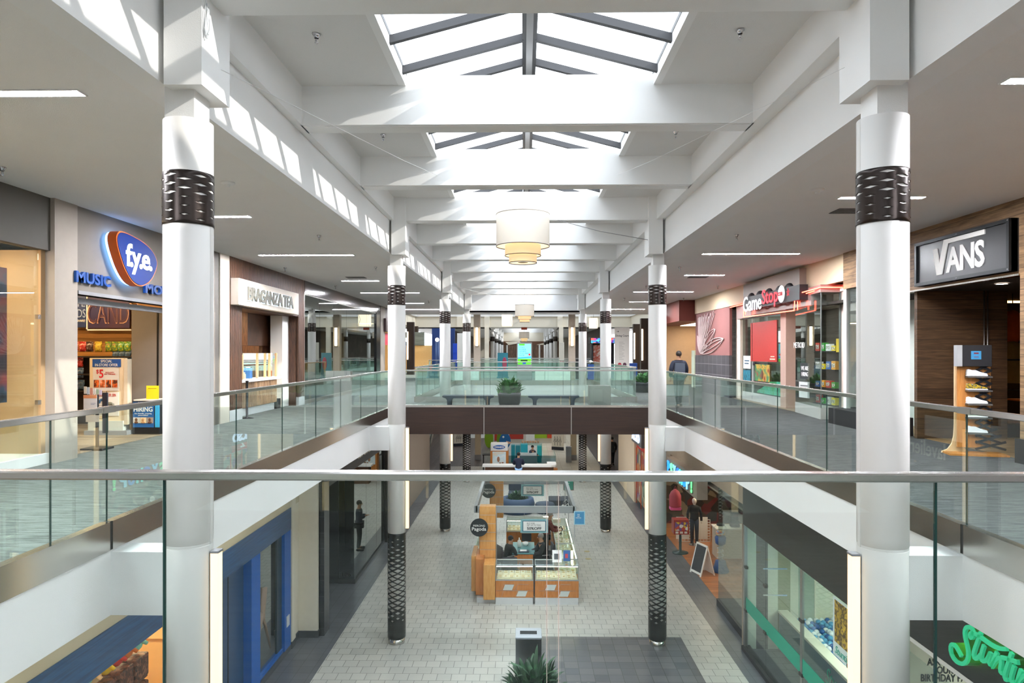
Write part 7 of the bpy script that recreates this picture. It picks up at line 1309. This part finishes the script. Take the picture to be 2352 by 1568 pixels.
# ================================================================ CEILING FIXTURES
def strip(X0, X1, Y, w=.13, label=''):
    r = T('ceiling_light', label, 'ceiling light', ((X0 + X1) / 2, Y, SOF), group='recessed strip lights of the walkways'); h = (X1 - X0) / 2
    b = MB(); b.box(-h, h, -w / 2, w / 2, -.012, -.006); part('diffuser', b, STRIP, r); b = MB(); t = .015
    b.box(-h - t, h + t, -w / 2 - t, -w / 2, -.014, 0); b.box(-h - t, h + t, w / 2, w / 2 + t, -.014, 0); b.box(-h - t, -h, -w / 2, w / 2, -.014, 0); b.box(h, h + t, -w / 2, w / 2, -.014, 0); part('trim', b, WHITE, r); return r
LS = [(-6.6, -4.12, 6.3), (-6.05, -4.85, 12.05), (-6.55, -4.2, 16.85), (-6.1, -4.85, 22.9), (-6.55, -4.2, 27.5), (-6.1, -4.85, 33.3), (-6.55, -4.2, 38), (-6.1, -4.85, 1.2), (-6.55, -4.2, -5), (-6.1, -4.85, -10), (-6.55, -4.2, -15)]
RS = [(4.3, 6.75, 6.15), (4.95, 6.25, 10.75), (4.4, 6.75, 16.8), (5.05, 6.27, 21.4), (4.4, 6.75, 27.2), (5.05, 6.27, 32.5), (4.4, 6.75, 38), (5.05, 6.27, 1.2), (4.4, 6.75, -5), (5.05, 6.27, -10), (4.4, 6.75, -15)]
ordn = ['first', 'third', 'fourth', 'fifth', 'sixth', 'seventh', 'eighth']
for lst, sd in ((LS, 'left'), (RS, 'right')):
    for i, (a, c, Y) in enumerate(lst): strip(a, c, Y, label='%s warm strip light in the %s walkway ceiling, %s' % ('long' if c - a > 2 else 'short', sd, ('%s in view from the camera' % ['first', 'second', 'third', 'fourth', 'fifth', 'sixth', 'seventh'][i]) if i < 7 else ['just above the camera', 'behind the camera', 'well behind the camera', 'farthest behind the camera'][i - 7]))
def spr():
    r = T('sprinkler', 'x', 'sprinkler', group='chrome ceiling sprinklers'); CH = M('C8C8CC', .15, 1, name='chrome', noise=0)
    b = MB(); b.lathe([(.045, 0), (.05, -.008), (.03, -.03), (.026, -.05)], n=16, cap=False); part('cup', b, CH, r); b = MB(); b.cyl((0, 0), .014, -.1, -.03, 10); b.lathe([(.02, -.1), (.022, -.105), (.005, -.12)], n=10); part('head', b, CH, r); return r
sp0 = None
SPR = [(727, 78, COF), (1700, 68, COF), (880, 308, COF), (1552, 301, COF), (5, 383, SOF), (733, 540, SOF), (655, 614, SOF), (863, 613, SOF), (771, 656, SOF), (985, 690, SOF), (1692, 538, SOF), (1561, 613, SOF), (1649, 656, SOF), (1570, 684, SOF), (1434, 684, SOF), (1484, 655, SOF)]
spl = ['on the left coffer panel of the nearest bay', 'on the right coffer panel of the nearest bay', 'on the left coffer panel of the second bay', 'on the right coffer panel of the second bay', 'at the left edge of the photo', 'in the left walkway ceiling before the first long strip light', 'over the tea counter sign', 'over the left walkway beside the second column', 'above the dark shopfront', 'over the left walkway past the second column', 'in the right walkway ceiling before the long strip light', 'over the right walkway beside the second column', 'above the games sign', 'over the right walkway near the mural', 'past the third right column, far one', 'just past the second right column']
for (px_, py_, Z), lb in zip(SPR, spl):
    X, Y = PZ(px_, py_, Z)
    if sp0 is None: sp0 = spr(); sp0.location = (X, Y, Z - .001); sp0['label'] = 'chrome sprinkler ' + lb
    else: copy_tree(sp0, (X, Y, Z - .001), label='chrome sprinkler ' + lb)
for px_, py_, lb in ((523, 419, 'left'), (1877, 435, 'right')):
    X, Y = PZ(px_, py_, SOF); r = T('smoke_detector', 'white round smoke detector in the %s walkway ceiling' % lb, 'smoke detector', (X, Y, SOF)); b = MB(); b.lathe([(.1, 0), (.1, -.015), (.07, -.03), (0, -.035)], n=24, cap=False); part('base', b, WHITE, r); b = MB(); b.lathe([(.04, -.03), (.03, -.06), (0, -.062)], n=16, cap=False); part('sensor', b, WHITE, r)
for px_, py_, lb in ((818, 637, 'left walkway ceiling above the dark shopfront'), (1603, 636, 'right walkway ceiling before the mural'), (1956, 484, 'right walkway ceiling left of the nearest column'), (1462, 693, 'right walkway ceiling past the second column')):
    X, Y = PZ(px_, py_, SOF); r = T('air_vent', 'dark square air vent in the ' + lb, 'vent', (X, Y, SOF)); b = MB(); b.box(-.3, .3, -.2, .2, -.008, 0); part('backing', b, M('3A3836', .7), r); b = MB()
    for k in range(5): b.box(-.3, .3, -.2 + k * .09, -.18 + k * .09, -.015, -.005)
    part('louvres', b, M('7A7876', .6), r)
# drum lamps
FAB = E('E9DFD2', .12, 'drum_fabric'); FAB2 = E('FFE0AE', .35, 'drum_inner_fabric')
def drum(X, Y, zt, s=1.0, label='', wires=()):
    r = T('drum_lamp', label, 'pendant lamp', (X, Y, zt), group='three-tier drum lamps under the skylights')
    b = MB(); b.lathe([(.66 * s, -.79 * s), (.66 * s, 0)], n=56, cap=False); o = part('large_shade', b, FAB, r)
    b = MB(); b.lathe([(.445 * s, -1.02 * s), (.445 * s, -.74 * s)], n=48, cap=False); part('middle_shade', b, FAB2, r)
    b = MB(); b.lathe([(.345 * s, -1.2 * s), (.345 * s, -.98 * s)], n=48, cap=False); part('small_shade', b, FAB2, r)
    for rr_, z, n_ in ((.66, -.79, 1), (.66, 0, 0), (.445, -1.02, 1), (.345, -1.2, 1)):
        b = MB(); b.lathe([(rr_ * s - .004, z * s - .008), (rr_ * s + .006, z * s - .008), (rr_ * s + .006, z * s + .008), (rr_ * s - .004, z * s + .008), (rr_ * s - .004, z * s - .008)], n=56, cap=False); part('rim', b, M('4A4038', .5) if n_ else M('A09A92', .5), r)
    b = MB(); b.lathe([(.66 * s, -.77 * s), (.445 * s, -.76 * s)], n=56, cap=False); b.lathe([(.445 * s, -1.0 * s), (.345 * s, -.99 * s)], n=48, cap=False); b.lathe([(.345 * s, -1.19 * s), (.13 * s, -1.19 * s)], n=48, cap=False); part('diffuser', b, E('FFEFD2', .7), r)
    b = MB(); b.lathe([(.13 * s, -1.185 * s), (0, -1.185 * s)], n=24, cap=False); part('opening', b, M('2A1E14', .6), r)
    b = MB(); b.tube([(0, 0, -.7 * s), (0, 0, 5.9 - zt if Y < 41 else 6.9 - zt)], .012); b.box(-.65 * s, .65 * s, -.01, .01, -.3, -.28); part('stem', b, GREY, r)
    return r
Yd = 16.77 - .0
X_, z_ = PY(1201, 485, 16.5); drum(X_, 16.6, z_ - .06, .98, 'nearest three-tier drum lamp under the skylight')
X2, z2 = PY(1205, 700, 37.0); drum(X2, 37.0, z2, .78, 'second three-tier drum lamp, farther down the hall')
X3, z3 = PY(1204, 760, 66.5); drum(X3, 70, z3, .8, 'third three-tier drum lamp, in the far wing')
# stay wires and cable knot
def wire(label, P, rad=.004, mat=None):
    b = MB(); b.tube(P, rad, 6); solo('stay_wire', b, mat or M('D8D8D8', .4), label, 'cable')
a = PY(508, 160, 6.2); c = PY(1090, 440, 16.2); wire('thin white wire running from the nearest left column to the drum lamp', [(a[0], 6.2, a[1]), ((a[0] + c[0]) / 2, 11.2, (a[1] + c[1]) / 2 - .05), (c[0], 16.2, c[1])], .004)
a = PY(1940, 155, 6.2); c = PY(1330, 440, 16.2); wire('thin white wire running from the nearest right column to the drum lamp', [(a[0], 6.2, a[1]), ((a[0] + c[0]) / 2, 11.2, (a[1] + c[1]) / 2 - .05), (c[0], 16.2, c[1])], .002)
a = PY(1268, 502, 16.6); c = PY(1490, 551, 16.6); wire('grey cable from the drum lamp to the second right column', [(a[0], 16.6, a[1]), ((a[0] + c[0]) / 2, 16.6, (a[1] + c[1]) / 2 - .05), (c[0], 16.6, c[1])], .008, GREY)
a = PY(1035, 655, 27.2); c = PY(1178, 690, 36.8); wire('white wire from the third left column toward the second drum lamp', [(a[0], 27.2, a[1]), (c[0], 36.8, c[1])], .006)
Xk, zk = PY(484, 60, 6.1); r = T('cable_coil', 'clear coil of cable hanging on the nearest left column top', 'cable', (CXL + .275, 6.05, zk + .2)); b = MB()
for k in range(4): b.tube([(.01, .03 * sin(t * .7 + k) + .01 * k, -.18 + .16 * cos(t * .7) * (1 - .1 * k)) for t in range(10)], .005, 5)
part('coil', b, M('D0D4D8', .2), r); b = MB(); b.tube([(0, 0, -.05), (.02, 0, .1), (-.01, 0, .14)], .008); part('hook', b, WHITE, r)
# walkway lamps of the lower level under the slabs
for sd, x0, x1 in (('left', -5.1, -4.6), ('right', 4.5, 4.9)):
    for i, Y in enumerate((7, 12.5, 18, 24, 30, 36)):
        b = MB(); b.box(x0, x1, Y - .5, Y + .5, -.667, -.656); solo('ceiling_light', b, E('FFF0DA', 6), 'flat lamp under the %s slab above the lower walkway, %s from the camera' % (sd, ords[i]), 'ceiling light', group='flat lamps under the slabs')
